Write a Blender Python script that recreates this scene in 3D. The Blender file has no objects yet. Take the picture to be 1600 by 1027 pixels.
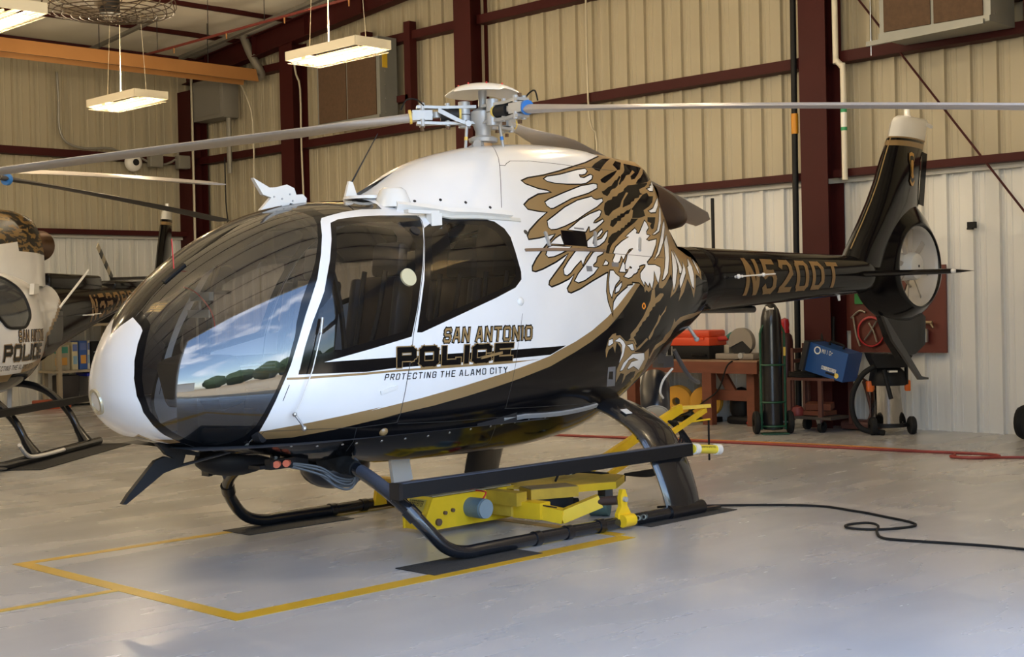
import bpy, bmesh, math, random
import numpy as np
from mathutils import Vector, Matrix
from mathutils.geometry import delaunay_2d_cdt
random.seed(7)
SC = bpy.context.scene
COL = SC.collection
# ------------------------------------------------------------------ camera
cam_d = bpy.data.cameras.new('camera'); cam = bpy.data.objects.new('camera', cam_d); COL.objects.link(cam)
SC.camera = cam
cam_d.sensor_width = 36.0; cam_d.lens = 2167.425 / 1600 * 36.0; cam_d.shift_y = -13.5 / 1600
cam_d.clip_start = 0.05; cam_d.clip_end = 2000
_y, _p, _r = [math.radians(a) for a in (224.83798664, -0.55543646, -1.28266593)]
_f = Vector((math.cos(_y) * math.cos(_p), math.sin(_y) * math.cos(_p), math.sin(_p)))
_rt = Vector((math.sin(_y), -math.cos(_y), 0)); _up = _rt.cross(_f)
_r2 = _rt * math.cos(_r) + _up * math.sin(_r); _u2 = -_rt * math.sin(_r) + _up * math.cos(_r)
cam.matrix_world = Matrix(((_r2.x, _u2.x, -_f.x, 6.859), (_r2.y, _u2.y, -_f.y, 7.067), (_r2.z, _u2.z, -_f.z, 1.5023), (0, 0, 0, 1)))
# ------------------------------------------------------------------ colour management
SC.view_settings.view_transform = 'Standard'; SC.view_settings.look = 'None'
SC.view_settings.gamma = 1.0; SC.view_settings.use_curve_mapping = False
SC.view_settings.exposure = 0.9
# ------------------------------------------------------------------ world: blue sky with light clouds
wd = bpy.data.worlds.new('world'); SC.world = wd; wd.use_nodes = True
nt = wd.node_tree; nt.nodes.clear()
o = nt.nodes.new('ShaderNodeOutputWorld'); bg = nt.nodes.new('ShaderNodeBackground')
sky = nt.nodes.new('ShaderNodeTexSky'); sky.sky_type = 'NISHITA'; sky.sun_disc = False
sky.sun_elevation = math.radians(66); sky.sun_rotation = math.radians(200); sky.air_density = 1.0; sky.dust_density = 1.0; sky.ozone_density = 1.5
tc = nt.nodes.new('ShaderNodeTexCoord'); mp = nt.nodes.new('ShaderNodeMapping'); mp.inputs['Scale'].default_value = (2.2, 2.2, 6.0)
nz = nt.nodes.new('ShaderNodeTexNoise'); nz.inputs['Scale'].default_value = 1.7; nz.inputs['Detail'].default_value = 6
rp = nt.nodes.new('ShaderNodeValToRGB'); rp.color_ramp.elements[0].position = .52; rp.color_ramp.elements[1].position = .75
mx = nt.nodes.new('ShaderNodeMixRGB'); mx.inputs[2].default_value = (9, 9, 9.2, 1)
ml = nt.nodes.new('ShaderNodeMath'); ml.operation = 'MULTIPLY'; ml.inputs[1].default_value = .6
nt.links.new(tc.outputs['Generated'], mp.inputs[0]); nt.links.new(mp.outputs[0], nz.inputs[0]); nt.links.new(nz.outputs[0], rp.inputs[0])
nt.links.new(rp.outputs[0], ml.inputs[0]); nt.links.new(ml.outputs[0], mx.inputs[0]); nt.links.new(sky.outputs[0], mx.inputs[1]); nt.links.new(mx.outputs[0], bg.inputs[0])
bg.inputs[1].default_value = 0.68
nt.links.new(bg.outputs[0], o.inputs[0])
# ------------------------------------------------------------------ sun (behind the hangar, never reaches the floor inside)
sd = bpy.data.lights.new('sun', 'SUN'); sun = bpy.data.objects.new('sun', sd); COL.objects.link(sun)
sd.energy = 8.0; sd.angle = math.radians(.55); sd.color = (1, .95, .86)
sun.rotation_euler = Vector((-.12, .36, -.92)).to_track_quat('-Z', 'Y').to_euler()
# ------------------------------------------------------------------ sky portal in the open hangar door (guides sky sampling, emits nothing itself)
pd = bpy.data.lights.new('door_portal', 'AREA'); pd.shape = 'RECTANGLE'; pd.size = 6.8; pd.size_y = 5.75; pd.cycles.is_portal = True
po = bpy.data.objects.new('door_portal', pd); COL.objects.link(po); po.location = (3.6, 5.12, 2.88)
po.rotation_euler = Vector((0, -1, 0)).to_track_quat('-Z', 'Z').to_euler()

# ------------------------------------------------------------------ helpers
MATS = {}
def M(name, col, rough=.5, metal=0., coat=0., bump=0., bscale=40., var=0., vscale=3., emit=0., spec=.5, trans=0., stretch=None):
    if name in MATS: return MATS[name]
    m = bpy.data.materials.new(name); m.use_nodes = True; t = m.node_tree; b = t.nodes['Principled BSDF']
    c = tuple(col) + (1,)
    b.inputs['Base Color'].default_value = c; b.inputs['Roughness'].default_value = rough; b.inputs['Metallic'].default_value = metal
    b.inputs['Coat Weight'].default_value = coat; b.inputs['Coat Roughness'].default_value = .04
    b.inputs['Specular IOR Level'].default_value = spec; b.inputs['Transmission Weight'].default_value = trans
    if emit: b.inputs['Emission Color'].default_value = c; b.inputs['Emission Strength'].default_value = emit
    co = t.nodes.new('ShaderNodeTexCoord'); mp = t.nodes.new('ShaderNodeMapping'); t.links.new(co.outputs['Object'], mp.inputs[0])
    if stretch: mp.inputs['Scale'].default_value = stretch
    n = t.nodes.new('ShaderNodeTexNoise'); n.inputs['Scale'].default_value = vscale; n.inputs['Detail'].default_value = 5; t.links.new(mp.outputs[0], n.inputs[0])
    v = var if var else .06
    x = t.nodes.new('ShaderNodeMixRGB'); x.blend_type = 'MIX'
    x.inputs[1].default_value = tuple(max(0, k * (1 - v)) for k in col) + (1,); x.inputs[2].default_value = tuple(min(1, k * (1 + v)) for k in col) + (1,)
    t.links.new(n.outputs[0], x.inputs[0]); t.links.new(x.outputs[0], b.inputs['Base Color'])
    if bump:
        n2 = t.nodes.new('ShaderNodeTexNoise'); n2.inputs['Scale'].default_value = bscale; n2.inputs['Detail'].default_value = 4
        t.links.new(mp.outputs[0], n2.inputs[0]); bp = t.nodes.new('ShaderNodeBump'); bp.inputs['Strength'].default_value = bump; bp.inputs['Distance'].default_value = .01
        t.links.new(n2.outputs[0], bp.inputs['Height']); t.links.new(bp.outputs[0], b.inputs['Normal'])
    MATS[name] = m; return m
def glass(name, tint, ior=1.5, rough=0.0, haze=0.0):
    if name in MATS: return MATS[name]
    m = bpy.data.materials.new(name); m.use_nodes = True; t = m.node_tree; t.nodes.clear()
    o = t.nodes.new('ShaderNodeOutputMaterial'); tr = t.nodes.new('ShaderNodeBsdfTransparent'); tr.inputs[0].default_value = tuple(tint) + (1,)
    gl = t.nodes.new('ShaderNodeBsdfGlossy'); gl.inputs['Roughness'].default_value = rough; gl.inputs[0].default_value = (1, 1, 1, 1)
    fr = t.nodes.new('ShaderNodeFresnel'); fr.inputs[0].default_value = ior
    ge = t.nodes.new('ShaderNodeNewGeometry')
    mx = t.nodes.new('ShaderNodeMixShader'); t.links.new(fr.outputs[0], mx.inputs[0]); t.links.new(tr.outputs[0], mx.inputs[1]); t.links.new(gl.outputs[0], mx.inputs[2])
    last = mx
    if haze:
        df = t.nodes.new('ShaderNodeBsdfDiffuse'); df.inputs[0].default_value = (.8, .8, .8, 1)
        m2 = t.nodes.new('ShaderNodeMixShader'); m2.inputs[0].default_value = haze; t.links.new(mx.outputs[0], m2.inputs[1]); t.links.new(df.outputs[0], m2.inputs[2]); last = m2
    t.links.new(last.outputs[0], o.inputs[0]); MATS[name] = m; return m
def link(name, me, mats=None, parent=None, smooth=True, ang=40):
    ob = bpy.data.objects.new(name, me); COL.objects.link(ob)
    for m in (mats if isinstance(mats, (list, tuple)) else [mats] if mats else []): me.materials.append(m)
    if parent: ob.parent = parent
    return ob
def tag(o, label=None, cat=None, group=None, kind=None):
    if label: o['label'] = label
    if cat: o['category'] = cat
    if group: o['group'] = group
    if kind: o['kind'] = kind
    return o
def empty(name, loc=(0, 0, 0), rz=0., **k):
    e = bpy.data.objects.new(name, None); COL.objects.link(e); e.location = loc; e.rotation_euler = (0, 0, rz); e.empty_display_size = .2
    return tag(e, **k)
def rot_to(d):
    return Vector(d).normalized().to_track_quat('Z', 'Y').to_matrix()
class MB:
    def __init__(s): s.v = []; s.f = []; s.mi = []; s.cur = 0
    def add(s, vs, fs):
        n = len(s.v); s.v += [tuple(v) for v in vs]; s.f += [tuple(i + n for i in f) for f in fs]; s.mi += [s.cur] * len(fs); return s
    def box(s, c, d, rz=0., rx=0., ry=0., bev=0.):
        m = Matrix.Rotation(rz, 3, 'Z') @ Matrix.Rotation(ry, 3, 'Y') @ Matrix.Rotation(rx, 3, 'X'); c = Vector(c)
        if bev <= 0:
            vs = [c + m @ Vector((x * d[0] / 2, y * d[1] / 2, z * d[2] / 2)) for x in (-1, 1) for y in (-1, 1) for z in (-1, 1)]
            return s.add(vs, [(0, 1, 3, 2), (4, 6, 7, 5), (0, 4, 5, 1), (2, 3, 7, 6), (0, 2, 6, 4), (1, 5, 7, 3)])
        bm = bmesh.new(); bmesh.ops.create_cube(bm, size=1.0)
        for v in bm.verts: v.co = Vector((v.co.x * d[0], v.co.y * d[1], v.co.z * d[2]))
        bmesh.ops.bevel(bm, geom=bm.edges[:], offset=bev, segments=2, affect='EDGES', profile=.5)
        bm.verts.ensure_lookup_table(); vs = [c + m @ v.co for v in bm.verts]; fs = [[v.index for v in f.verts] for f in bm.faces]; bm.free()
        return s.add(vs, fs)
    def bar(s, p0, p1, w, h, bev=0.):
        p0 = Vector(p0); p1 = Vector(p1); d = p1 - p0; L = d.length; d.normalize()
        up = Vector((0, 0, 1)) if abs(d.z) < .95 else Vector((1, 0, 0)); y = up.cross(d).normalized(); z = d.cross(y)
        vs = []
        for p in (p0, p1):
            for a, b in ((-1, -1), (1, -1), (1, 1), (-1, 1)): vs.append(p + y * a * w / 2 + z * b * h / 2)
        return s.add(vs, [(0, 3, 2, 1), (4, 5, 6, 7), (0, 1, 5, 4), (1, 2, 6, 5), (2, 3, 7, 6), (3, 0, 4, 7)])
    def cyl(s, p0, p1, r0, r1=None, n=16, cap=True):
        r1 = r0 if r1 is None else r1; p0 = Vector(p0); p1 = Vector(p1); m = rot_to(p1 - p0)
        vs = []
        for p, r in ((p0, r0), (p1, r1)):
            for i in range(n): a = 2 * math.pi * i / n; vs.append(p + m @ Vector((r * math.cos(a), r * math.sin(a), 0)))
        fs = [(i, (i + 1) % n, n + (i + 1) % n, n + i) for i in range(n)]
        if cap: fs += [tuple(range(n - 1, -1, -1)), tuple(range(n, 2 * n))]
        return s.add(vs, fs)
    def tube(s, path, r, n=8, cap=True, closed=False):
        P = [Vector(p) for p in path]; rs = r if isinstance(r, (list, tuple)) else [r] * len(P); rings = []
        prev = None; vs = []
        for i, p in enumerate(P):
            a = P[i - 1] if i or closed else P[i]; b = P[(i + 1) % len(P)] if i < len(P) - 1 or closed else P[i]
            d = (b - a).normalized()
            if prev is None: x = d.orthogonal().normalized()
            else: x = (prev - d * prev.dot(d)).normalized()
            prev = x; y = d.cross(x)
            vs += [p + (x * math.cos(2 * math.pi * k / n) + y * math.sin(2 * math.pi * k / n)) * rs[i] for k in range(n)]
        fs = []
        m = len(P)
        for i in range(m if closed else m - 1):
            j = (i + 1) % m
            for k in range(n): fs.append((i * n + k, i * n + (k + 1) % n, j * n + (k + 1) % n, j * n + k))
        if cap and not closed: fs += [tuple(range(n - 1, -1, -1)), tuple(range((m - 1) * n, m * n))]
        return s.add(vs, fs)
    def lathe(s, prof, c=(0, 0, 0), axis=(0, 0, 1), n=24):
        m = rot_to(axis); c = Vector(c); vs = []; fs = []
        for r, z in prof:
            for k in range(n): a = 2 * math.pi * k / n; vs.append(c + m @ Vector((r * math.cos(a), r * math.sin(a), z)))
        for i in range(len(prof) - 1):
            for k in range(n): fs.append((i * n + k, i * n + (k + 1) % n, (i + 1) * n + (k + 1) % n, (i + 1) * n + k))
        return s.add(vs, fs)
    def prism(s, poly, o, u, v, t):
        """polygon (a,b) in plane o+a*u+b*v, extruded by vector t"""
        o = Vector(o); u = Vector(u); v = Vector(v); t = Vector(t); n = len(poly)
        A = [o + u * a + v * b - t / 2 for a, b in poly]; B = [p + t for p in A]
        return s.add(A + B, [tuple(range(n - 1, -1, -1)), tuple(range(n, 2 * n))] + [(i, (i + 1) % n, n + (i + 1) % n, n + i) for i in range(n)])
    def sph(s, c, r, n=12, m=8, sc=(1, 1, 1)):
        c = Vector(c); vs = []; fs = []
        for i in range(m + 1):
            t = math.pi * i / m
            for k in range(n): a = 2 * math.pi * k / n; vs.append(c + Vector((r * sc[0] * math.sin(t) * math.cos(a), r * sc[1] * math.sin(t) * math.sin(a), r * sc[2] * math.cos(t))))
        for i in range(m):
            for k in range(n): fs.append((i * n + k, (i + 1) * n + k, (i + 1) * n + (k + 1) % n, i * n + (k + 1) % n))
        return s.add(vs, fs)
    def grid(s, rows, closed=False):
        n = len(rows[0]); vs = [p for r in rows for p in r]; fs = []
        for i in range(len(rows) - 1):
            for k in range(n if closed else n - 1): fs.append((i * n + k, i * n + (k + 1) % n, (i + 1) * n + (k + 1) % n, (i + 1) * n + k))
        return s.add(vs, fs)
    def mesh(s, name, smooth=True, ang=38):
        me = bpy.data.meshes.new(name); me.from_pydata(s.v, [], s.f); bm = bmesh.new(); bm.from_mesh(me)
        bmesh.ops.remove_doubles(bm, verts=bm.verts, dist=1e-6); bmesh.ops.recalc_face_normals(bm, faces=bm.faces)
        bm.to_mesh(me); bm.free()
        if smooth: me.shade_smooth(); me.set_sharp_from_angle(angle=math.radians(ang))
        return me
    def build(s, name, mats, parent=None, smooth=True, ang=38):
        me = bpy.data.meshes.new(name); me.from_pydata(s.v, [], s.f)
        if any(s.mi): me.polygons.foreach_set('material_index', s.mi)
        bm = bmesh.new(); bm.from_mesh(me)
        bmesh.ops.remove_doubles(bm, verts=bm.verts, dist=1e-6); bmesh.ops.recalc_face_normals(bm, faces=bm.faces)
        bm.to_mesh(me); bm.free()
        if smooth: me.shade_smooth(); me.set_sharp_from_angle(angle=math.radians(ang))
        return link(name, me, mats, parent)
def spline(P, n=6):
    P = [Vector(p) for p in P]; out = []
    for i in range(len(P) - 1):
        a = P[max(i - 1, 0)]; b = P[i]; c = P[i + 1]; d = P[min(i + 2, len(P) - 1)]
        for k in range(n):
            t = k / n; out.append(.5 * ((2 * b) + (c - a) * t + (2 * a - 5 * b + 4 * c - d) * t * t + (3 * b - a - 3 * c + d) * t ** 3))
    out.append(P[-1]); return out
def copy_tree(o, parent=None):
    c = o.copy(); COL.objects.link(c); c.parent = parent
    for ch in list(o.children): copy_tree(ch, c)
    return c
# ================================================================== BUILDING
XW, YB = -7.55, -15.45       # right (gable) wall and back (eave) wall
YF = 5.0                      # front door line
XL = 17.0                     # far wall on the camera's left
RIDGE = -5.2
def roof_z(y): return 6.12 + .087 * (y - YB) if y < RIDGE else 6.12 + .087 * (RIDGE - YB) - .087 * (y - RIDGE)
def floor_mat():
    m = M('floor_epoxy', (.42, .415, .41), .2, var=.1, vscale=1.3); t = m.node_tree; b = t.nodes['Principled BSDF']
    n = t.nodes.new('ShaderNodeTexNoise'); n.inputs['Scale'].default_value = .7; n.inputs['Detail'].default_value = 6
    co = t.nodes.new('ShaderNodeTexCoord'); mp = t.nodes.new('ShaderNodeMapping'); mp.inputs['Scale'].default_value = (1, 3.5, 1); mp.inputs['Rotation'].default_value = (0, 0, .7)
    t.links.new(co.outputs['Object'], mp.inputs[0]); t.links.new(mp.outputs[0], n.inputs[0])
    r = t.nodes.new('ShaderNodeMapRange'); r.inputs[1].default_value = .3; r.inputs[2].default_value = .7; r.inputs[3].default_value = .19; r.inputs[4].default_value = .33
    t.links.new(n.outputs[0], r.inputs[0]); t.links.new(r.outputs[0], b.inputs['Roughness'])
    x = [k for k in t.nodes if k.type == 'MIX_RGB'][0]; sp = t.nodes.new('ShaderNodeTexVoronoi'); sp.inputs['Scale'].default_value = 1.6
    rr = t.nodes.new('ShaderNodeValToRGB'); rr.color_ramp.elements[0].color = (.25, .25, .25, 1); rr.color_ramp.elements[1].color = (1, 1, 1, 1); rr.color_ramp.elements[0].position = .012; rr.color_ramp.elements[1].position = .03
    t.links.new(co.outputs['Object'], sp.inputs[0]); t.links.new(sp.outputs[0], rr.inputs[0])
    mm = t.nodes.new('ShaderNodeMixRGB'); mm.blend_type = 'MULTIPLY'; mm.inputs[0].default_value = .55
    t.links.new(x.outputs[0], mm.inputs[1]); t.links.new(rr.outputs[0], mm.inputs[2]); t.links.new(mm.outputs[0], b.inputs['Base Color'])
    b.inputs['Specular IOR Level'].default_value = .55
    return m
fl = MB().box(((XL + XW) / 2, (YF + YB) / 2, -.1), (XL - XW + .4, YF - YB + .4, .2)).build('floor', floor_mat(), smooth=False)
tag(fl, 'pale grey sealed concrete hangar floor', kind='structure')
RED = M('oxide_red_steel', (.045, .005, .005), .6, var=.2, vscale=2, spec=.25)
BEIGE = M('beige_wall_panel', (.41, .365, .265), .5, var=.09, vscale=.9, stretch=(1, 1, .25))
WHITEP = M('white_wall_panel', (.66, .66, .64), .4, var=.07, vscale=.9, stretch=(1, 1, .25))
TRIM = M('white_trim', (.62, .6, .54), .45)
def panel_mesh(name, mat):
    """0.914 m wide ribbed sheet, unit height; local x along wall, y out into room"""
    W = .914; P = []
    for k in range(3):
        a = k * W / 3
        P += [(a, 0), (a + .105, 0), (a + .112, .006), (a + .125, .006), (a + .132, 0), (a + .172, 0), (a + .179, .006), (a + .192, .006), (a + .199, 0), (a + .228, 0), (a + .236, .045), (a + .284, .045), (a + .294, 0)]
    P.append((W - .004, 0)); b = MB(); b.grid([[(x, y, 0) for x, y in P], [(x, y, 1) for x, y in P]])
    me = bpy.data.meshes.new(name); me.from_pydata(b.v, [], b.f); me.materials.append(mat); me.update(); return me
ME_UP = panel_mesh('upper_panel', BEIGE); ME_LO = panel_mesh('lower_panel', WHITEP)
ZT = 2.92
def panels(wall, org, ux, rz, n, ztop):
    for i in range(n):
        p = Vector(org) + Vector(ux) * (.914 * i); pm = p + Vector(ux) * .457
        for me, z0, z1 in ((ME_LO, 0.0, ZT), (ME_UP, ZT, ztop(pm))):
            o = bpy.data.objects.new('wall_panel', me); COL.objects.link(o); o.parent = wall
            o.location = (p.x, p.y, z0); o.rotation_euler = (0, 0, rz); o.scale = (1, 1, z1 - z0)
wr = empty('wall_right', (XW, -6, 0), label='ribbed metal gable wall, beige above and white below, behind the tail', kind='structure')
wb = empty('wall_back', (0, YB, 0), label='ribbed metal back wall, beige above and white below, behind the parked second helicopter', kind='structure')
def keep(o, par): o.parent = par; o.matrix_parent_inverse = Matrix.Translation(-par.location); return o
wr.location = (0, 0, 0); wb.location = (0, 0, 0)
panels(wr, (XW, YF + .05, 0), (0, -1, 0), -math.pi / 2, 23, lambda p: roof_z(p.y) + .05)
panels(wb, (XW, YB, 0), (1, 0, 0), 0.0, 27, lambda p: 6.2)
# outer skins so that no light leaks, coloured dark as shadow in panel gaps
MB().box((XW - .06, -5.2, 3.6), (.06, 21, 7.4)).build('outer_sheet', RED, wr, smooth=False)
MB().box((4.7, YB - .06, 3.1), (25, .06, 6.4)).build('outer_sheet', RED, wb, smooth=False)
def girt(wall, p0, p1, z, h=.2, d=.19):
    p0 = Vector((*p0, z)); p1 = Vector((*p1, z)); b = MB(); dirn = (p1 - p0).normalized(); nrm = Vector((0, 0, 1)).cross(dirn)
    if nrm.x < -.5 or nrm.y < -.5: nrm = -nrm
    b.bar(p0 + nrm * d, p1 + nrm * d, .012, h); b.bar(p0 + nrm * d / 2 + Vector((0, 0, h / 2)), p1 + nrm * d / 2 + Vector((0, 0, h / 2)), d, .01)
    b.bar(p0 + nrm * d / 2 - Vector((0, 0, h / 2)), p1 + nrm * d / 2 - Vector((0, 0, h / 2)), d, .01)
    return b.build('girt', RED, wall, smooth=False)
COLS = (-12.15, -7.79, -1.85, 3.6)
edges = [YB + .15] + list(COLS) + [YF]
for z, h in ((ZT + .05, .08), (4.32, .12), (5.73, .12)):
    for a, b_ in zip(edges[:-1], edges[1:]): girt(wr, (XW + .03, a + .16), (XW + .03, b_ - .16), z, h)
for z, h in ((ZT + .05, .08), (4.32, .12)):
    girt(wb, (XW + .2, YB + .03), (XL, YB + .03), z, h)
MB().box((XW + .05, -5.2, ZT - .02), (.06, 20.2, .06)).build('trim_strip', TRIM, wr, smooth=False)
MB().box((4.7, YB + .05, ZT - .02), (24.4, .06, .06)).build('trim_strip', TRIM, wb, smooth=False)
def column(wall, x, y, h, w=.36, d=.34):
    b = MB(); b.box((x, y, h / 2), (.014, w, h)); b.box((x + d, y, h / 2), (.014, w, h)); b.box((x + d / 2, y, h / 2), (d, .012, h))
    return b.build('column', RED, wall, smooth=False)
for y in COLS: column(wr, XW + .03, y, roof_z(y) - .35)
column(wr, XW + .1, YB + .22, 5.6, .42)
def rafter(y0, y1, x):
    b = MB(); p0 = Vector((x, y0, roof_z(y0) - .2)); p1 = Vector((x, y1, roof_z(y1) - .2))
    b.bar(p0, p1, .012, .36); b.bar(p0 + Vector((0, 0, .18)), p1 + Vector((0, 0, .18)), .2, .014); b.bar(p0 - Vector((0, 0, .18)), p1 - Vector((0, 0, .18)), .2, .014)
    for k in range(int(abs(y1 - y0) / 1.5)):
        y = y0 + (k + .5) * 1.5 * (1 if y1 > y0 else -1); b.box((x, y, roof_z(y) - .2), (.18, .012, .36))
    return b
b = rafter(YB + .1, RIDGE, XW + .3); b.build('rafter', RED, wr, smooth=False)
rafter(RIDGE, YF, XW + .3).build('rafter', RED, wr, smooth=False)
# ceiling: white faced insulation bellying between purlins
ce = MB(); ys = np.linspace(YB, YF + .1, 150); xs = np.linspace(XW, XL, 110); PUR = 1.52
rows = []
for y in ys:
    ph = (y - YB) / PUR; s = abs(math.sin(math.pi * ph)) ** .8
    r = []
    for x in xs:
        q = abs(math.sin(math.pi * (x - XW) / 1.25)) ** .7
        r.append((x, y, roof_z(y) + .16 - .10 * s * (.35 + .65 * q) + .02 * math.sin(5.1 * x + 3 * y) * s))
    rows.append(r)
ce.grid(rows); cl = ce.build('ceiling', M('white_insulation_facing', (.80, .76, .66), .6, bump=.25, bscale=6, var=.08, vscale=2), ang=180)
tag(cl, 'white faced insulation bellying between red roof purlins', kind='structure')
MB().add([(XW - .1, YB - .1, 6.5), (XL + .1, YB - .1, 6.5), (XL + .1, RIDGE, 7.6), (XW - .1, RIDGE, 7.6), (XW - .1, YF + .2, 6.5), (XL + .1, YF + .2, 6.5)], [(0, 1, 2, 3), (3, 2, 5, 4)]).build('roof_sheet', WHITEP, cl, smooth=False)
k = 0
y = YB
while y < YF - .5:
    if y > YB + .2: MB().bar((XW, y, roof_z(y) + .13), (XL, y, roof_z(y) + .13), .06, .10).build('purlin', RED, cl, smooth=False)
    y += PUR
for xx in (-1.2, 5.2, 11.4):
    rafter(YB + .1, RIDGE, xx).build('rafter', RED, cl, smooth=False) if xx > 6 else None
# hangar front and far left side
wf = empty('wall_front', (0, 0, 0), label='front wall around the open hangar door', kind='structure')
OX0, OX1 = 0.2, 7.0
MB().box(((XW + OX0) / 2, YF + .1, 3.2), (OX0 - XW, .1, 6.4)).build('door_leaf', BEIGE, wf, smooth=False)
MB().box(((OX1 + XL) / 2, YF + .1, 3.2), (XL - OX1, .1, 6.4)).build('door_leaf', BEIGE, wf, smooth=False)
MB().box(((OX0 + OX1) / 2, YF + .1, 6.1), (OX1 - OX0 + .4, .12, .7)).build('door_header', WHITEP, wf, smooth=False)
MB().box((OX1, YF, 2.9), (.16, .2, 5.8)).build('door_jamb', TRIM, wf, smooth=False)
wl = MB().box((XL + .05, -5.2, 3.4), (.12, 21, 7.4)).build('wall_left', BEIGE, smooth=False); tag(wl, 'plain far wall of the hangar outside the picture', kind='structure')
TAB = {"w": [0.0, 0.1302, 0.2562, 0.3771, 0.4862, 0.5851, 0.6727, 0.728, 0.7552, 0.769, 0.7642, 0.7409, 0.6937, 0.6175, 0.5063, 0.4283, 0.377, 0.3247, 0.2568], "zt": [1.08, 1.2467, 1.3892, 1.5444, 1.7014, 1.8515, 1.9919, 2.1099, 2.1766, 2.1651, 2.147, 2.1362, 2.1287, 2.1106, 2.0614, 2.003, 1.9554, 1.9238, 1.8859], "zb": [1.08, 0.9805, 0.8872, 0.81, 0.76, 0.7129, 0.6684, 0.6133, 0.5566, 0.5178, 0.5043, 0.4992, 0.513, 0.5998, 0.8658, 1.0518, 1.1614, 1.2351, 1.3289], "zc": [1.08, 1.0608, 1.0513, 1.0513, 1.0611, 1.0808, 1.1106, 1.1504, 1.1903, 1.2303, 1.2704, 1.3104, 1.3604, 1.4203, 1.4998, 1.5674, 1.6049, 1.6424, 1.6595], "nt": [2.0, 1.9993, 2.0034, 2.0185, 2.032, 2.1307, 2.2257, 2.3203, 2.4131, 2.5074, 2.5036, 2.501, 2.3985, 2.2944, 2.1916, 2.0847, 1.9755, 1.9652, 1.9538], "nb": [2.0, 2.0084, 2.0138, 2.1166, 2.2172, 2.3166, 2.415, 2.5114, 2.6043, 2.5915, 2.5702, 2.441, 2.4014, 2.2473, 2.0818, 2.0466, 1.9762, 2.0139, 2.0589], "wc": [0.0, 0.0499, 0.0997, 0.1193, 0.1386, 0.1578, 0.1773, 0.2172, 0.3185, 0.4212, 0.5061, 0.5375, 0.51, 0.4307, 0.3397, 0.2725, 0.1936, 0.1615, 0.1331], "ztc": [1.08, 1.1975, 1.2938, 1.3878, 1.479, 1.5476, 1.6553, 1.776, 1.9263, 2.1312, 2.4371, 2.593, 2.6651, 2.6794, 2.6325, 2.5829, 2.2901, 1.9116, 1.7702], "nc": [2.0, 1.999, 1.9978, 1.9962, 1.9942, 1.9925, 1.9916, 1.9931, 2.1986, 2.3097, 2.4286, 2.444, 2.4481, 2.4388, 2.4144, 2.3713, 2.105, 1.8566, 1.8172]}
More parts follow.
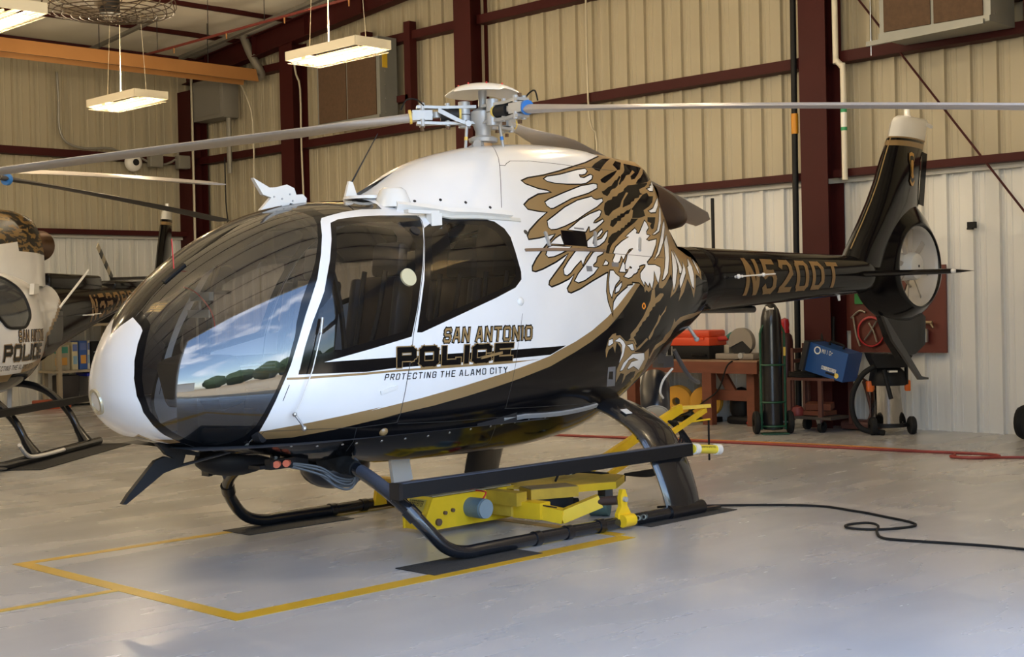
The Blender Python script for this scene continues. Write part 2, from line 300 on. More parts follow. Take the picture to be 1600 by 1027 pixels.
LAY = [
('K',[8395,-6589,8621,-6056,8940,-5901,9259,-5788,9578,-5712,9860,-5488,10147,-5310,10439,-5166,10735,-5046,10980,-4914,11229,-4802,11481,-4705,11736,-4624,12031,-4543,12328,-4474,12626,-4415,12344,-4479,12064,-4552,11785,-4636,12045,-4534,12306,-4443,12569,-4361,12909,-4308,13250,-4264,13591,-4228,13894,-4160,14199,-4097,14504,-4039,14809,-3952,15117,-3868,15426,-3785,15798,-3657,16174,-3535,16473,-3405,16774,-3280,17077,-3160,17334,-2922,17595,-2684,17861,-2446,18116,-2165,18376,-1875,18638,-1448,18906,-1003,19264,-18,19455,674,19654,1395,19999,2865,20134,3336,20227,4556,20351,5827,20514,7187,20708,8630,20877,9916,20993,10871,20952,11487,20912,12015,20882,12497,20638,12725,20412,12972,20204,13242,20199,13722,20273,14388,20200,15708,23000,15708,23000,-15708,9000,-15708,9000,-10821]),
('G',[8395,-6589,8621,-6056,8940,-5901,9259,-5788,9578,-5712,9860,-5488,10147,-5310,10439,-5166,10735,-5046,10980,-4914,11229,-4802,11481,-4705,11736,-4624,12031,-4543,12328,-4474,12626,-4415,12344,-4479,12064,-4552,11785,-4636,12045,-4534,12306,-4443,12569,-4361,12909,-4308,13250,-4264,13591,-4228,13894,-4160,14199,-4097,14504,-4039,14809,-3952,15117,-3868,15426,-3785,15798,-3657,16174,-3535,16473,-3405,16774,-3280,17077,-3160,17334,-2922,17595,-2684,17861,-2446,18116,-2165,18376,-1875,18638,-1448,18906,-1003,19264,-18,19455,674,19654,1395,19999,2865,20134,3336,19999,3642,19689,2618,19278,1278,18899,257,18640,-287,18373,-801,18111,-1135,17852,-1455,17546,-1714,17245,-1970,17056,-2196,16790,-2314,16524,-2434,16067,-2621,15577,-2796,15296,-2876,15015,-2955,14736,-3032,14459,-3111,14199,-3165,13941,-3220,13683,-3278,13425,-3338,13168,-3401,12874,-3447,12579,-3498,12285,-3554,11991,-3614,11696,-3681,12025,-3518,11760,-3558,11494,-3602,11229,-3652,10965,-3711,10677,-3769,10390,-3839,10104,-3921,9819,-4015,9497,-4120,9178,-4257,8860,-4437,8546,-4666,8398,-4724]),
('K',[10143,930,10424,829,10705,733,10985,639,11266,547,11545,457,11822,368,12096,282,12369,196,12669,103,12968,10,13268,-83,13567,-176,13866,-269,14155,-364,14444,-460,14733,-558,15023,-657,15314,-755,15605,-853,15898,-955,16203,-1046,16512,-1149,16676,-1234,16963,-1348,17253,-1473,17546,-1609,17228,-1938,17055,-2105,16754,-1981,16454,-1867,16157,-1766,15862,-1677,15574,-1581,15287,-1489,15001,-1397,14716,-1305,14431,-1216,14147,-1128,13863,-1041,13563,-957,13263,-874,12964,-793,12664,-711,12363,-629,12061,-586,11756,-542,11449,-495,11146,-377,10842,-257,10538,-138,10233,-15,9928,113,9620,243,9312,373,9342,716,9744,825]),
('G',[8937,307,9310,161,9619,57,9926,-50,10232,-154,10537,-254,10841,-351,11145,-449,11448,-546,11756,-624,12060,-700,12362,-775,12663,-867,12963,-958,13263,-1051,13563,-1144,13863,-1239,14147,-1331,14431,-1425,14716,-1521,15002,-1619,15288,-1717,15576,-1817,15864,-1921,16159,-2025,16455,-2142,16754,-2273,16456,-2197,16160,-2133,15866,-2080,15577,-1977,15290,-1878,15003,-1781,14717,-1684,14432,-1590,14148,-1497,13863,-1407,13563,-1309,13263,-1213,12964,-1118,12663,-1024,12362,-931,12060,-863,11755,-793,11448,-722,11145,-628,10840,-533,10536,-438,10231,-341,9925,-240,9617,-138,9308,-38,8935,117]),
('K',[11440,10906,11729,11095,12294,11126,12697,11143,13113,11218,13391,11200,13657,11151,13913,11079,14158,10981,14190,10681,14071,9808,13815,8445,13631,7464,13489,6552,13372,5838,13271,5129,13183,4418,13106,3699,13017,3003,12934,2295,12857,1574,12563,1484,12267,1396,11970,1311,11669,1229,11366,1164,11061,1102,10755,1042,10449,984,10143,930,9867,749,9590,565,9312,373,9370,834,9462,1636,9561,2419,9669,3031,9781,3628,9898,4211,10070,4888,10249,5548,10405,6131,10536,6800,10679,7464,10837,8130,10986,8843,11159,9586]),
('K',[14090,9675,14420,10172,14722,10592,15023,10442,15327,10313,15616,10140,15911,9987,16160,9750,16357,9179,16422,8435,16379,7134,16356,6281,16353,5442,16308,4829,16085,4216,15782,3893,15483,3580,15222,3354,14962,3136,14703,2925,14446,2719,14190,2519,13934,2322,13680,2130,13426,1941,13172,1755,13024,1822,13091,2625,13167,3413,13245,4151,13334,4879,13435,5603,13509,6267,13597,6942,13706,7641,13841,8384]),
('K',[4148,13415,4141,11184,4111,10509,3637,9288,3215,7224,2984,4021,3006,2124,3058,232,3528,-2982,4287,-5357,5143,-7323,5737,-8347,6680,-9929,7358,-11192,8132,-12386,8292,-10028,8415,-7911,8369,-6444,8398,-4724,8440,-3034,8505,-2254,8597,-1546,8747,-552,8923,395,9093,1318,9200,2018,9313,2700,9437,3432,9569,4140,9707,4827,9935,5757,10112,6438,10299,7108,10469,7911,10662,8723,10800,9371,10962,10054,11207,11232,11326,11548,11465,11586,11640,11642,12089,11815,12422,11929,12784,12146,13112,12176,13417,12148,13500,13016,13484,13881,13410,14920,12350,15708,3000,15708]),
('G',[5776,-8355,5342,-9596,4902,-11923,4501,-15708,4100,-15708,4500,-15708,4200,-10472,6200,-11519,6193,-9108]),
('K',[6193,-9108,6000,-11868,4400,-11519,4400,-15708,9500,-15708,9500,-10472,8476,-8248,8291,-9082,8161,-10343,8239,-13065,7439,-11700,6697,-10034]),
('K',[20249,14561,20077,14299,19637,13740,19224,13370,18631,12884,18078,12528,17569,12334,17335,12162,17430,11939,17784,11704,18025,11655,18074,11614,18098,11612,17712,11480,17370,11156,17168,10824,17256,10485,17570,10368,17787,10369,17447,9821,17071,9054,16925,8566,16919,8135,17272,8280,17804,8700,17743,8579,17323,7598,16936,6589,16720,5882,16682,5429,16796,5316,17051,5514,17523,6081,17844,6600,17977,6873,17734,6163,17416,5311,17144,4552,17096,4166,17188,3898,17446,4096,17787,4465,17958,4865,17801,4258,17651,3716,17676,3304,17776,3169,18089,3461,18503,4067,19053,4844,19091,4883,18993,4040,18921,2983,18940,1873,19096,44,19117,1177,19146,1709,19266,2224,19449,2668,19678,3130,19692,3290,19880,3344,19884,3566,20096,3429,20223,2865,20247,1867,20325,2333,20397,1994,20505,2272,20649,2334,20750,2828,20791,2892,20780,2322,20940,2083,21098,2491,21370,3618,21365,2522,21176,178,21475,644,21637,1594,21665,717,21552,-1369,21829,-24,22019,2004,22097,719,22261,-2630,22343,223,22434,2495,22537,1825,22635,564,22737,3131,22784,6061,23044,12604,22796,11432,22501,11865,22091,10977,22803,10694,22267,13241,21918,14058,21511,15708,20381,15708]),
('G',[20271,14504,20089,14230,19647,13675,19233,13305,18639,12818,18085,12458,17578,12263,17394,12127,17446,12005,17789,11779,18031,11730,18086,11684,18165,11588,17721,11403,17385,11080,17214,10796,17273,10571,17572,10461,17854,10418,17464,9728,17091,8958,16957,8506,16954,8275,17266,8403,17866,8811,17761,8474,17341,7485,16956,6479,16749,5798,16726,5523,16795,5455,17042,5648,17512,6213,17833,6732,18037,7009,17753,6045,17434,5189,17169,4448,17139,4206,17193,4049,17437,4238,17776,4605,18014,5034,17822,4142,17687,3652,17701,3423,17775,3324,18080,3610,18493,4217,19046,5001,19143,5068,19019,3958,18951,2947,18969,1903,19083,428,19088,1223,19121,1823,19250,2378,19437,2832,19658,3279,19673,3462,19855,3517,19860,3759,20104,3608,20248,2972,20265,2240,20321,2573,20398,2212,20497,2469,20638,2534,20737,3022,20823,3164,20810,2486,20934,2305,21085,2701,21398,4013,21390,2394,21219,419,21462,883,21649,1989,21692,638,21588,-1025,21812,207,22021,2440,22117,847,22253,-1951,22321,401,22421,2913,22547,2109,22627,1093,22715,3314,22762,6260,23000,12043,22800,10996,22500,11519,22141,11006,22750,10821,22250,13090,21900,13963,21500,15708,20400,15708]),
('K',[19756,13488,19922,13767,20323,14347,20657,14678,20404,14192,20132,13688,19951,13334,19839,13356]),
('K',[19873,12874,20040,13100,20367,13487,20588,13737,20426,13400,20219,13070,19994,12751,19888,12749]),
('K',[19798,12254,19893,12337,20075,12611,20169,12688,20346,13042,20431,13130,20559,13404,20603,13359,20456,13053,20397,12825,20277,12615,20185,12550,20091,12399,20062,12298,19944,12069,19818,12128]),
('K',[20523,14023,20749,14523,20922,14541,20692,13830,20588,13737,20574,13833]),
('K',[20998,14535,21306,14442,21487,14437,21275,13930,21086,13575,20946,13440,20967,13646,21183,13984,21137,14109,20964,13743,20817,13588,20753,13427,20649,13204,20571,13093,20476,12887,20441,12913,20591,13306,20628,13467,20765,13700,20847,13915]),
('K',[21531,14398,21600,14486,21700,14486,21800,14486,21465,13563,21141,13320,21055,13303,21177,13561,21291,13714,21428,14007]),
('K',[20748,13017,21079,13284,21459,13536,21449,13461,21334,13258,21116,13042,21113,12862,21191,12826,21075,12717,21023,12565,20871,12421,20817,12249,20716,12142,20668,11996,20369,11643,20452,12070,20687,12604,20614,12586,20392,12041,20286,11653,20003,11269,19834,10893,19727,10931,19724,11254,19801,11635,19923,11830,20065,11960,20115,12119,20267,12220,20332,12376,20536,12610,20572,12740]),
('K',[21187,12802,21353,12961,21386,12801,21561,12960,21470,12547,21308,12207,21099,11915,21123,11582,20880,11288,20626,11133,20715,11676,20659,11695,20902,12232]),
('K',[19794,10181,19886,10618,19949,10677,19989,10786,20100,10895,20128,11024,20220,11095,20249,11220,20356,11299,20499,11557,20562,11600,20669,11776,20535,11364,20407,11242,20360,11078,20245,10934,20209,10735,20086,10647,20057,10504,19881,10077]),
('K',[19489,8326,19595,8913,19777,9438,19949,9682,20030,9880,20085,9867,20158,10134,20253,10217,20323,10466,20388,10532,20437,10723,20518,10799,20591,11083,20845,11236,20686,10863,20312,10097,19986,9265,19673,8392]),
('K',[21193,11533,21488,11712,21439,11325,21349,10804,21275,10688,21233,10944,21299,11172,21165,11227]),
('K',[19357,7631,19436,8024,19722,8857,19969,9224,19838,8815,19633,8275,19498,7762,19369,7074,19268,7149]),
('K',[18011,12293,18161,12475,18588,12682,18911,12920,19243,13177,19524,13351,19563,13169,19455,12958,19331,12860,19248,12841,19247,12788,19348,12795,19603,13066,19695,13022,19605,12754,19380,12470,19189,12338,18733,12163,18333,12094,18115,12141]),
('W',[18063,12288,18170,12418,18594,12626,18918,12865,19249,13122,19511,13285,19533,13182,19444,13008,19327,12916,19226,12892,19221,12729,19352,12738,19604,13007,19653,12984,19590,12798,19372,12524,19185,12395,18731,12222,18334,12154,18123,12200]),
('K',[17831,11047,17991,11244,18563,11763,19151,12307,19602,12607,19738,12612,19687,12338,19350,11949,18738,11417,18302,10911,18066,10647,17969,10606,17860,10777]),
('W',[17862,11008,18001,11181,18571,11704,19157,12251,19604,12550,19702,12553,19670,12381,19343,12006,18730,11478,18293,10977,18060,10719,17974,10683,17882,10826]),
('K',[17721,9827,18004,10257,18426,10899,18911,11469,19417,11884,19474,11788,19562,11774,19775,11938,19771,11694,19521,11273,19107,10699,18677,10006,18266,9460,17951,9127,17763,9049,17682,9278]),
('W',[17744,9764,18015,10183,18436,10833,18918,11407,19412,11815,19465,11725,19563,11709,19750,11854,19748,11729,19511,11334,19098,10768,18668,10086,18258,9549,17946,9223,17770,9150,17712,9313]),
('K',[18270,9191,18528,9708,18809,10237,19197,10788,19570,11197,19657,11115,19537,10689,19333,10310,19281,10183,19339,10241,19610,10640,19654,10436,19487,10069,19234,9543,19003,9198,19050,9693,19053,9691,18891,9160,18538,9133]),
('W',[18325,9237,18539,9623,18819,10159,19205,10715,19569,11120,19615,11076,19523,10752,19320,10381,19232,10101,19344,10152,19602,10537,19619,10458,19476,10150,19225,9636,19042,9356,19083,9764,19047,9794,18883,9263,18538,9234]),
('K',[19117,8644,19303,9402,19493,9846,19495,9474,19323,8974]),
('W',[19163,8770,19316,9311,19470,9676,19471,9530,19312,9074]),
('K',[18782,8362,19155,9144,18984,8103,18998,8022,19102,8522,19340,8868,19586,9606,19691,9752,19573,9012,19411,8414,19175,7881,18971,7603,18695,7593]),
('W',[18800,8274,19113,8992,18952,8109,18997,7845,19115,8417,19350,8760,19597,9511,19649,9610,19557,9097,19399,8519,19166,7997,18967,7724,18737,7714]),
('K',[17515,7813,17780,8429,18020,8813,18001,7712]),
('W',[17572,7866,17792,8332,17991,8653,17977,7825]),
('K',[17254,6826,17427,7586,17588,7752,17944,7702,18237,7669,18017,7175,17766,6853,17524,6587,17320,6516]),
('W',[17290,6819,17442,7487,17592,7642,17945,7590,18182,7616,18007,7283,17758,6963,17518,6699,17330,6633]),
('K',[17648,4913,17667,5518,17910,6288,18228,7166,18383,7520,18867,7454,18543,6489,18330,5609,18327,6142,18098,5603,17883,5007,17751,4785]),
('W',[17677,4999,17691,5446,17925,6188,18241,7062,18390,7403,18815,7388,18528,6591,18352,5852,18352,6339,18085,5710,17871,5118,17748,4911]),
('K',[17916,4301,18103,5028,18431,5956,18853,7255,19279,7596,19170,6980,18934,6597,18847,6076,18708,5749,18706,5697,18869,5551,18641,4811,18295,4218,18060,4030]),
('W',[17967,4335,18118,4924,18445,5849,18863,7137,19232,7473,19157,7094,18919,6707,18831,6181,18687,5841,18675,5590,18816,5497,18629,4929,18287,4342,18061,4159]),
('K',[19497,7200,19697,8031,20003,8819,20292,9347,20182,9318,20637,10468,20717,10207,20669,10006,20735,10052,20889,10669,21061,11325,21139,11141,21182,10738,21061,10338,21053,10167,21184,10105,20986,9494,21028,9462,21401,9916,21274,8876,20906,7058,20607,6109,20608,5919,20866,5906,21057,5431,20990,4385,20807,2920,20759,3517,20742,4650,20662,3533,20528,2282,20475,3208,20414,2767,20321,3458,20274,2847,20166,4124,20216,4844,20461,5673,20465,5722,20423,5724,20272,5533,20258,5222,20187,5115,20150,4820,20070,4607,20010,4566,19943,4391,19904,4244,19770,4066,19591,4405,19775,5011,19878,5518,19957,5466,19954,5448,19942,5496,19843,5128,19696,5140,19763,5858,19892,6571,19993,7211,20260,7960,20276,7859,20162,7729,19924,6857,19786,6223,19759,6704,19649,6127,19565,5914,19393,5914,19398,6405,19543,7016]),
('W',[19537,7198,19710,7918,20012,8702,20341,9403,20231,9380,20634,10351,20683,10190,20623,9907,20743,9942,20903,10600,21063,11220,21121,11080,21155,10765,21042,10399,21025,10055,21137,10044,20938,9467,21028,9321,21361,9763,21260,8995,20894,7201,20585,6214,20586,5764,20865,5740,21025,5336,20972,4502,20809,3198,20780,3560,20751,5002,20643,3638,20533,2607,20482,3498,20413,2998,20315,3722,20272,3168,20192,4120,20234,4728,20477,5549,20507,5877,20419,5877,20254,5664,20240,5351,20174,5251,20135,4947,20063,4754,20003,4712,19932,4525,19894,4384,19769,4216,19642,4433,19789,4887,19886,5368,19966,5314,19993,5463,19941,5665,19835,5272,19737,5279,19782,5764,19909,6467,20007,7094,20298,7910,20283,8010,20153,7860,19910,6973,19797,6454,19769,6947,19635,6246,19559,6051,19418,6049,19421,6330,19583,7014]),
('K',[19469,4927,19764,6404,19793,5736,19746,5234,19746,4791]),
('W',[19518,5018,19751,6155,19768,5764,19723,5280,19723,4943]),
('K',[19192,5285,19328,5271,19372,4866,19498,4432,19468,4001,19293,3500,19159,2692,19094,2040,19018,2808,19050,4000]),
('W',[19206,5149,19316,5136,19356,4768,19468,4379,19449,4109,19278,3618,19139,2784,19093,2321,19043,2824,19073,3943]),
('K',[19195,2559,19251,3286,19533,3995,19501,3361,19365,2734]),
('W',[19235,2742,19269,3174,19499,3772,19481,3456,19354,2870]),
('K',[18980,5691,19163,6431,19263,6050,19182,5692]),
('W',[19030,5781,19164,6272,19223,6047,19172,5822]),
('K',[21238,11949,21445,12252,21689,13041,21917,13847,21709,12652,21536,12001,21338,11823]),
('W',[21286,11957,21456,12199,21699,13007,21881,13684,21695,12678,21528,12062,21341,11896]),
('K',[21213,10132,21469,10820,21607,11651,21785,12919,21865,12940,21715,11562,21566,10696,21363,10200]),
('W',[21259,10209,21482,10745,21624,11626,21791,12845,21840,12855,21699,11587,21555,10774,21357,10307]),
('K',[20862,6331,21203,8028,21617,10565,21787,11774,21987,12804,21927,11906,21656,9623,21229,7330]),
('W',[20903,6488,21216,7883,21632,10503,21800,11741,21960,12592,21911,11907,21643,9727,21217,7488]),
('K',[20947,3294,21196,5260,21416,7052,21690,9923,21951,11519,21953,10119,21583,6556,21289,4123,21078,3377]),
('W',[20988,3451,21212,5113,21432,6909,21704,9833,21932,11271,21934,10155,21568,6713,21275,4292,21069,3555]),
('K',[21990,9563,21904,6821,21761,4649,21516,2055,21374,944,21381,3070,21563,5476]),
('W',[21965,9166,21886,6946,21744,4803,21500,2220,21392,1315,21402,2969,21580,5327]),
('K',[22121,10057,22028,7003,21966,4902,21884,3549,21739,3647,21821,5405,21909,7433]),
('W',[22098,9623,22009,7108,21947,5028,21872,3783,21773,3845,21840,5286,21927,7296]),
('K',[21651,724,21680,2708,22009,5219,22143,6686,22096,4606,22035,3511,21816,1802]),
('W',[21674,1096,21699,2564,22024,5027,22121,6248,22077,4739,22019,3692,21802,1993]),
('K',[22189,5212,22122,2868,22148,644,22247,-277,22349,2636,22424,4658,22531,8329,22271,5504]),
('W',[22206,4992,22143,2803,22167,754,22237,104,22330,2790,22405,4818,22505,7854,22284,5260]),
('K',[22458,11158,22860,10858,22542,4844,22571,2076,22666,4197,22774,7704,22825,11720]),
('W',[22500,11170,22900,11170,22563,4718,22579,2680,22648,4371,22755,7846,22800,11345]),
('K',[21342,13164,21501,13363,21510,13481,21599,13605,21625,13783,21832,14476,21748,13787,21608,13227,21465,13065]),
('W',[21390,13176,21519,13327,21528,13449,21612,13567,21641,13766,21800,14312,21734,13801,21599,13274,21467,13125]),
('G',[20525,2396,20638,2534,20618,1225,20818,1697,20945,1548,20956,1296,20799,684,20619,469,20597,153,20502,124,20489,-196,20396,-425,20377,-865,20286,-1021,20250,-1303,20142,-1436,20109,-1774,20022,-2046,20008,-2336,19922,-2537,19910,-2821,19841,-2915,19928,-3496,19979,-3919,19824,-4517,19599,-3196,19734,-2903,19725,-2427,19930,-1822,20176,-713,20318,308,20439,1117]),
('G',[21059,-472,21020,-1216,20862,-1640,20757,-2435,20616,-3002,20564,-3710,20470,-4194,20412,-3706,20539,-3005,20710,-2074,20778,-1209,20821,-1565,20977,-984]),
('G',[20169,-4136,20337,-3713,20423,-3982,20285,-4257,20121,-4667,19837,-4763,19934,-4560]),
('G',[22980,-8428,22888,-8713,22401,-7151,21978,-5751,21723,-5679,21579,-6014,21524,-6840,21323,-6959,21014,-6364,20807,-6301,20707,-7268,20631,-6917,20704,-6022,20785,-5543,21080,-5691,21174,-5253,21391,-5261,21467,-4379,21470,-3554,21564,-4558,21767,-4355,22137,-5007,22631,-6917]),
('K',[18915,-4225,18858,-3199,18944,-2093,19084,-1668,19219,-1677,19222,-1962,19354,-2049,19563,-2966,19859,-3332,20015,-4429,19968,-4778,20361,-5505,20520,-5226,20642,-6915,20621,-8456,20367,-8259,20280,-9247,19887,-7327,19777,-8309,19719,-6988,19577,-6641,19489,-7633,19366,-5917,19429,-5250,19450,-4345,19387,-3536,19249,-2895,19225,-4071,19120,-3150,18985,-3383]),
('G',[18916,-4080,18871,-3212,18954,-2147,19088,-1740,19208,-1749,19211,-2026,19351,-2119,19560,-3034,19854,-3400,20000,-4422,19947,-4812,20363,-5583,20515,-5318,20631,-6917,20611,-8376,20360,-8184,20276,-9147,19883,-7229,19780,-8173,19729,-6944,19570,-6558,19489,-7495,19379,-5930,19440,-5280,19462,-4344,19396,-3495,19239,-2765,19218,-3919,19124,-3067,18976,-3325]),
('K',[19988,-7203,20209,-7553,20239,-8382,20039,-8514,19854,-8331,19823,-7344]),
('K',[18930,-2888,18961,-2187,19103,-2201,19135,-2807,19002,-2965]),
('W',[18948,-2825,18973,-2272,19093,-2285,19117,-2740,19000,-2880]),
('K',[19152,-2589,19338,-2288,19495,-2879,19587,-3483,19542,-4706,19405,-5396,19457,-4123,19431,-3374,19357,-2985]),
('W',[19184,-2596,19337,-2381,19487,-2945,19572,-3499,19529,-4655,19420,-5252,19471,-4138,19444,-3336,19363,-2908]),
('K',[19597,-3507,19835,-3633,19942,-4650,19814,-4473,19721,-3998]),
('W',[19627,-3570,19828,-3716,19915,-4532,19819,-4394,19728,-3928]),
('K',[19505,-6339,19586,-5447,19880,-4856,20353,-5533,20461,-6593,20349,-7867,20199,-7243,20036,-6680,19858,-6696,19786,-6489,19902,-5814,20154,-6101,19948,-5537,19776,-5536,19626,-6398]),
('W',[19528,-6272,19596,-5516,19882,-4945,20346,-5613,20445,-6584,20343,-7750,20204,-7172,20038,-6596,19859,-6614,19810,-6473,19908,-5902,20183,-6158,19949,-5452,19769,-5453,19619,-6316]),
('O',[20193,1028,20232,894,20253,670,20256,396,20225,215,20183,148,20149,281,20122,508,20125,771,20156,952]),
('K',[20190,865,20212,724,20219,552,20208,395,20184,312,20168,429,20158,602,20171,756]),
('K',[18058,9123,18453,9140,18861,9195,18729,7712,18344,7728,17968,7763]),  # open hatch, its shaded recess painted flat in black
('M',[18446,5726,18629,5676,18606,5139,18419,5160]),
('M',[19346,6104,19593,6061,19528,5541,19308,5600]),
('M',[18534,9490,18856,9546,18854,9393,18528,9354]),
('M',[19039,-5161,19314,-5458,19388,-6593,19507,-7845,19168,-7335,19087,-6214]),
('K',[19110,-5713,19256,-5889,19326,-6839,19144,-6526]),
('S',[17506,15348,17193,14154,17070,13510,16964,13024,16845,12493,16749,11991,16634,11350,16523,10655,16509,10675,16620,11368,16735,12007,16831,12511,16950,13042,17056,13528,17179,14174,17494,15370]),
('S',[16957,13049,17096,13011,17171,13131,17321,13278,17818,13268,17829,13281,18202,13243,18591,13255,18892,13276,19201,13318,19734,13467,20050,13488,20455,13641,20455,13613,20050,13460,19734,13439,19201,13290,18892,13246,18591,13225,18202,13213,17833,13251,17822,13238,17325,13246,17179,13103,17100,12979,16957,13017]),
('S',[13763,12196,14009,11953,14251,11704,14494,11465,14741,11246,14997,11057,15243,10878,15495,10721,15752,10584,16014,10464,16282,10359,16558,10269,16692,9957,16684,9923,16554,10229,16282,10317,16014,10422,15750,10542,15493,10679,15241,10836,14995,11015,14739,11204,14490,11423,14247,11660,14005,11909,13759,12152]),
('S',[14204,10975,14189,10432,14063,9545,13850,8424,13708,7695,13592,7012,13495,6353,13388,5683,13293,5019,13209,4353,13135,3677,13056,3004,12984,2320,12918,1627,12883,923,12850,207,12796,-499,12746,-1202,12703,-1906,12672,-2615,12640,-3493,12637,-4421,12605,-5139,12583,-5123,12615,-4409,12618,-3481,12650,-2599,12681,-1886,12724,-1180,12774,-475,12828,229,12861,941,12896,1651,12964,2348,13036,3034,13115,3705,13189,4381,13273,5049,13368,5715,13477,6383,13574,7042,13690,7727,13832,8456,14045,9573,14169,10450,14184,10983]),
('S',[12595,-5158,12298,-5134,12001,-5119,11705,-5115,11410,-5124,11108,-5007,10830,-4947,10550,-4893,10269,-4844,9986,-4800,9703,-4762,9419,-4737,9134,-4728,8848,-4737,8568,-4765,8540,-6142,8516,-6124,8546,-4701,8842,-4673,9130,-4664,9415,-4675,9701,-4702,9984,-4740,10267,-4786,10548,-4835,10828,-4889,11108,-4951,11410,-5068,11703,-5059,11999,-5065,12296,-5080,12593,-5104]),
('S',[16210,2010,16150,1185,16096,355,16058,-486,16019,-1321,15988,-2153,15949,-2971,15924,-3792,15894,-4825,15901,-5918,15889,-5916,15882,-4819,15912,-3782,15937,-2959,15976,-2141,16007,-1309,16046,-472,16084,371,16138,1203,16200,2028]),
('S',[19361,7151,19683,7129,20004,7108,20315,7071,20639,7034,20986,6990,21363,6901,21365,6807,20986,6908,20639,6958,20315,6999,20004,7038,19683,7061,19361,7087]),
('S',[15738,-6704,15855,-7954,16029,-9568,16073,-10304,16059,-10314,16015,-9582,15841,-7972,15724,-6720]),
('S',[11420,-5091,11569,-6692,11643,-8245,11623,-8247,11549,-6698,11400,-5101]),
('S',[12626,-5235,12924,-5350,13223,-5471,13522,-5600,13822,-5736,14124,-5880,14438,-6005,14755,-6140,15074,-6288,15396,-6448,15722,-6623,16018,-6819,15977,-6825,16301,-6982,16639,-7179,16974,-7377,17311,-7589,17622,-7779,17946,-8022,18286,-8327,18638,-8688,19015,-9160,19013,-9204,18636,-8732,18284,-8371,17946,-8066,17622,-7823,17311,-7633,16974,-7421,16639,-7223,16301,-7026,15951,-6819,15992,-6813,15722,-6667,15396,-6492,15074,-6332,14755,-6186,14438,-6051,14124,-5926,13822,-5782,13522,-5646,13223,-5517,12924,-5396,12626,-5283]),
('S',[15862,-5892,16209,-6135,16560,-6398,16875,-6617,17192,-6847,17515,-7100,17848,-7398,18197,-7761,18559,-8181,18944,-8703,18997,-8754,18997,-8800,18942,-8749,18557,-8225,18195,-7805,17846,-7442,17513,-7144,17192,-6891,16875,-6663,16558,-6444,16207,-6179,15860,-5936]),
('S',[9032,-346,8845,-1647,8821,-1613,9008,-314]),
]
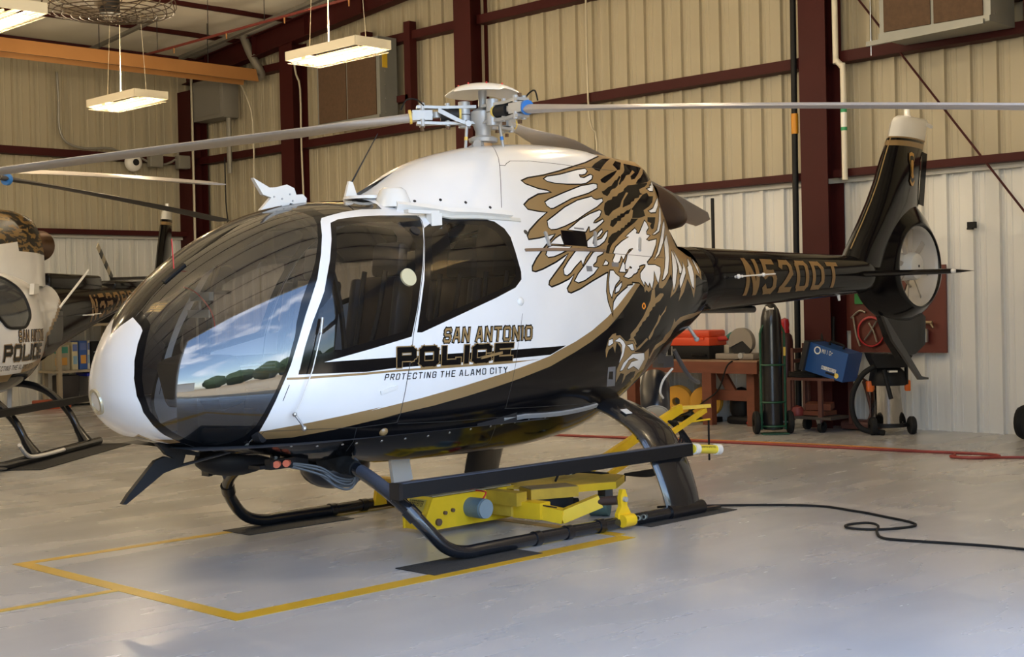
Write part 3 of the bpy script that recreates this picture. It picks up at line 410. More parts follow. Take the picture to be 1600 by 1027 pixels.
REG = {
'engine_cowling':[17500,15359,17186,14164,17063,13519,16957,13033,17098,12995,17175,13117,17323,13262,17820,13253,17831,13266,18202,13228,18591,13240,18892,13261,19201,13304,19734,13453,20050,13474,20455,13627,20736,13473,21040,13363,21255,13049,22000,14312,22000,15708,17200,15708],
'front_cowling':[17500,15359,17186,14164,17063,13519,16957,13033,16838,12502,16742,11999,16627,11359,16516,10665,16263,10755,16015,10858,15773,10977,15535,11112,15303,11267,15078,11444,14848,11675,14631,11947,14427,12261,14209,12611,14005,13010,13815,13464,13673,14002,12600,15708,17200,15708],
'cockpit_door':[11353,11252,11527,11380,11987,11457,12384,11451,12811,11552,13119,11552,13416,11527,13695,11457,13959,11349,14213,11215,14179,10441,14054,9559,13841,8440,13699,7711,13583,7027,13486,6368,13378,5699,13283,5034,13199,4367,13125,3691,13046,3019,12974,2334,12907,1639,12872,932,12839,218,12785,-487,12735,-1191,12692,-1896,12661,-2607,12629,-3487,12626,-4415,12594,-5131,12297,-5107,12000,-5092,11704,-5087,11410,-5096,11111,-4996,10811,-4902,10510,-4815,10207,-4729,9903,-4649,9567,-4623,9229,-4617,8890,-4638,8550,-4688,8599,-3070,8679,-2157,8798,-1335,8942,-567,9102,172,9216,917,9333,1645,9456,2354,9584,3042,9717,3711,9856,4361,10001,4993,10032,5923,10196,6510,10369,7091,10551,7669,10713,8305,10891,8955,11111,9942],
'sliding_door':[14229,10559,14072,9557,13860,8437,13718,7707,13602,7022,13505,6363,13396,5693,13301,5028,13217,4360,13143,3684,13066,3010,12996,2324,12932,1627,12896,921,12864,206,12810,-499,12759,-1203,12717,-1908,12686,-2619,12654,-3500,12651,-4427,12619,-5143,12919,-5281,13219,-5424,13519,-5576,13821,-5736,14124,-5903,14435,-6033,14749,-6173,15064,-6324,15384,-6489,15707,-6668,15895,-5917,15888,-4822,15918,-3787,15943,-2965,15982,-2147,16013,-1315,16052,-479,16090,363,16144,1194,16205,2019,16229,2833,16263,3636,16310,4433,16372,5230,16447,6481,16457,7288,16483,8105,16430,9172,16238,9787,15935,10123,15693,10209,15455,10309,15220,10421,14988,10546,14760,10686,14354,10318],
'windshield':[4595,12976,4530,10347,4115,8964,3867,7766,3637,6416,3419,3542,3464,513,3818,-2415,4471,-4284,5310,-5928,6217,-7533,7018,-8340,7476,-8094,7808,-6955,8018,-5584,8164,-4101,8289,-2509,8416,-1558,8579,-690,8702,-2,8831,669,8963,1322,9068,2086,9179,2827,9296,3545,9404,4543,9533,5256,9670,5948,9930,6825,10141,7407,10409,8331,10569,8989,10750,9672,11056,11087,11138,11852,11044,12638,10904,13522,10580,14229,9850,14661,7000,14137,4200,13090],
'roof_window':[11502,11718,11800,11782,12118,11914,12450,12025,12811,12236,13118,12312,13402,12326,13470,13041,13442,13735,13327,14637,13300,15708,12600,14835,11986,14617,10900,15010,10300,15010,11470,12968],
'cockpit_window':[11505,10455,11922,10463,12212,10436,12513,10451,12884,10428,13258,10429,13463,9999,13556,9039,13517,8292,13382,7430,13280,6615,13168,5906,13071,5202,12988,4495,12915,3778,12809,2949,12713,2102,12419,2020,12123,1942,11826,1867,11525,1794,11222,1725,10918,1658,10613,1594,10283,1613,9951,1639,9844,1892,9820,2454,9920,3294,10028,4108,10147,4899,10550,5592,10697,6403,10860,7203,11010,8023,11187,8862,11327,9624],
'cabin_window':[14181,8999,14786,9937,15044,9817,15304,9705,15565,9602,15829,9508,16089,8895,16195,7694,16204,6886,16230,6091,16157,5172,15909,4414,15621,4173,15336,3940,15052,3716,14770,3502,14489,3295,14210,3095,13932,2900,13655,2710,13379,2525,13315,2883,13375,3561,13443,4228,13520,4889,13608,5546,13685,6187,13776,6839,13886,7513,14019,8226],
}
TXT = {'SAN ANTONIO': [(1.3779, 0.0667), (1.6456, -0.0369), (1.6471, 0.0851), (1.3853, 0.1783)], 'POLICE': [(1.2381, -0.0668), (1.5864, -0.1847), (1.5919, -0.0358), (1.2396, 0.0961)], 'PROTECTING THE ALAMO CITY.': [(1.1996, -0.1421), (1.5813, -0.2822), (1.5782, -0.2282), (1.2021, -0.0948)]}
# ================================================================== HELICOPTER  (nose +X, left side +Y, rotor axis at the origin)
XN = 3.03
SN = np.array([0,.15,.3,.45,.6,.75,.9,1.05,1.2,1.35,1.5,1.65,1.8,1.95,2.1,2.17,2.22,2.26,2.30])
def pchip(xs, ys, x):
    xs = np.asarray(xs, float); ys = np.asarray(ys, float); h = np.diff(xs); d = np.diff(ys) / h
    m = np.zeros(len(xs)); m[0] = d[0]; m[-1] = d[-1]
    m[1:-1] = (d[:-1] * h[1:] + d[1:] * h[:-1]) / (h[1:] + h[:-1])
    i = np.clip(np.searchsorted(xs, x) - 1, 0, len(xs) - 2); t = (x - xs[i]) / h[i]
    return ys[i]*(2*t**3-3*t**2+1)+h[i]*m[i]*(t**3-2*t**2+t)+ys[i+1]*(-2*t**3+3*t**2)+h[i]*m[i+1]*(t**3-t**2)
def surf(s, th):
    s, th = np.broadcast_arrays(np.asarray(s, float), np.asarray(th, float)); g = {k: pchip(SN, TAB[k], s) for k in TAB}
    c = np.abs(np.cos(th)); sn = np.sin(th); e = 1e-9; up = sn >= 0
    a = np.maximum(g['w'], 1e-4); b = np.where(up, np.maximum(g['zt'] - g['zc'], 1e-4), np.maximum(g['zc'] - g['zb'], 1e-4)); n = np.where(up, g['nt'], g['nb'])
    r1 = ((c / a + e) ** n + (np.abs(sn) / b + e) ** n) ** (-1 / n)
    wc = np.maximum(g['wc'], 1e-3); bc = np.maximum(g['ztc'] - g['zc'], 1e-3)
    r2 = np.where(up, ((c / wc + e) ** g['nc'] + (np.abs(sn) / bc + e) ** g['nc']) ** (-1 / g['nc']), 0)
    r = (r1 ** 9 + r2 ** 9) ** (1 / 9)
    return np.stack([XN - s ** 2 + 0 * r, r * np.cos(th), g['zc'] + r * sn], -1)
def snorm(s, th):
    h = 2e-3; s = np.asarray(s, float); th = np.asarray(th, float)
    a = surf(np.minimum(s + h, 2.3), th) - surf(np.maximum(s - h, 1e-4), th); b = surf(s, th + h) - surf(s, th - h)
    n = np.cross(a, b); l = np.linalg.norm(n, axis=-1, keepdims=True); n = n / np.maximum(l, 1e-12)
    n[np.asarray(s) < .012] = (1, 0, 0)
    return n
PAINT = {'W': M('white_paint', (.78, .78, .78), .2, coat=.4), 'K': M('black_paint', (.004, .004, .005), .12, spec=.28), 'G': M('gold_paint', (.27, .172, .072), .3, coat=.3),
         'O': M('orange_ring', (.85, .3, .02), .3), 'M': M('grey_placard', (.16, .16, .17), .5), 'S': M('panel_seam', (.03, .03, .03), .5)}
PK = list(PAINT)
BLK = M('black_metal', (.008, .008, .01), .28, coat=.4); BLKR = M('black_rough', (.006, .006, .007), .6, bump=.1, spec=.3)
DARK = M('dark_grey', (.016, .016, .018), .55, spec=.3); STEEL = M('steel', (.5, .5, .5), .3, metal=1.); ALU = M('grey_alloy', (.42, .43, .44), .42, metal=.3, var=.15, vscale=15)
WHT = M('white_enamel', (.78, .77, .74), .25, coat=.5); RUBBER = M('rubber', (.008, .008, .008), .75, spec=.3)
GLS = glass('windshield_glass', (.66, .64, .62), 1.9, haze=.008); GLD = glass('tinted_side_glass', (.55, .53, .52), 1.42, haze=.003); GLR = glass('dark_roof_glass', (.10, .08, .07), 1.7)
def in_poly(pts, poly):
    x, y = pts[:, 0], pts[:, 1]; ins = np.zeros(len(pts), bool); n = len(poly); j = n - 1
    for i in range(n):
        xi, yi = poly[i]; xj, yj = poly[j]
        if yi != yj: ins ^= ((yi > y) != (yj > y)) & (x < (xj - xi) * (y - yi) / (yj - yi) + xi)
        j = i
    return ins
def dec(a): return np.array(a, float).reshape(-1, 2) / 10000
class Shell:
    """painted skin: one constrained triangulation in (s, theta), split into parts by region, colours by paint layer"""
    def __init__(S):
        SU, TV = 2.0, .9
        pts = []; edges = []
        def put(poly):
            n0 = len(pts); pts.extend((p[0] * SU, p[1] * TV) for p in poly); edges.extend((n0 + i, n0 + (i + 1) % len(poly)) for i in range(len(poly)))
        S.lay = [(c, dec(p)) for c, p in LAY]; S.reg = {k: dec(p) for k, p in REG.items()}
        h = math.pi / 2
        ss = np.concatenate([[0.004], np.linspace(.03, 2.30, 92)]); tt = np.linspace(-h, h, 56)
        for a in ss:
            for b in tt: pts.append((a * SU, b * TV))
        for c, p in S.lay: put(p)
        for p in S.reg.values(): put(p)
        V, E, F, *_ = delaunay_2d_cdt([Vector(p) for p in pts], edges, [], 0, 1e-5)
        V = np.array([(v.x / SU, v.y / TV) for v in V]); V[:, 0] = np.clip(V[:, 0], .004, 2.30); V[:, 1] = np.clip(V[:, 1], -h, h)
        F = np.array([f for f in F if len(f) == 3]); cen = V[F].mean(1)
        S.V, S.F = V, F; S.P = surf(V[:, 0], V[:, 1]); S.N = snorm(V[:, 0], V[:, 1])
        ok = np.linalg.norm(np.cross(S.P[F[:, 1]] - S.P[F[:, 0]], S.P[F[:, 2]] - S.P[F[:, 0]]), axis=1) > 1e-10
        S.F = F = F[ok]; cen = cen[ok]
        S.col = np.zeros(len(F), int); S.rg = np.full(len(F), -1)
        for c, p in S.lay:
            bb = (cen >= p.min(0)).all(1) & (cen <= p.max(0)).all(1); idx = np.where(bb)[0]
            S.col[idx[in_poly(cen[idx], p)]] = PK.index(c)
        S.names = list(S.reg)
        for k, nme in enumerate(S.names):
            p = S.reg[nme]; idx = np.where((cen >= p.min(0)).all(1) & (cen <= p.max(0)).all(1))[0]; S.rg[idx[in_poly(cen[idx], p)]] = k
    def part(S, name, sel, sides, mats, parent, col=True):
        vs, ns, fs, mi = [], [], [], []
        for sd in sides:
            F = S.F[sel]; u, inv = np.unique(F, return_inverse=True); inv = inv.reshape(F.shape); n0 = sum(len(v) for v in vs)
            sg = np.array([1, sd, 1]); vs.append(S.P[u] * sg); ns.append(S.N[u] * sg); f = inv + n0
            a, b, c = (vs[-1][inv[:, k]] for k in range(3)); g = np.cross(b - a, c - a); nn = ns[-1][inv[:, 0]]
            flip = (g * nn).sum(1) < 0; f[flip] = f[flip][:, ::-1]; fs.append(f); mi.append(S.col[sel])
        V = np.concatenate(vs); Nn = np.concatenate(ns); Fc = np.concatenate(fs)
        me = bpy.data.meshes.new(name); me.from_pydata(V.tolist(), [], Fc.tolist())
        for m in mats: me.materials.append(m)
        if col: me.polygons.foreach_set('material_index', np.concatenate(mi))
        me.shade_smooth(); me.normals_split_custom_set_from_vertices(Nn.tolist())
        o = bpy.data.objects.new(name, me); COL.objects.link(o); o.parent = parent; return o
H = empty('helicopter', (0, 0, 0), label='white, black and gold police helicopter with eagle artwork, number N520DT', cat='helicopter')
SH = Shell(); PM = [PAINT[k] for k in PK]
def ri(n): return SH.names.index(n)
SH.part('fuselage', np.where(SH.rg == -1)[0], (1, -1), PM, H)
SH.part('engine_cowling', np.where(SH.rg == ri('engine_cowling'))[0], (1, -1), PM, H); SH.part('front_cowling', np.where(SH.rg == ri('front_cowling'))[0], (1, -1), PM, H)
for sd in (1, -1):
    d1 = SH.part('cockpit_door', np.where(SH.rg == ri('cockpit_door'))[0], (sd,), PM, H); d2 = SH.part('sliding_door', np.where(SH.rg == ri('sliding_door'))[0], (sd,), PM, H)
    SH.part('windshield', np.where(SH.rg == ri('windshield'))[0], (sd,), [GLS], H, False)
    SH.part('roof_window', np.where(SH.rg == ri('roof_window'))[0], (sd,), [GLR], H, False)
    w1 = SH.part('window_pane', np.where(SH.rg == ri('cockpit_window'))[0], (sd,), [GLD], d1, False); w2 = SH.part('window_pane', np.where(SH.rg == ri('cabin_window'))[0], (sd,), [GLD], d2, False)
    if sd == 1: DOOR1, DOOR2 = d1, d2
# ---- lettering (stroke font on the curved skin)
_c = [(0, .12), (0, .88), (.14, 1), (.86, 1), (1, .88), (1, .12), (.86, 0), (.14, 0), (0, .12)]
FONT = {'S': [[(1, .82), (1, .88), (.86, 1), (.14, 1), (0, .88), (0, .62), (.14, .5), (.86, .5), (1, .38), (1, .12), (.86, 0), (.14, 0), (0, .12), (0, .18)]], 'A': [[(0, 0), (.36, 1), (.64, 1), (1, 0)], [(.18, .32), (.82, .32)]],
 'N': [[(0, 0), (0, 1), (.08, 1), (.92, 0), (1, 0), (1, 1)]], 'T': [[(0, 1), (1, 1)], [(.5, 1), (.5, 0)]], 'O': [_c], '0': [_c], 'I': [[(0, 0), (0, 1)]], 'P': [[(0, 0), (0, 1), (.86, 1), (1, .88), (1, .56), (.86, .44), (0, .44)]],
 'L': [[(0, 1), (0, 0), (1, 0), (1, .14)]], 'C': [[(1, .7), (1, .88), (.86, 1), (.14, 1), (0, .88), (0, .12), (.14, 0), (.86, 0), (1, .12), (1, .3)]], 'E': [[(1, 1), (0, 1), (0, 0), (1, 0)], [(0, .5), (.8, .5)]],
 'R': [[(0, 0), (0, 1), (.86, 1), (1, .88), (1, .58), (.86, .46), (0, .46)], [(.5, .46), (1, 0)]], 'G': [[(1, .74), (1, .88), (.86, 1), (.14, 1), (0, .88), (0, .12), (.14, 0), (.86, 0), (1, .12), (1, .48), (.55, .48)]],
 'H': [[(0, 0), (0, 1)], [(1, 0), (1, 1)], [(0, .5), (1, .5)]], 'M': [[(0, 0), (0, 1), (.5, .4), (1, 1), (1, 0)]], 'Y': [[(0, 1), (.5, .5), (1, 1)], [(.5, .5), (.5, 0)]], '.': [[(0, 0), (0, .03)]],
 '5': [[(1, 1), (.1, 1), (0, .52), (.3, .6), (.8, .6), (1, .42), (1, .14), (.8, 0), (.2, 0), (0, .14)]], '2': [[(0, .84), (.16, 1), (.84, 1), (1, .84), (1, .6), (0, .06), (0, 0), (1, 0)]], 'D': [[(0, 0), (0, 1), (.7, 1), (1, .78), (1, .22), (.7, 0), (0, 0)]],
 '8': [_c, [(0, .52), (1, .52)]], 'V': [[(0, 1), (.45, 0), (.55, 0), (1, 1)]], 'K': [[(0, 0), (0, 1)], [(1, 1), (0, .45)], [(.3, .6), (1, 0)]], 'F': [[(1, 1), (0, 1), (0, 0)], [(0, .5), (.8, .5)]], 'W': [[(0, 1), (.25, 0), (.5, .8), (.75, 0), (1, 1)]],
 'i': [[(0, 0), (0, .6)], [(0, .85), (0, .9)]], 'B': [[(0, 0), (0, 1), (.8, 1), (1, .86), (1, .64), (.8, .52), (0, .52)], [(.8, .52), (1, .38), (1, .14), (.8, 0), (0, 0)]], '1': [[(0, .8), (.5, 1), (.5, 0)]]}
FONT['Z'] = [[(0, 1), (1, 1), (0, 0), (1, 0)]]
def text_quads(txt, th, wl=.62, gap=.22, ital=0., split=False):
    """stroke quads in a 1-high line; returns (quads, total width)"""
    x = 0; out = []; cuts = []
    for ch in txt:
        cuts.append(len(out))
        if ch == ' ': x += wl * .75; continue
        w = {'I': .0, '.': 0., 'i': 0., 'M': wl * 1.15}.get(ch, wl) - 0
        for pl in FONT[ch]:
            P = [Vector((x + th / 2 + a * w, th / 2 + b * (1 - th))) for a, b in pl]
            for a, b in zip(P[:-1], P[1:]):
                d = (b - a)
                if d.length < 1e-6: continue
                d.normalize(); n = Vector((-d.y, d.x)) * th / 2; e = d * th * .42
                out.append([a - e - n, b + e - n, b + e + n, a - e + n])
        x += w + th + gap
    W = x - gap; cuts.append(len(out)); Q = [[(p.x + ital * p.y, p.y) for p in q] for q in out]
    if split: return [Q[a:c] for a, c in zip(cuts[:-1], cuts[1:]) if c > a], W
    return Q, W
def text_mesh(name, txt, th, fn, mat, parent, grow=0., off=.002, wl=.62, gap=.22, ital=0., sub=.3, letters=False):
    if letters:
        grp, W = text_quads(txt, th, wl, gap, ital, True)
    else:
        q, W = text_quads(txt, th, wl, gap, ital); grp = [q]
    for q in grp:
      b = MB()
      for quad in q:
          c = Vector((sum(p[0] for p in quad) / 4, sum(p[1] for p in quad) / 4))
          if grow:
              e1 = (Vector(quad[1]) - Vector(quad[0])).normalized(); e2 = (Vector(quad[3]) - Vector(quad[0])).normalized()
              quad = [Vector(quad[0]) - e1 * grow - e2 * grow, Vector(quad[1]) + e1 * grow - e2 * grow, Vector(quad[2]) + e1 * grow + e2 * grow, Vector(quad[3]) - e1 * grow + e2 * grow]
          A = [Vector(p) for p in quad]; n = max(1, int((A[1] - A[0]).length / sub))
          for k in range(n):
              pts = [A[0].lerp(A[1], k / n), A[0].lerp(A[1], (k + 1) / n), A[3].lerp(A[2], (k + 1) / n), A[3].lerp(A[2], k / n)]
              b.add([fn(p.x / W, p.y, off) for p in pts], [(0, 1, 2, 3)])
      me = bpy.data.meshes.new(name); me.from_pydata(b.v, [], b.f); o = link(name, me, mat, parent)
      if not letters and len(txt) > 1: o['kind'] = 'stuff'
    return o
def skin_fn(cor):
    (a, b, c, d) = [np.array(k) for k in cor]
    def fn(u, v, off):
        p = a * (1 - u) * (1 - v) + b * u * (1 - v) + c * u * v + d * (1 - u) * v
        s = np.array([p[0]]); t = np.array([p[1]]); return tuple((surf(s, t)[0] + snorm(s, t)[0] * off).tolist())
    return fn
f = skin_fn(TXT['SAN ANTONIO']); text_mesh('letter_outline', 'SAN ANTONIO', .17, f, PAINT['K'], DOOR2, grow=.075, off=.002, letters=True); text_mesh('letter', 'SAN ANTONIO', .17, f, PAINT['G'], DOOR2, off=.004, letters=True)
f = skin_fn(TXT['POLICE']); text_mesh('letter_outline', 'POLICE', .27, f, PAINT['G'], DOOR2, grow=.05, off=.003, wl=.82, gap=.18, letters=True); text_mesh('letter', 'POLICE', .27, f, PAINT['K'], DOOR2, off=.005, wl=.82, gap=.18, letters=True)
f = skin_fn(TXT['PROTECTING THE ALAMO CITY.']); text_mesh('lettering', 'PROTECTING THE ALAMO CITY.', .13, f, PAINT['K'], DOOR2, off=.003, wl=.5, gap=.3, ital=.1)
# ---- tail boom
def boom_r(x):
    t = (-2.15 - x) / (5.16 - 2.15)
    zt = 1.965 - .055 * t; zb = 1.405 + .155 * t + .05 * t * t * 0; w = .27 - .11 * t
    return zt, zb, w
def boom_pt(x, th, off=0.):
    zt, zb, w = boom_r(x); zc = (zt + zb) / 2; a = w + off; b = (zt - zb) / 2 + off
    return (x, a * math.cos(th), zc + b * math.sin(th))
bb = MB(); rows = []
for x in np.linspace(-2.15, -5.02, 36): rows.append([boom_pt(x, 2 * math.pi * k / 40) for k in range(40)])
for q in (.35, .6, .8, .93, .99):
    zt, zb, w = boom_r(-5.02); zc = (zt + zb) / 2; f_ = math.sqrt(1 - q * q)
    rows.append([(-5.02 - .15 * q, w * f_ * math.cos(2 * math.pi * k / 40), zc + (zt - zb) / 2 * f_ * math.sin(2 * math.pi * k / 40)) for k in range(40)])
bb.grid(rows, closed=True); af = MB(); af.grid([[tuple(surf(np.array([2.30]), np.array([2 * math.pi * k / 40 - math.pi]))[0].tolist()) for k in range(40)], [boom_pt(-2.36, 2 * math.pi * k / 40 - math.pi, .004) for k in range(40)], [boom_pt(-2.5, 2 * math.pi * k / 40 - math.pi, .001) for k in range(40)]], closed=True); af.build('aft_fairing', PAINT['K'], H, ang=60); BO = bb.build('tail_boom', PAINT['K'], H, ang=60)
# N520DT on the left of the boom, running aft
def boom_fn(u, v, off):
    x = -2.80 - u * 1.55; th0, th1 = -.62 + .05 * u, .72 - .10 * u
    return boom_pt(x, th0 + (th1 - th0) * v, off)
GOLDL = M('gold_lettering', (.2, .115, .04), .3)
text_mesh('registration_letter', 'N520DT', .17, boom_fn, GOLDL, BO, off=.004, wl=.48, gap=.2, sub=.07, letters=True)
b = MB(); b.tube([boom_pt(-2.6, .05, .06), boom_pt(-3.18, .1, .05)], .007, 6); b.cyl(boom_pt(-2.64, .05, -.01), boom_pt(-2.64, .05, .075), .012, n=8); b.cyl(boom_pt(-2.98, .08, -.01), boom_pt(-2.98, .08, .075), .011, n=8); b.sph(boom_pt(-2.6, .05, .06), .02); b.sph(boom_pt(-2.98, .08, .06), .018)
b.build('rod_antenna', WHT, BO)
MB().cyl((-4.55, .05, 1.56), (-4.57, .05, 1.49), .018, .012).build('tail_light', WHT, BO)
MB().cyl((-2.35, .0, 1.44), (-3.25, .0, 1.43), .03).build('drain_tube', BLK, BO)
# ---- fenestron shroud, fin, ventral fin
DC = (-5.88, 1.815); DR = .40
OUT = [(-5.02, 1.94), (-5.15, 2.10), (-5.36, 2.30), (-5.6, 2.42), (-5.9, 2.47), (-6.12, 2.44), (-6.28, 2.32), (-6.43, 2.12), (-6.55, 1.94), (-6.62, 1.74), (-6.55, 1.58), (-6.38, 1.43), (-6.15, 1.31), (-5.9, 1.26), (-5.62, 1.27), (-5.36, 1.31), (-5.12, 1.42), (-4.95, 1.58), (-4.93, 1.75)]
def r_out(a):
    """distance from duct centre to the outline along angle a"""
    d = Vector((math.cos(a), math.sin(a))); best = .5
    for (x0, z0), (x1, z1) in zip(OUT, OUT[1:] + OUT[:1]):
        p = Vector((x0 - DC[0], z0 - DC[1])); q = Vector((x1 - DC[0], z1 - DC[1])); e = q - p
        den = d.x * e.y - d.y * e.x
        if abs(den) < 1e-9: continue
        t = (p.x * e.y - p.y * e.x) / den; u = (p.x * d.y - p.y * d.x) / den
        if t > 0 and -1e-6 <= u <= 1 + 1e-6: best = t
    return best
sh = MB(); rows = []; NA = 96; ro = [r_out(2 * math.pi * k / NA) for k in range(NA)]; ro = [(ro[k - 2] + 2 * ro[k - 1] + 3 * ro[k] + 2 * ro[(k + 1) % NA] + ro[(k + 2) % NA]) / 9 for k in range(NA)]
PRO = [(0, .0), (0, .12), (.0, .165), (.03, .185), (.08, .185), (.2, .165), (.45, .125), (.75, .075), (.93, .035), (1., .0)]
PROF = [(u, y) for u, y in PRO] + [(u, -y) for u, y in PRO[-2::-1]]
for k in range(NA):
    a = 2 * math.pi * k / NA; row = []
    for u, y in PROF:
        r = DR + u * (ro[k] - DR) if u > 0 else DR + u
        row.append((DC[0] + r * math.cos(a), y, DC[1] + r * math.sin(a)))
    rows.append(row)
rows.append(rows[0]); sh.grid(rows); TS = sh.build('fan_shroud', PAINT['K'], H, ang=70)
b = MB(); b.lathe([(DR - .002, -.165), (DR - .02, -.13), (DR - .02, .12), (DR - .012, .15), (DR + .002, .166)], (DC[0], 0, DC[1]), (0, 1, 0), 64); b.build('fan_duct', M('light_grey_duct', (.50, .48, .45), .3), TS)
FG = M('fan_grey', (.36, .33, .29), .4); FGH = M('fan_hub_white', (.6, .6, .58), .3)
b = MB(); b.lathe([(0, .165), (.08, .165), (.125, .15), (.14, .12), (.14, -.03), (.12, -.03)], (DC[0], 0, DC[1]), (0, 1, 0), 32); b.build('fan_hub', FGH, TS)
b = MB(); b.cyl((DC[0], .168, DC[1]), (DC[0], .15, DC[1]), .014); b.build('hub_bolt', DARK, TS)
for a in (10, 62, 97, 140, 190, 235, 277, 320):
    a = math.radians(a); d = Vector((math.cos(a), 0, math.sin(a))); t = Vector((-math.sin(a), 0, math.cos(a))); b = MB(); R_ = []
    for r, c, tw in ((.13, .04, .6), (.17, .05, .55), (.38, .058, .3)):
        ax = (t * math.cos(tw) + Vector((0, 1, 0)) * math.sin(tw)); nn = d.cross(ax); o_ = Vector((DC[0], .06, DC[1])) + d * r
        R_.append([o_ + ax * c / 2, o_ + nn * .006, o_ - ax * c / 2, o_ - nn * .006])
    b.grid(R_, closed=True); b.build('fan_blade', FG, TS)
b = MB()
for a in (25, 75, 118, 165, 212, 255, 300, 345):
    a = math.radians(a); d = Vector((math.cos(a), 0, math.sin(a))); b.cyl(Vector((DC[0], -.11, DC[1])) + d * .1, Vector((DC[0], -.11, DC[1])) + d * .39, .013, n=8)
b.cyl((DC[0], -.14, DC[1]), (DC[0], -.05, DC[1]), .11, n=24); b.build('stator', FG, TS)
# vertical fin: airfoil sections
def fin_section(z, xl, xt, t, n=12):
    P = []
    for k in range(n + 1):
        c = k / n; y = t * 2.2 * (math.sqrt(c) * (1 - c) + .12 * c * (1 - c)) * .55; P.append((xl + (xt - xl) * c, y, z))
    return P + [(x, -y, z) for x, y, _ in P[-2:0:-1]]
FIN = [(1.80, -4.70, -5.6, .28), (1.98, -4.83, -5.75, .27), (2.25, -5.06, -6.05, .26), (2.45, -5.22, -6.20, .25), (2.65, -5.36, -6.22, .23), (2.9, -5.50, -6.26, .2), (3.1, -5.62, -6.34, .17)]
b = MB(); b.grid([fin_section(*q) for q in FIN], closed=True); FN = b.build('fin', PAINT['K'], H, ang=60)
b = MB(); b.grid([fin_section(3.1, -5.62, -6.35, .17), fin_section(3.115, -5.63, -6.36, .17)], closed=True); b.build('stripe', PAINT['G'], FN)
b = MB(); b.grid([fin_section(3.02, -5.572, -6.312, .184), fin_section(3.075, -5.60, -6.33, .178)], closed=True); b.build('stripe', PAINT['G'], FN)
b = MB(); b.grid([fin_section(3.115, -5.63, -6.36, .168), fin_section(3.26, -5.69, -6.40, .155), fin_section(3.31, -5.74, -6.44, .13), fin_section(3.34, -5.82, -6.40, .06), fin_section(3.342, -5.95, -6.2, .01)], closed=True); b.build('fin_cap', WHT, FN, ang=60)
MB().lathe([(0, .09), (.025, .09), (.03, .06), (.03, 0), (.045, -.03)], (-6.0, 0, 3.36), n=16).build('beacon', WHT, FN)
b = MB(); b.tube([(-6.25, 0, 3.30), (-6.42, 0, 3.285), (-6.5, 0, 3.275)], [.02, .022, .022], 8); b.build('tail_lamp', WHT, FN)
MB().box((-6.30, 0, 2.72), (.09, .012, .55), ry=-.17).build('trim_tab', PAINT['K'], FN)
# leading edge gold line and badge
b = MB(); rr = [fin_section(*q)[0] for q in FIN]; b.tube([(x + .004, .028, z) for x, y, z in rr[1:]], .006, 6); b.build('gold_pinstripe', PAINT['G'], FN)
BADG = M('gold_badge', (.55, .3, .06), .35)
b = MB()
def fin_y(x, z):
    for q0, q1 in zip(FIN[:-1], FIN[1:]):
        if q0[0] <= z <= q1[0]:
            k = (z - q0[0]) / (q1[0] - q0[0]); xl, xt, t = [q0[i] + (q1[i] - q0[i]) * k for i in (1, 2, 3)]
            c = (xl - x) / (xl - xt); c = min(max(c, .01), .99); return t * 2.2 * (math.sqrt(c) * (1 - c) + .12 * c * (1 - c)) * .55
    return .1
ol = [(-.052, .16), (0, .175), (.052, .16), (.06, .09), (.035, .03), (.035, -.07), (.065, -.12), (.03, -.16), (0, -.17), (-.03, -.16), (-.065, -.12), (-.035, -.07), (-.035, .03), (-.06, .09)]
def fp(a, c): x = -5.90 - a * 1.1; z = 2.79 + c; return (x, fin_y(x, z) + .010, z)
for sc, ma, dy in ((1., BADG, 0), (.8, PAINT['K'], .002), (.55, BADG, .004)):
    b = MB(); P = [fp(a * sc, c * sc) for a, c in ol]; P = [(x, y + dy, z) for x, y, z in P]; b.add(P + [(fp(0, 0)[0], fp(0, 0)[1] + dy, 2.79)], [(i, (i + 1) % 14, 14) for i in range(14)]); b.build('fin_badge', ma, FN, smooth=False)
# ventral fin and tail guard
b = MB(); V = [(-5.35, 1.36), (-5.52, 1.08), (-5.72, .90), (-6.02, .93), (-6.22, 1.02), (-6.24, 1.30), (-6.0, 1.42), (-5.6, 1.42)]
b.prism(V, (0, 0, 0), (1, 0, 0), (0, 0, 1), (0, .07, 0)); b.build('ventral_fin', PAINT['K'], H)
b = MB(); b.prism([(-5.32, 1.33), (-5.40, 1.30), (-6.06, .70), (-6.2, .68), (-6.2, .66), (-6.02, .665), (-5.5, 1.08)], (0, .06, 0), (1, 0, 0), (0, 0, 1), (0, .03, 0)); b.build('tail_guard', BLK, H)
# horizontal stabiliser
b = MB()
def stab_sec(y, x0, x1, z, t):
    P = []; n = 10
    for k in range(n + 1): c = k / n; h = t * 2.0 * (math.sqrt(c) * (1 - c)) ; P.append((x0 + (x1 - x0) * c, y, z + h * .55))
    return P + [(x, yy, 2 * z - zz - .0) for x, yy, zz in P[-2:0:-1]]
b.grid([stab_sec(y, x0, x1, z, t) for y, x0, x1, z, t in ((-1.12, -5.08, -5.15, 1.735, .004), (-1.0, -4.84, -5.16, 1.735, .055), (-.5, -4.76, -5.16, 1.735, .065), (0, -4.70, -5.16, 1.735, .07), (.5, -4.76, -5.16, 1.735, .065), (1.0, -4.84, -5.16, 1.735, .055), (1.12, -5.08, -5.15, 1.735, .004))], closed=True)
ST = b.build('stabiliser', PAINT['K'], H, ang=60)
MB().sph((-4.93, 1.02, 1.735), .03, sc=(1.6, .8, .8)).build('navigation_light', WHT, ST)
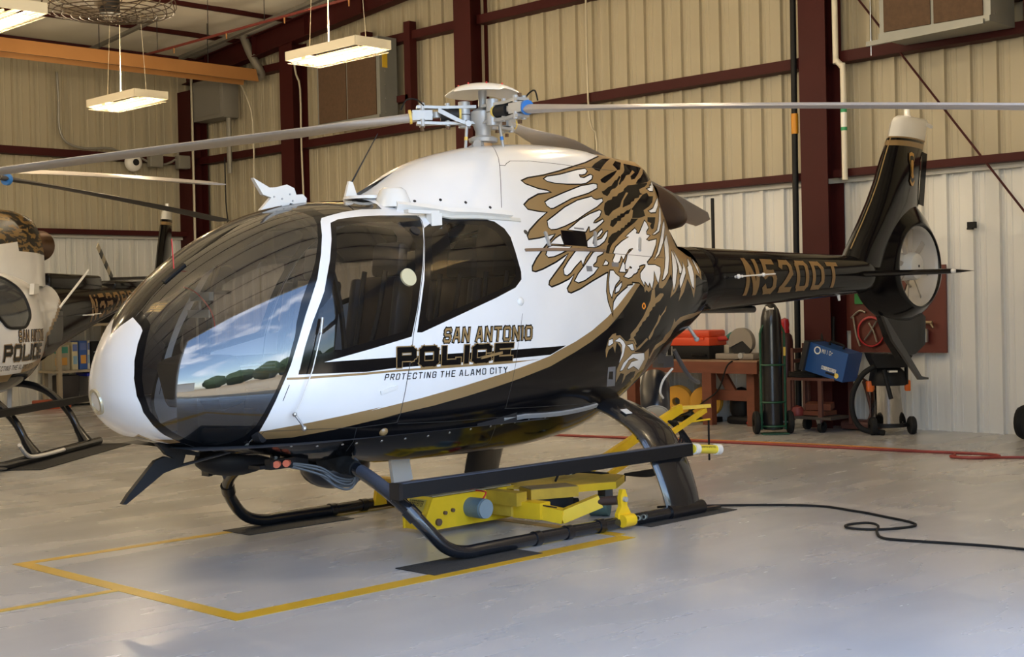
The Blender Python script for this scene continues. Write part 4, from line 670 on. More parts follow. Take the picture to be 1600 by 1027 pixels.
# ---- exhaust
b = MB(); b.lathe([(.17, 0), (.172, .12), (.155, .27), (.12, .40), (.075, .50), (.02, .54)], (-1.75, 0, 2.31), (-1, 0, -.24), 28); b.build('exhaust_pipe', M('burnt_steel', (.10, .065, .05), .38, metal=.7, var=.3), H)
# ---- main rotor
BLADE = M('grey_blade', (.36, .33, .31), .4, var=.08); BLU = M('blue_tape', (.03, .19, .6), .5); YEL = M('yellow_band', (.75, .55, .12), .5); REDT = M('red_tape', (.6, .03, .03), .5); TAN = M('tan_seal', (.52, .3, .13), .6)
RT = empty('main_rotor'); RT.parent = H
HZ = 2.865
def blade_mesh(L=5.0, r0=.42, chord=.26, slope=.105, sag=.004, tip=True):
    b = MB(); rows = []
    for r in [r0, r0 + .1, r0 + .22, .85, 1.05, 1.3, 1.7, 2.2, 2.8, 3.4, 4.0, 4.5, L - .25, L - .03, L]:
        k = min(max((r - r0 - .1) / .75, 0), 1); c = .085 + (chord - .085) * (k * k * (3 - 2 * k)); th = .062 - .030 * k; tw = math.radians(9 - 9 * r / L)
        if r > L - .05: c *= .7; th *= .5
        z = -slope * (r - .3) - sag * r * r; P = []
        for m in range(16):
            a = 2 * math.pi * m / 16; u = .5 * math.cos(a) * c + (.18 - .18 * 1) * c; v = .5 * math.sin(a) * th * (1 + .35 * math.cos(a))
            u += .18 * c * k * -1
            P.append((r, u * math.cos(tw) - v * math.sin(tw), z + u * math.sin(tw) + v * math.cos(tw)))
        rows.append(P)
    b.grid(rows, closed=True); n = 16; b.f += [tuple(range(n - 1, -1, -1)), tuple(range(len(b.v) - n, len(b.v)))]; b.mi += [0, 0]
    return b
_bm = blade_mesh().mesh('rotor_blade', ang=60); _bm.materials.append(BLADE)
def rod_mesh(f, mat, name, ang=38):
    b = MB(); f(b); me = b.mesh(name, ang=ang); me.materials.append(mat); return me
def arm_plates(b):
    for z, d in ((.052, 1), (-.06, -1)):
        b.prism([(.05, -.05), (.16, -.032), (.30, -.022), (.40, -.05), (.47, -.05), (.47, .05), (.40, .05), (.30, .022), (.16, .032), (.05, .05)], (0, 0, z), (1, 0, 0), (0, 1, 0), (0, 0, .02))
        for y in (-.035, .035): b.cyl((.43, y, z - .022), (.43, y, z + .028), .02, n=10)
        b.cyl((.25, 0, z - .02), (.25, 0, z + .03), .018, n=10)
def arm_cuff(b):
    b.prism([(-.045, -.035), (.045, -.035), (.045, .035), (-.045, .035)], (.43, 0, -.005), (0, 1, 0), (0, 0, 1), (.14, 0, 0)); b.cyl((.30, 0, 0), (.38, 0, 0), .018); b.cyl((.33, 0, -.02), (.33, 0, .02), .03)
def arm_horn(b):
    b.prism([(.12, -.05), (.20, -.02), (.32, .04), (.32, .075), (.16, -.01), (.1, -.03)], (0, .055, -.03), (1, 0, 0), (0, 0, 1), (0, .02, 0)); b.cyl((.11, .04, -.07), (.11, .08, -.07), .022, n=10)
me_pl = rod_mesh(arm_plates, ALU, 'hub_plate'); me_cf = rod_mesh(arm_cuff, ALU, 'blade_cuff'); me_hn = rod_mesh(arm_horn, ALU, 'pitch_horn')
me_be = rod_mesh(lambda b: b.cyl((.17, 0, 0), (.30, 0, 0), .043, n=20), DARK, 'bearing'); me_ri = rod_mesh(lambda b: b.cyl((.155, 0, 0), (.17, 0, 0), .05, n=20), YEL, 'bearing_ring')
me_dm = rod_mesh(lambda b: (b.cyl((.13, -.012, .003), (.13, -.012, .092), .043, n=20), b.cyl((.13, -.012, -.092), (.13, -.012, -.003), .043, n=20)), ALU, 'damper')
me_tw = rod_mesh(lambda b: b.cyl((.505, 0, -.012), (.522, 0, -.014), .051, n=16), YEL, 'blade_band'); me_tb = rod_mesh(lambda b: b.cyl((.505, 0, -.012), (.522, 0, -.014), .051, n=16), BLU, 'blade_band')
me_ws = rod_mesh(lambda b: b.tube(spline([(.42, .05, .06), (.47, .06, .10), (.54, .05, .10), (.58, .04, .03)]), .006, 6), RUBBER, 'bonding_cable')
def put(me, name, ang, parent, z=HZ):
    o = bpy.data.objects.new(name, me); COL.objects.link(o); o.parent = parent; o.location = (0, 0, z); o.rotation_euler = (0, 0, math.radians(ang)); return o
for i, ang in enumerate((82, 202, 322)):
    for me, n in ((me_pl, 'hub_plate'), (me_cf, 'blade_cuff'), (me_hn, 'pitch_horn'), (me_be, 'elastomer_bearing'), (me_ri, 'bearing_ring'), (me_dm, 'damper'), (me_tb if i == 0 else me_tw, 'blade_band'), (me_ws, 'bonding_cable')): put(me, n, ang, RT)
    bo_ = put(_bm, 'rotor_blade', ang, RT)
    if i == 1: bo_.rotation_euler = (-.38, 0, math.radians(ang))
    for rr_, zz_ in ((.43, .085), (.43, -.10), (.25, -.09)):
        aa = math.radians(ang); MB().cyl((rr_ * math.cos(aa), rr_ * math.sin(aa), HZ + zz_ - .012), (rr_ * math.cos(aa), rr_ * math.sin(aa), HZ + zz_ + .012), .014, n=8).build('hub_bolt', M('greasy_bolt', (.13, .075, .04), .5, metal=.5), RT)
    a = math.radians(ang + 24); c = (REDT, YEL, BLU)[i] if i else BLU
    p0 = Vector((.13 * math.cos(a), .13 * math.sin(a), HZ - .06)); p1 = Vector((.155 * math.cos(a + .1), .155 * math.sin(a + .1), HZ - .25))
    k = MB().cyl(p0, p1, .011, n=10).sph(p0, .018, 8, 6).build('pitch_link', ALU, RT); MB().cyl(p0.lerp(p1, .55), p0.lerp(p1, .68), .013, n=10).build('tape', (BLU, REDT, YEL)[i], RT)
b = MB(); b.lathe([(0, .04), (.05, .04), (.085, .02), (.09, -.05), (.07, -.08), (.055, -.12), (.055, -.3)], (0, 0, HZ), n=28); b.build('rotor_hub', ALU, RT)
b = MB(); b.lathe([(.055, 0), (.10, .005), (.105, .03), (.075, .045), (.055, .05)], (0, 0, HZ - .20), n=28); b.build('swashplate', ALU, RT)
b = MB(); b.cyl((0, 0, HZ - .26), (0, 0, HZ - .205), .064, n=28); b.build('seal', TAN, RT)
b = MB(); b.cyl((0, 0, HZ - .36), (0, 0, HZ - .26), .075, .066, n=28); b.cyl((.12, .06, HZ - .22), (.06, .03, HZ - .22), .03, n=12); b.cyl((.13, -.02, HZ - .26), (.04, 0, HZ - .2), .022, n=12); b.box((.1, -.1, HZ - .27), (.06, .04, .06)); b.build('mast_housing', ALU, RT)
b = MB(); b.cyl((0, 0, HZ), (0, 0, HZ + .17), .03, n=16); b.build('cap_post', ALU, RT)
CAPN = 60; rows = []
for q, zc in ((.0, .105), (.06, .103), (.12, .095), (.18, .08), (.23, .058), (.262, .035), (.268, .025), (.262, .027), (.2, .06), (.1, .085)):
    row = []
    for k in range(CAPN):
        a = 2 * math.pi * k / CAPN; cut = max(0, max(math.cos(a - math.radians(g)) for g in (95, 215, 335)) - .93) / .07 if q > .2 else 0
        row.append(((q - .05 * cut) * math.cos(a), (q - .05 * cut) * math.sin(a), HZ + .115 + zc + .022 * cut))
    rows.append(row)
b = MB(); b.grid(rows, closed=True); CP = b.build('hub_cap', WHT, RT, ang=60)
for k in range(8):
    a = k * math.pi / 4 + .2; MB().cyl((.17 * math.cos(a), .17 * math.sin(a), HZ + .195), (.17 * math.cos(a), .17 * math.sin(a), HZ + .208), .006, n=8).build('cap_screw', REDT, CP)
# ---- landing gear
GEAR = M('gear_black', (.010, .011, .014), .22, coat=.6)
GRIP = M('grip_strip', (.05, .06, .085), .55, bump=.3, bscale=200)
for sd in (1, -1):
    bow = spline([(1.60, 0.05 * sd, .60), (1.61, .3 * sd, .585), (1.62, .55 * sd, .53), (1.62, .80 * sd, .43), (1.57, .95 * sd, .31), (1.48, 1.01 * sd, .19), (1.38, 1.03 * sd, .095), (1.24, 1.035 * sd, .048), (1.0, 1.035 * sd, .046), (.2, 1.035 * sd, .046), (-.5, 1.035 * sd, .046), (-1.05, 1.035 * sd, .046)], 6)
    sk = MB().tube(bow, .040, 14).build('skid_tube', GEAR, H, ang=60)
    for x in (.62, .33, .02): MB().cyl((x - .025, 1.035 * sd, .046), (x + .025, 1.035 * sd, .046), .047, n=16).build('clamp_band', BLK, sk)
    MB().cyl((1.585, .93 * sd, .335), (1.55, .965 * sd, .28), .048, n=16).build('clamp_band', BLK, sk)
    MB().tube([p + Vector((0, 0, .008)) + Vector((.012, .012 * sd, .004)) for p in bow[12:21]], .036, 10).build('grip_tape', GRIP, sk)
    MB().tube(spline([(1.615, .20 * sd, .60), (1.62, .30 * sd, .588), (1.62, .42 * sd, .56), (1.62, .5 * sd, .545)]), [.075] * 6 + [.062] * 6 + [.05] * 7, 14).build('boot', RUBBER, sk)
    MB().bar((-1.05, 1.035 * sd, .03), (-1.28, 1.035 * sd, .022), .05, .012).build('skid_tail', BLK, sk)
    # broad faired rear leg
    path = spline([(.30 * sd, .80), (.45 * sd, .765), (.62 * sd, .70), (.80 * sd, .58), (.92 * sd, .40), (1.0 * sd, .2), (1.03 * sd, .07)], 5)
    rows = []
    P2 = [Vector((p[0], p[1])) for p in [(q.x, q.y) for q in [Vector((a[0], a[1], 0)) for a in path]]]
    for i, p in enumerate(P2):
        d = (P2[min(i + 1, len(P2) - 1)] - P2[max(i - 1, 0)]).normalized(); n = Vector((-d.y, d.x)); x0 = -.60 - .10 * i / len(P2); x1 = -1.05 - .02 * i / len(P2); row = []
        for k in range(16):
            a = 2 * math.pi * k / 16; u = .5 + .5 * math.cos(a); t = .045 * math.sin(a) * (1.25 - .5 * (1 - u))
            row.append((x1 + (x0 - x1) * u, p.x + n.x * t, p.y + n.y * t))
        rows.append(row)
    b = MB(); b.grid(rows, closed=True); lg = b.build('rear_leg', GEAR, H, ang=60)
    MB().cyl((-.70, 1.035 * sd, .046), (-1.08, 1.035 * sd, .046), .052, n=16).build('leg_shoe', BLK, lg)
    # cabin step
    stp = MB(); stp.bar((1.70, .98 * sd, .455), (-1.02, .98 * sd, .455), .075, .085); so = stp.build('cabin_step', BLKR, H, smooth=False)
    MB().bar((1.70, .98 * sd, .499), (-1.02, .98 * sd, .499), .066, .006).build('step_grip', GRIP, so)
    MB().box((1.71, .98 * sd, .455), (.03, .085, .095)).build('step_end', BLK, so)
b = MB(); b.prism([(-.74, .02), (-.74, -.02), (-.6, -.1), (-1.02, -.1)][0:0] or [(0, 0), (.36, 0), (.33, .16), (.04, .18)], (-1.02, .80, .555), (1, 0, 0), (0, .6, -.35), (0, 0, .012)); b.build('leg_tread', M('worn_tread', (.07, .06, .05), .7, bump=.6, bscale=60), H)
b = MB(); b.box((-.72, .66, .735), (.07, .06, .004), rx=-.5); b.build('leg_placard', WHT, H)
# ---- outside fittings
def at(s, t, off=0.):
    s = np.array([s]); t = np.array([t]); return Vector((surf(s, t)[0] + snorm(s, t)[0] * off).tolist())
def skin_strip(name, pts, w, h, mat, parent, n=10, off=0.):
    """flat bar lying along the skin through (s,theta) points"""
    b = MB(); Q = []
    for (s0, t0), (s1, t1) in zip(pts[:-1], pts[1:]):
        for k in range(n): Q.append((s0 + (s1 - s0) * k / n, t0 + (t1 - t0) * k / n))
    Q.append(pts[-1]); P = [at(*q, off) for q in Q]; N_ = [Vector(snorm(np.array([q[0]]), np.array([q[1]]))[0].tolist()) for q in Q]; rows = []
    for i, p in enumerate(P):
        d = (P[min(i + 1, len(P) - 1)] - P[max(i - 1, 0)]).normalized(); sdv = d.cross(N_[i]).normalized() * w / 2; rows.append([p - sdv, p - sdv + N_[i] * h, p + sdv + N_[i] * h, p + sdv])
    b.grid(rows, closed=True); m_ = len(rows); b.f += [(0, 1, 2, 3), tuple(range(4 * m_ - 4, 4 * m_))]; b.mi += [0, 0]
    return b.build(name, mat, parent)
skin_strip('sliding_door_rail', [(1.38, 1.20), (1.50, 1.066), (1.662, 1.006)], .035, .045, WHT, H)
skin_strip('rail_lip', [(1.40, 1.15), (1.50, 1.035), (1.69, .975)], .025, .012, TRIM, H)
b = MB(); p = at(1.45, 1.04); b.box((p.x, p.y + .015, p.z - .01), (.09, .05, .1)); b.box((p.x + .1, p.y + .01, p.z + .045), (.26, .045, .022)); b.build('rail_carriage', WHT, H)
skin_strip('lower_rail', [(1.594, -.70), (1.66, -.722), (1.904, -.905)], .03, .015, ALU, H)
skin_strip('slide_track', [(1.668, .725), (1.79, .728), (1.925, .735)], .020, .009, M('worn_track', (.24, .17, .12), .4, metal=.4), H)
for q0, q1 in (((1.752, .885), (1.747, .76)), ((1.918, .93), (1.898, .78)), ((2.069, .94), (2.047, .77))): skin_strip('cowl_latch', [q0, q1], .022, .014, ALU, H)
for s, t in ((1.192, -.233),): skin_strip('door_handle', [(1.19, -.235), (1.24, -.213)], .022, .008, WHT, DOOR1)
skin_strip('door_handle', [(1.489, -.11), (1.553, -.099)], .016, .014, PAINT['G'], DOOR2)
b = MB(); P = [at(s, t, .03) for s, t in ((1.012, .41), (1.005, .33), (.97, .06), (.936, -.173), (.921, -.27))]; b.tube(P, .0038, 6); b.build('window_wiper', WHT, DOOR1)
b = MB(); b.tube([at(.921, -.274, .03), at(.94, -.33, .05), at(.957, -.385, .06)], .007, 6); b.sph(at(.957, -.385, .06), .016, 8, 6); b.sph(at(.921, -.274, .03), .014, 8, 6); b.build('static_arm', STEEL, DOOR1); MB().cyl(at(1.016, .43, .02), at(1.003, .32, .03), .009, n=8).build('hinge_pin', STEEL, DOOR1)
def disc(name, s, t, r, h, mat, par, dome=False):
    n = Vector(snorm(np.array([s]), np.array([t]))[0].tolist()); p = at(s, t); b = MB()
    if dome: b.lathe([(0, h), (r * .5, h * .9), (r * .85, h * .5), (r, 0)], p, n, 16)
    else: b.cyl(p - n * .003, p + n * h, r, n=20)
    return b.build(name, mat, par)
disc('vent_window', 1.296, .59, .055, .014, M('yellowed_plastic', (.55, .50, .32), .35), DOOR1)
disc('air_vent', 1.375, .943, .035, .006, DARK, DOOR1)
disc('latch_knob', 1.23, -.589, .03, .02, PAINT['G'], DOOR1, True); disc('latch_knob', 1.617, .305, .03, .015, WHT, DOOR2, True); disc('oval_hole', 1.694, .883, .018, .003, PAINT['S'], H)
b = MB(); p = at(1.40, 1.30); b.lathe([(0, .10), (.06, .098), (.085, .08), (.11, .02), (.125, -.03)], p + Vector((0, -.01, -.02)), n=24); b.build('dome_antenna', WHT, H)
b = MB(); b.lathe([(.02, 0), (.15, .0), (.155, -.02)], (1.12, .05, 2.235), n=24); b.build('roof_plate', WHT, H)
b = MB(); b.prism([(0, 0), (-.13, 0), (-.075, .14), (-.045, .145)], (1.27, .0, 2.19), (1, 0, 0), (0, 0, 1), (0, .02, 0)); b.build('blade_antenna', WHT, H); MB().cyl((1.21, 0, 2.31), (.97, 0, 2.66), .006, .003, n=6).build('whip_antenna', DARK, H)
for s, t in ((.904, -.759), (.985, -.734), (1.061, -.725), (1.131, -.705), (1.17, -.698), (1.242, -.696), (1.311, -.702), (1.378, -.711), (1.441, -.718), (1.504, -.727), (1.565, -.747), (1.599, -.755), (1.641, -.772), (1.683, -.789), (1.735, -.811), (1.79, -.84), (1.84, -.87)): disc('rivet', s, t, .009, .004, STEEL, H, True)
for s in (1.44, 1.50, 1.56, 1.62): disc('cowl_screw', s, 1.255 - (s - 1.38) * .84 + .02, .010, .004, DARK, H)
# nose landing light
n = Vector((.97, -.12, -.22)); b = MB(); p = at(.095, -2.2, .0); b.lathe([(.075, -.02), (.075, .004), (.06, .006), (.055, -.03), (0, -.04)], p, n, 24); b.build('nose_light', M('nose_light_lens', (.5, .45, .32), .15, metal=.4), H)
# upper and lower wire cutters
b = MB(); b.prism([(1.97, 2.30), (1.85, 2.245), (1.80, 2.25), (1.72, 2.27), (1.665, 2.25), (1.65, 2.21), (1.60, 2.215), (1.57, 2.19), (1.58, 2.14), (1.70, 2.155), (1.74, 2.10), (1.83, 2.055), (1.76, 2.14), (1.92, 2.105), (1.84, 2.185), (1.90, 2.20)], (0, 0, .02), (1, 0, 0), (0, 0, 1), (0, .03, 0)); UC = b.build('wire_cutter', WHT, H)  # lower spike is shaped after the cutter's reflection in the windscreen
for x, z in ((1.70, 2.23), (1.76, 2.2), (1.82, 2.21), (1.68, 2.19)): MB().cyl((x, .012, z), (x, .02, z), .006, n=8).build('bolt', ALU, UC)
b = MB(); b.prism([(2.713, 0.779), (2.499, 0.744), (2.491, 0.714), (2.413, 0.689), (2.417, 0.669), (2.507, 0.685), (2.524, 0.637), (2.572, 0.612), (2.652, 0.592), (2.895, 0.440), (2.918, 0.443), (2.876, 0.496), (2.704, 0.668), (2.637, 0.686), (2.576, 0.667), (2.631, 0.696), (2.666, 0.737)], (0, .03, 0), (1, 0, 0), (0, 0, 1), (0, .035, 0)); b.build('wire_cutter', BLKR, H)
MB().cyl((2.64, .0, .60), (2.24, .10, .68), .009, n=8).build('cutter_brace', BLK, H)
# red yaw string, windscreen wiper
b = MB(); b.tube([at(.667, 1.428, .003), at(.667, 1.428, .003) + Vector((.01, 0, .17))], .0035, 5); b.build('yaw_string', REDT, H); skin_strip('windscreen_wiper', [(.60, 1.37), (.70, 1.375)], .025, .012, BLKR, H)
# belly: sensor turret, fairing plate, connectors, cables
b = MB(); b.sph((1.35, -.05, .50), .19, 20, 12, (1.25, 1.1, .75)); b.build('sensor_turret', BLK, H)
b = MB(); b.sph((1.98, -.25, .60), .22, 20, 10, (1.2, .9, .5)); b.build('belly_pod', BLKR, H)
b = MB(); b.box((2.02, .20, .585), (.26, .1, .02), rz=.1); b.box((1.95, .26, .60), (.3, .05, .06), rz=.1); b.cyl((1.99, .2, .60), (1.99, .2, .68), .03, n=12); b.build('sensor_bracket', BLK, H)
b = MB(); 
for k in range(2): b.cyl((2.02 - .07 * k, .27, .60), (2.06 - .07 * k, .31, .60), .022, n=10)
b.build('red_connector', M('orange_connector', (.7, .16, .08), .5), H)
for k in range(5):
    o_ = .012 * k; j_ = random.uniform(-.03, .03); b = MB(); b.tube(spline([(1.93, .27, .595 - o_ / 2), (1.78 + j_, .33 - j_, .57 - o_ + j_), (1.66, .38 + j_, .49 - o_ * 1.3), (1.58 + j_ / 2, .42, .475 - o_), (1.56, .44 - j_, .55), (1.56, .42, .60)], 6), .0075, 6); b.build('cable', M('grey_cable', (.09, .095, .1), .5), H)
b = MB(); b.prism([(0, 0), (.16, .03), (.2, -.16), (.03, -.19)], (.70, -.28, .47), (-1, 0, 0), (0, 0, 1), (0, .03, 0)); b.build('belly_antenna', WHT, H)
# searchlight behind the cabin
b = MB(); b.lathe([(0, -.05), (.10, -.05), (.125, .0), (.13, .22), (.105, .34), (.05, .38), (0, .38)], (-2.42, -.45, .60), (-.5, -.42, .80), 24); SL = b.build('searchlight', M('searchlight_black', (.015, .017, .024), .3, coat=.5), H)
b = MB(); b.lathe([(0, -.062), (.07, -.060), (.112, -.045)], (-2.42, -.45, .60), (-.5, -.42, .80), 24); b.build('lens', M('lamp_lens', (.62, .58, .48), .12, metal=.3), SL)
b = MB(); b.box((-2.50, -.42, 1.0), (.14, .12, .1)); b.box((-2.36, -.36, 1.04), (.1, .08, .1)); b.cyl((-2.45, -.42, 1.04), (-2.3, -.2, 1.2), .04, n=10); b.tube(spline([(-2.5, -.3, 1.1), (-2.62, -.3, .95), (-2.75, -.32, .85), (-2.9, -.35, .80)]), .02, 8); b.build('searchlight_mount', M('mount_grey', (.10, .10, .11), .4, metal=.3), SL)
b = MB(); b.tube(spline([(-2.35, -.2, .95), (-2.25, -.22, .86), (-2.24, -.25, .76), (-2.34, -.3, .70)]), .01, 6); b.build('lamp_cable', WHT, SL)
b = MB(); b.cyl((-2.19, .08, 1.33), (-2.27, .12, 1.20), .014, n=10); b.sph((-2.19, .08, 1.33), .024, 8, 6); b.sph((-2.27, .12, 1.20), .022, 8, 6); b.build('tail_jack', ALU, H)
# ---- cabin interior
LEATH = M('dark_seat_leather', (.045, .032, .032), .42, bump=.1); LEATG = M('grey_seat_leather', (.055, .055, .06), .4); TRIMI = M('cabin_trim', (.20, .15, .115), .7); FLOORI = M('cabin_floor', (.05, .05, .055), .7)
b = MB(); rows = []
for s in np.linspace(.62, 1.72, 16):
    x = XN - s * s; w = min(float(pchip(SN, TAB['w'], np.array([s]))[0]) - .06, .66); rows.append([(x, -w, .74), (x, w, .74)])
b.grid(rows); b.build('cabin_floor', FLOORI, H)
b = MB(); rows = []
for t in np.linspace(-1.1, 1.35, 26): p = at(1.66, t, -.03); rows.append([(.22, 0, 1.3), (.22, p.y, p.z)])
b.grid(rows); rows = [[(.22, 0, 1.3), (.22, -q[1][1], q[1][2])] for q in rows]; b.grid(rows); b.build('rear_bulkhead', TRIMI, H)
b = MB(); rows = []
for s in np.linspace(1.16, 1.66, 9): rows.append([tuple(at(s, t, -.035) if sg == 1 else Vector((at(s, t, -.035).x, -at(s, t, -.035).y, at(s, t, -.035).z))) for sg, t in [(1, 1.12), (1, 1.3), (1, 1.45), (-1, 1.45), (-1, 1.3), (-1, 1.12)]])
b.grid(rows); b.build('headliner', TRIMI, H)
def seat(x, y, fac=1):
    se = empty('seat', (x, y, .74)); se.parent = H
    b = MB(); b.box((.03, 0, .33), (.48, .46, .12), bev=.035); b.build('cushion', LEATH, se)
    b = MB(); b.box((-.24, 0, .66), (.11, .47, .62), ry=-.16, bev=.04); b.build('backrest', LEATH, se)
    for yy in (-.21, .21): MB().box((-.21, yy, .66), (.13, .07, .60), ry=-.16, bev=.03).build('side_bolster', LEATG, se)
    b = MB(); b.box((-.325, 0, 1.07), (.09, .27, .22), ry=-.12, bev=.035); b.build('headrest', LEATG, se)
    b = MB(); b.box((0, 0, .14), (.36, .36, .28)); b.build('seat_base', DARK, se)
    b = MB(); b.tube(spline([(-.20, .1, 1.0), (-.15, .09, .75), (-.06, .06, .42)]), .018, 5); b.tube(spline([(-.20, -.1, 1.0), (-.15, -.09, .75), (-.06, -.06, .42)]), .018, 5); b.build('harness', BLKR, se)
    return se
seat(1.52, .36); seat(1.52, -.36)
for y in (-.46, 0, .46):
    s_ = seat(.55, y)
b = MB(); b.box((2.36, 0, 1.10), (.22, .62, .30), ry=.25, bev=.05); b.box((2.30, 0, .88), (.34, .24, .30), bev=.03); IP = b.build('instrument_panel', BLKR, H)
b = MB(); b.box((2.20, 0, .82), (.4, .18, .2), bev=.02); b.build('centre_console', DARK, H)
b = MB(); b.tube(spline([(2.0, .36, .76), (1.98, .36, .95), (1.93, .36, 1.08), (1.95, .36, 1.16)]), .014, 8); b.tube(spline([(2.0, -.36, .76), (1.98, -.36, .95), (1.93, -.36, 1.08), (1.95, -.36, 1.16)]), .014, 8); b.build('cyclic_stick', DARK, H)
b = MB(); b.cyl((2.46, .18, .80), (2.32, .42, .80), .045, n=16); b.cyl((2.30, .46, .82), (2.28, .5, .82), .06, n=16); b.build('air_duct', DARK, H)
b = MB(); b.box((2.42, .12, 1.60), (.03, .20, .05)); b.box((2.43, .10, 1.50), (.01, .22, .045)); b.cyl((2.42, .1, 1.58), (2.42, .1, 1.52), .008, n=6); b.build('compass', M('compass_grey', (.3, .3, .28), .5), H)
b = MB(); b.tube(spline([at(.64, 1.2, -.03), (2.52, .22, 1.62), (2.48, .3, 1.52), (2.47, .33, 1.42)]), .004, 5); b.build('cord', REDT, H)
b = MB(); b.tube([at(1.085, t, -.02) for t in np.linspace(-.6, 1.5, 18)], .018, 6); b.tube([Vector((at(1.085, t, -.02).x, -at(1.085, t, -.02).y, at(1.085, t, -.02).z)) for t in np.linspace(-.6, 1.5, 18)], .018, 6); b.build('cabin_frame', BLKR, H)
# ================================================================== HELICOPTER TUG under the belly
YP = M('tug_yellow', (.78, .50, .015), .42, var=.18, vscale=6); YW = M('tug_yellow_worn', (.52, .34, .03), .55, var=.35, vscale=9); TUGTOP = M('tug_dusty_top', (.30, .24, .13), .7, var=.2); PUR_ = M('green_tyre', (.10, .16, .13), .6); MOT = M('motor_blue_grey', (.13, .20, .24), .35)
TG = empty('ground_handling_tug', (0, .2, 0), label='yellow electric helicopter tug parked under the belly between the skids', cat='tug')
TG.location = (0, 0, 0)
b = MB()
for y in (.20, -.03):
    b.prism([(.80, .03), (.80, .13), (.74, .245), (-.02, .245), (-.02, .06), (.02, .03)], (0, y, 0), (1, 0, 0), (0, 0, 1), (0, .012, 0))
b.box((.78, .085, .10), (.012, .23, .14)); b.box((.4, .085, .055), (.78, .23, .012)); b.build('chassis', YP, TG, smooth=False)
b = MB(); b.prism([(0, 0), (.74, 0), (.74, .23), (0, .23)], (.0, -.03, .252), (1, 0, 0), (0, 1, 0), (0, 0, .008)); b.build('deck_plate', TUGTOP, TG, smooth=False)
b = MB(); b.box((.20, -.25, .20), (.10, 1.5, .09)); b.build('far_arm', YW, TG, smooth=False); b = MB(); b.prism([(-.06, -.09), (.06, -.09), (.03, .05), (-.03, .05)], (.20, -1.0, .125), (1, 0, 0), (0, 0, 1), (0, .03, 0)); b.build('skid_hook', YP, TG)
b = MB(); b.prism([(.80, .135), (.745, .245)], (0, 0, 0), (1, 0, 0), (0, 0, 1), (0, 0, 0)) if 0 else b.add([(.803, .205, .14), (.803, -.03, .14), (.745, -.03, .25), (.745, .205, .25)], [(0, 1, 2, 3)]); b.build('nose_plate', YP, TG, smooth=False)
SGN = b = MB(); b.add([(.800, .17, .155), (.800, .0, .155), (.762, .0, .232), (.762, .17, .232)], [(0, 3, 2, 1)]); b.build('maker_plate', M('maker_plate', (.45, .33, .05), .5), TG, smooth=False)
def plate_fn(u, v, off): return (.800 + off * 3 - v * .020 - .016, 0.015 + u * .14, .155 + .030 + v * .037 + off)
text_mesh('plate_text', 'CHOPPER SPOTTER', .16, plate_fn, BLKR, TG, off=.003, wl=.5, gap=.2, ital=.2)
b = MB(); b.cyl((.40, .20, .145), (.40, .345, .145), .068, n=28); b.build('drive_motor', MOT, TG); MB().cyl((.40, .345, .145), (.40, .362, .145), .064, n=28).build('motor_cap', M('motor_cap', (.24, .31, .36), .3), TG)
MB().tube(spline([(.40, .33, .21), (.38, .34, .25), (.36, .28, .255), (.34, .2, .25)]), .006, 6).build('motor_lead', REDT, TG)
for x, z, r in ((.70, .08, .024), (.64, .135, .013), (.57, .145, .013)): MB().cyl((x, .2, z), (x, .225, z), r, n=12).build('bolt', M('rusty_bolt', (.12, .07, .04), .6), TG)
for y in (.09,): MB().cyl((.68, y - .05, .085), (.68, y + .05, .085), .083, n=24).build('wheel', PUR_, TG)
# telescoping lifting arm reaching out to the near skid
DUST = M('tug_dust', (.20, .15, .07), .8, var=.3, vscale=12)
b = MB(); b.box((.165, .31, .14), (.135, .24, .125), bev=.008); b.build('arm_sleeve', YW, TG); b = MB(); b.box((.14, .53, .125), (.12, .24, .115), rz=.12, bev=.008); b.build('arm_sleeve', YP, TG)
b = MB(); b.bar((.125, .62, .115), (.06, .76, .09), .10, .09); b.build('lift_arm', YP, TG, smooth=False); b = MB(); b.bar((.075, .74, .085), (-.13, .91, .185), .085, .085); b.build('lift_arm', YP, TG, smooth=False)
for k in range(2): MB().bar((.155 - .02 * k, .65, .165 - .025 * k), (.10 - .02 * k, .73, .15 - .025 * k), .004, .008).build('arm_slot', BLKR, TG, smooth=False)
b = MB(); b.cyl((-.10, .89, .18), (-.17, 1.03, .195), .03, n=14); b.build('arm_pin', M('rust_shaft', (.07, .04, .03), .6, metal=.4), TG)
b = MB(); b.prism([(-.06, -.09), (.06, -.09), (.065, -.02), (.03, .03), (.035, .09), (.015, .14), (-.015, .14), (-.035, .09), (-.03, .03), (-.065, -.02)], (-.20, 1.05, .125), (1, 0, 0), (0, 0, 1), (0, .03, 0)); b.build('skid_hook', YP, TG)
b = MB(); b.cyl((-.26, 1.085, .06), (-.15, 1.085, .06), .042, n=14); b.build('hook_clamp', YP, TG); MB().cyl((-.20, 1.03, .20), (-.20, 1.085, .20), .018, n=12).build('hook_bolt', ALU, TG)
for k in range(4): MB().lathe([(.012, -.006), (.02, 0), (.012, .006)], (-.32 - .03 * k, 1.08, .06), (1, .5 * (-1) ** k, .3), 10).build('chain_link', M('dull_chain', (.2, .22, .2), .5, metal=.6), TG)
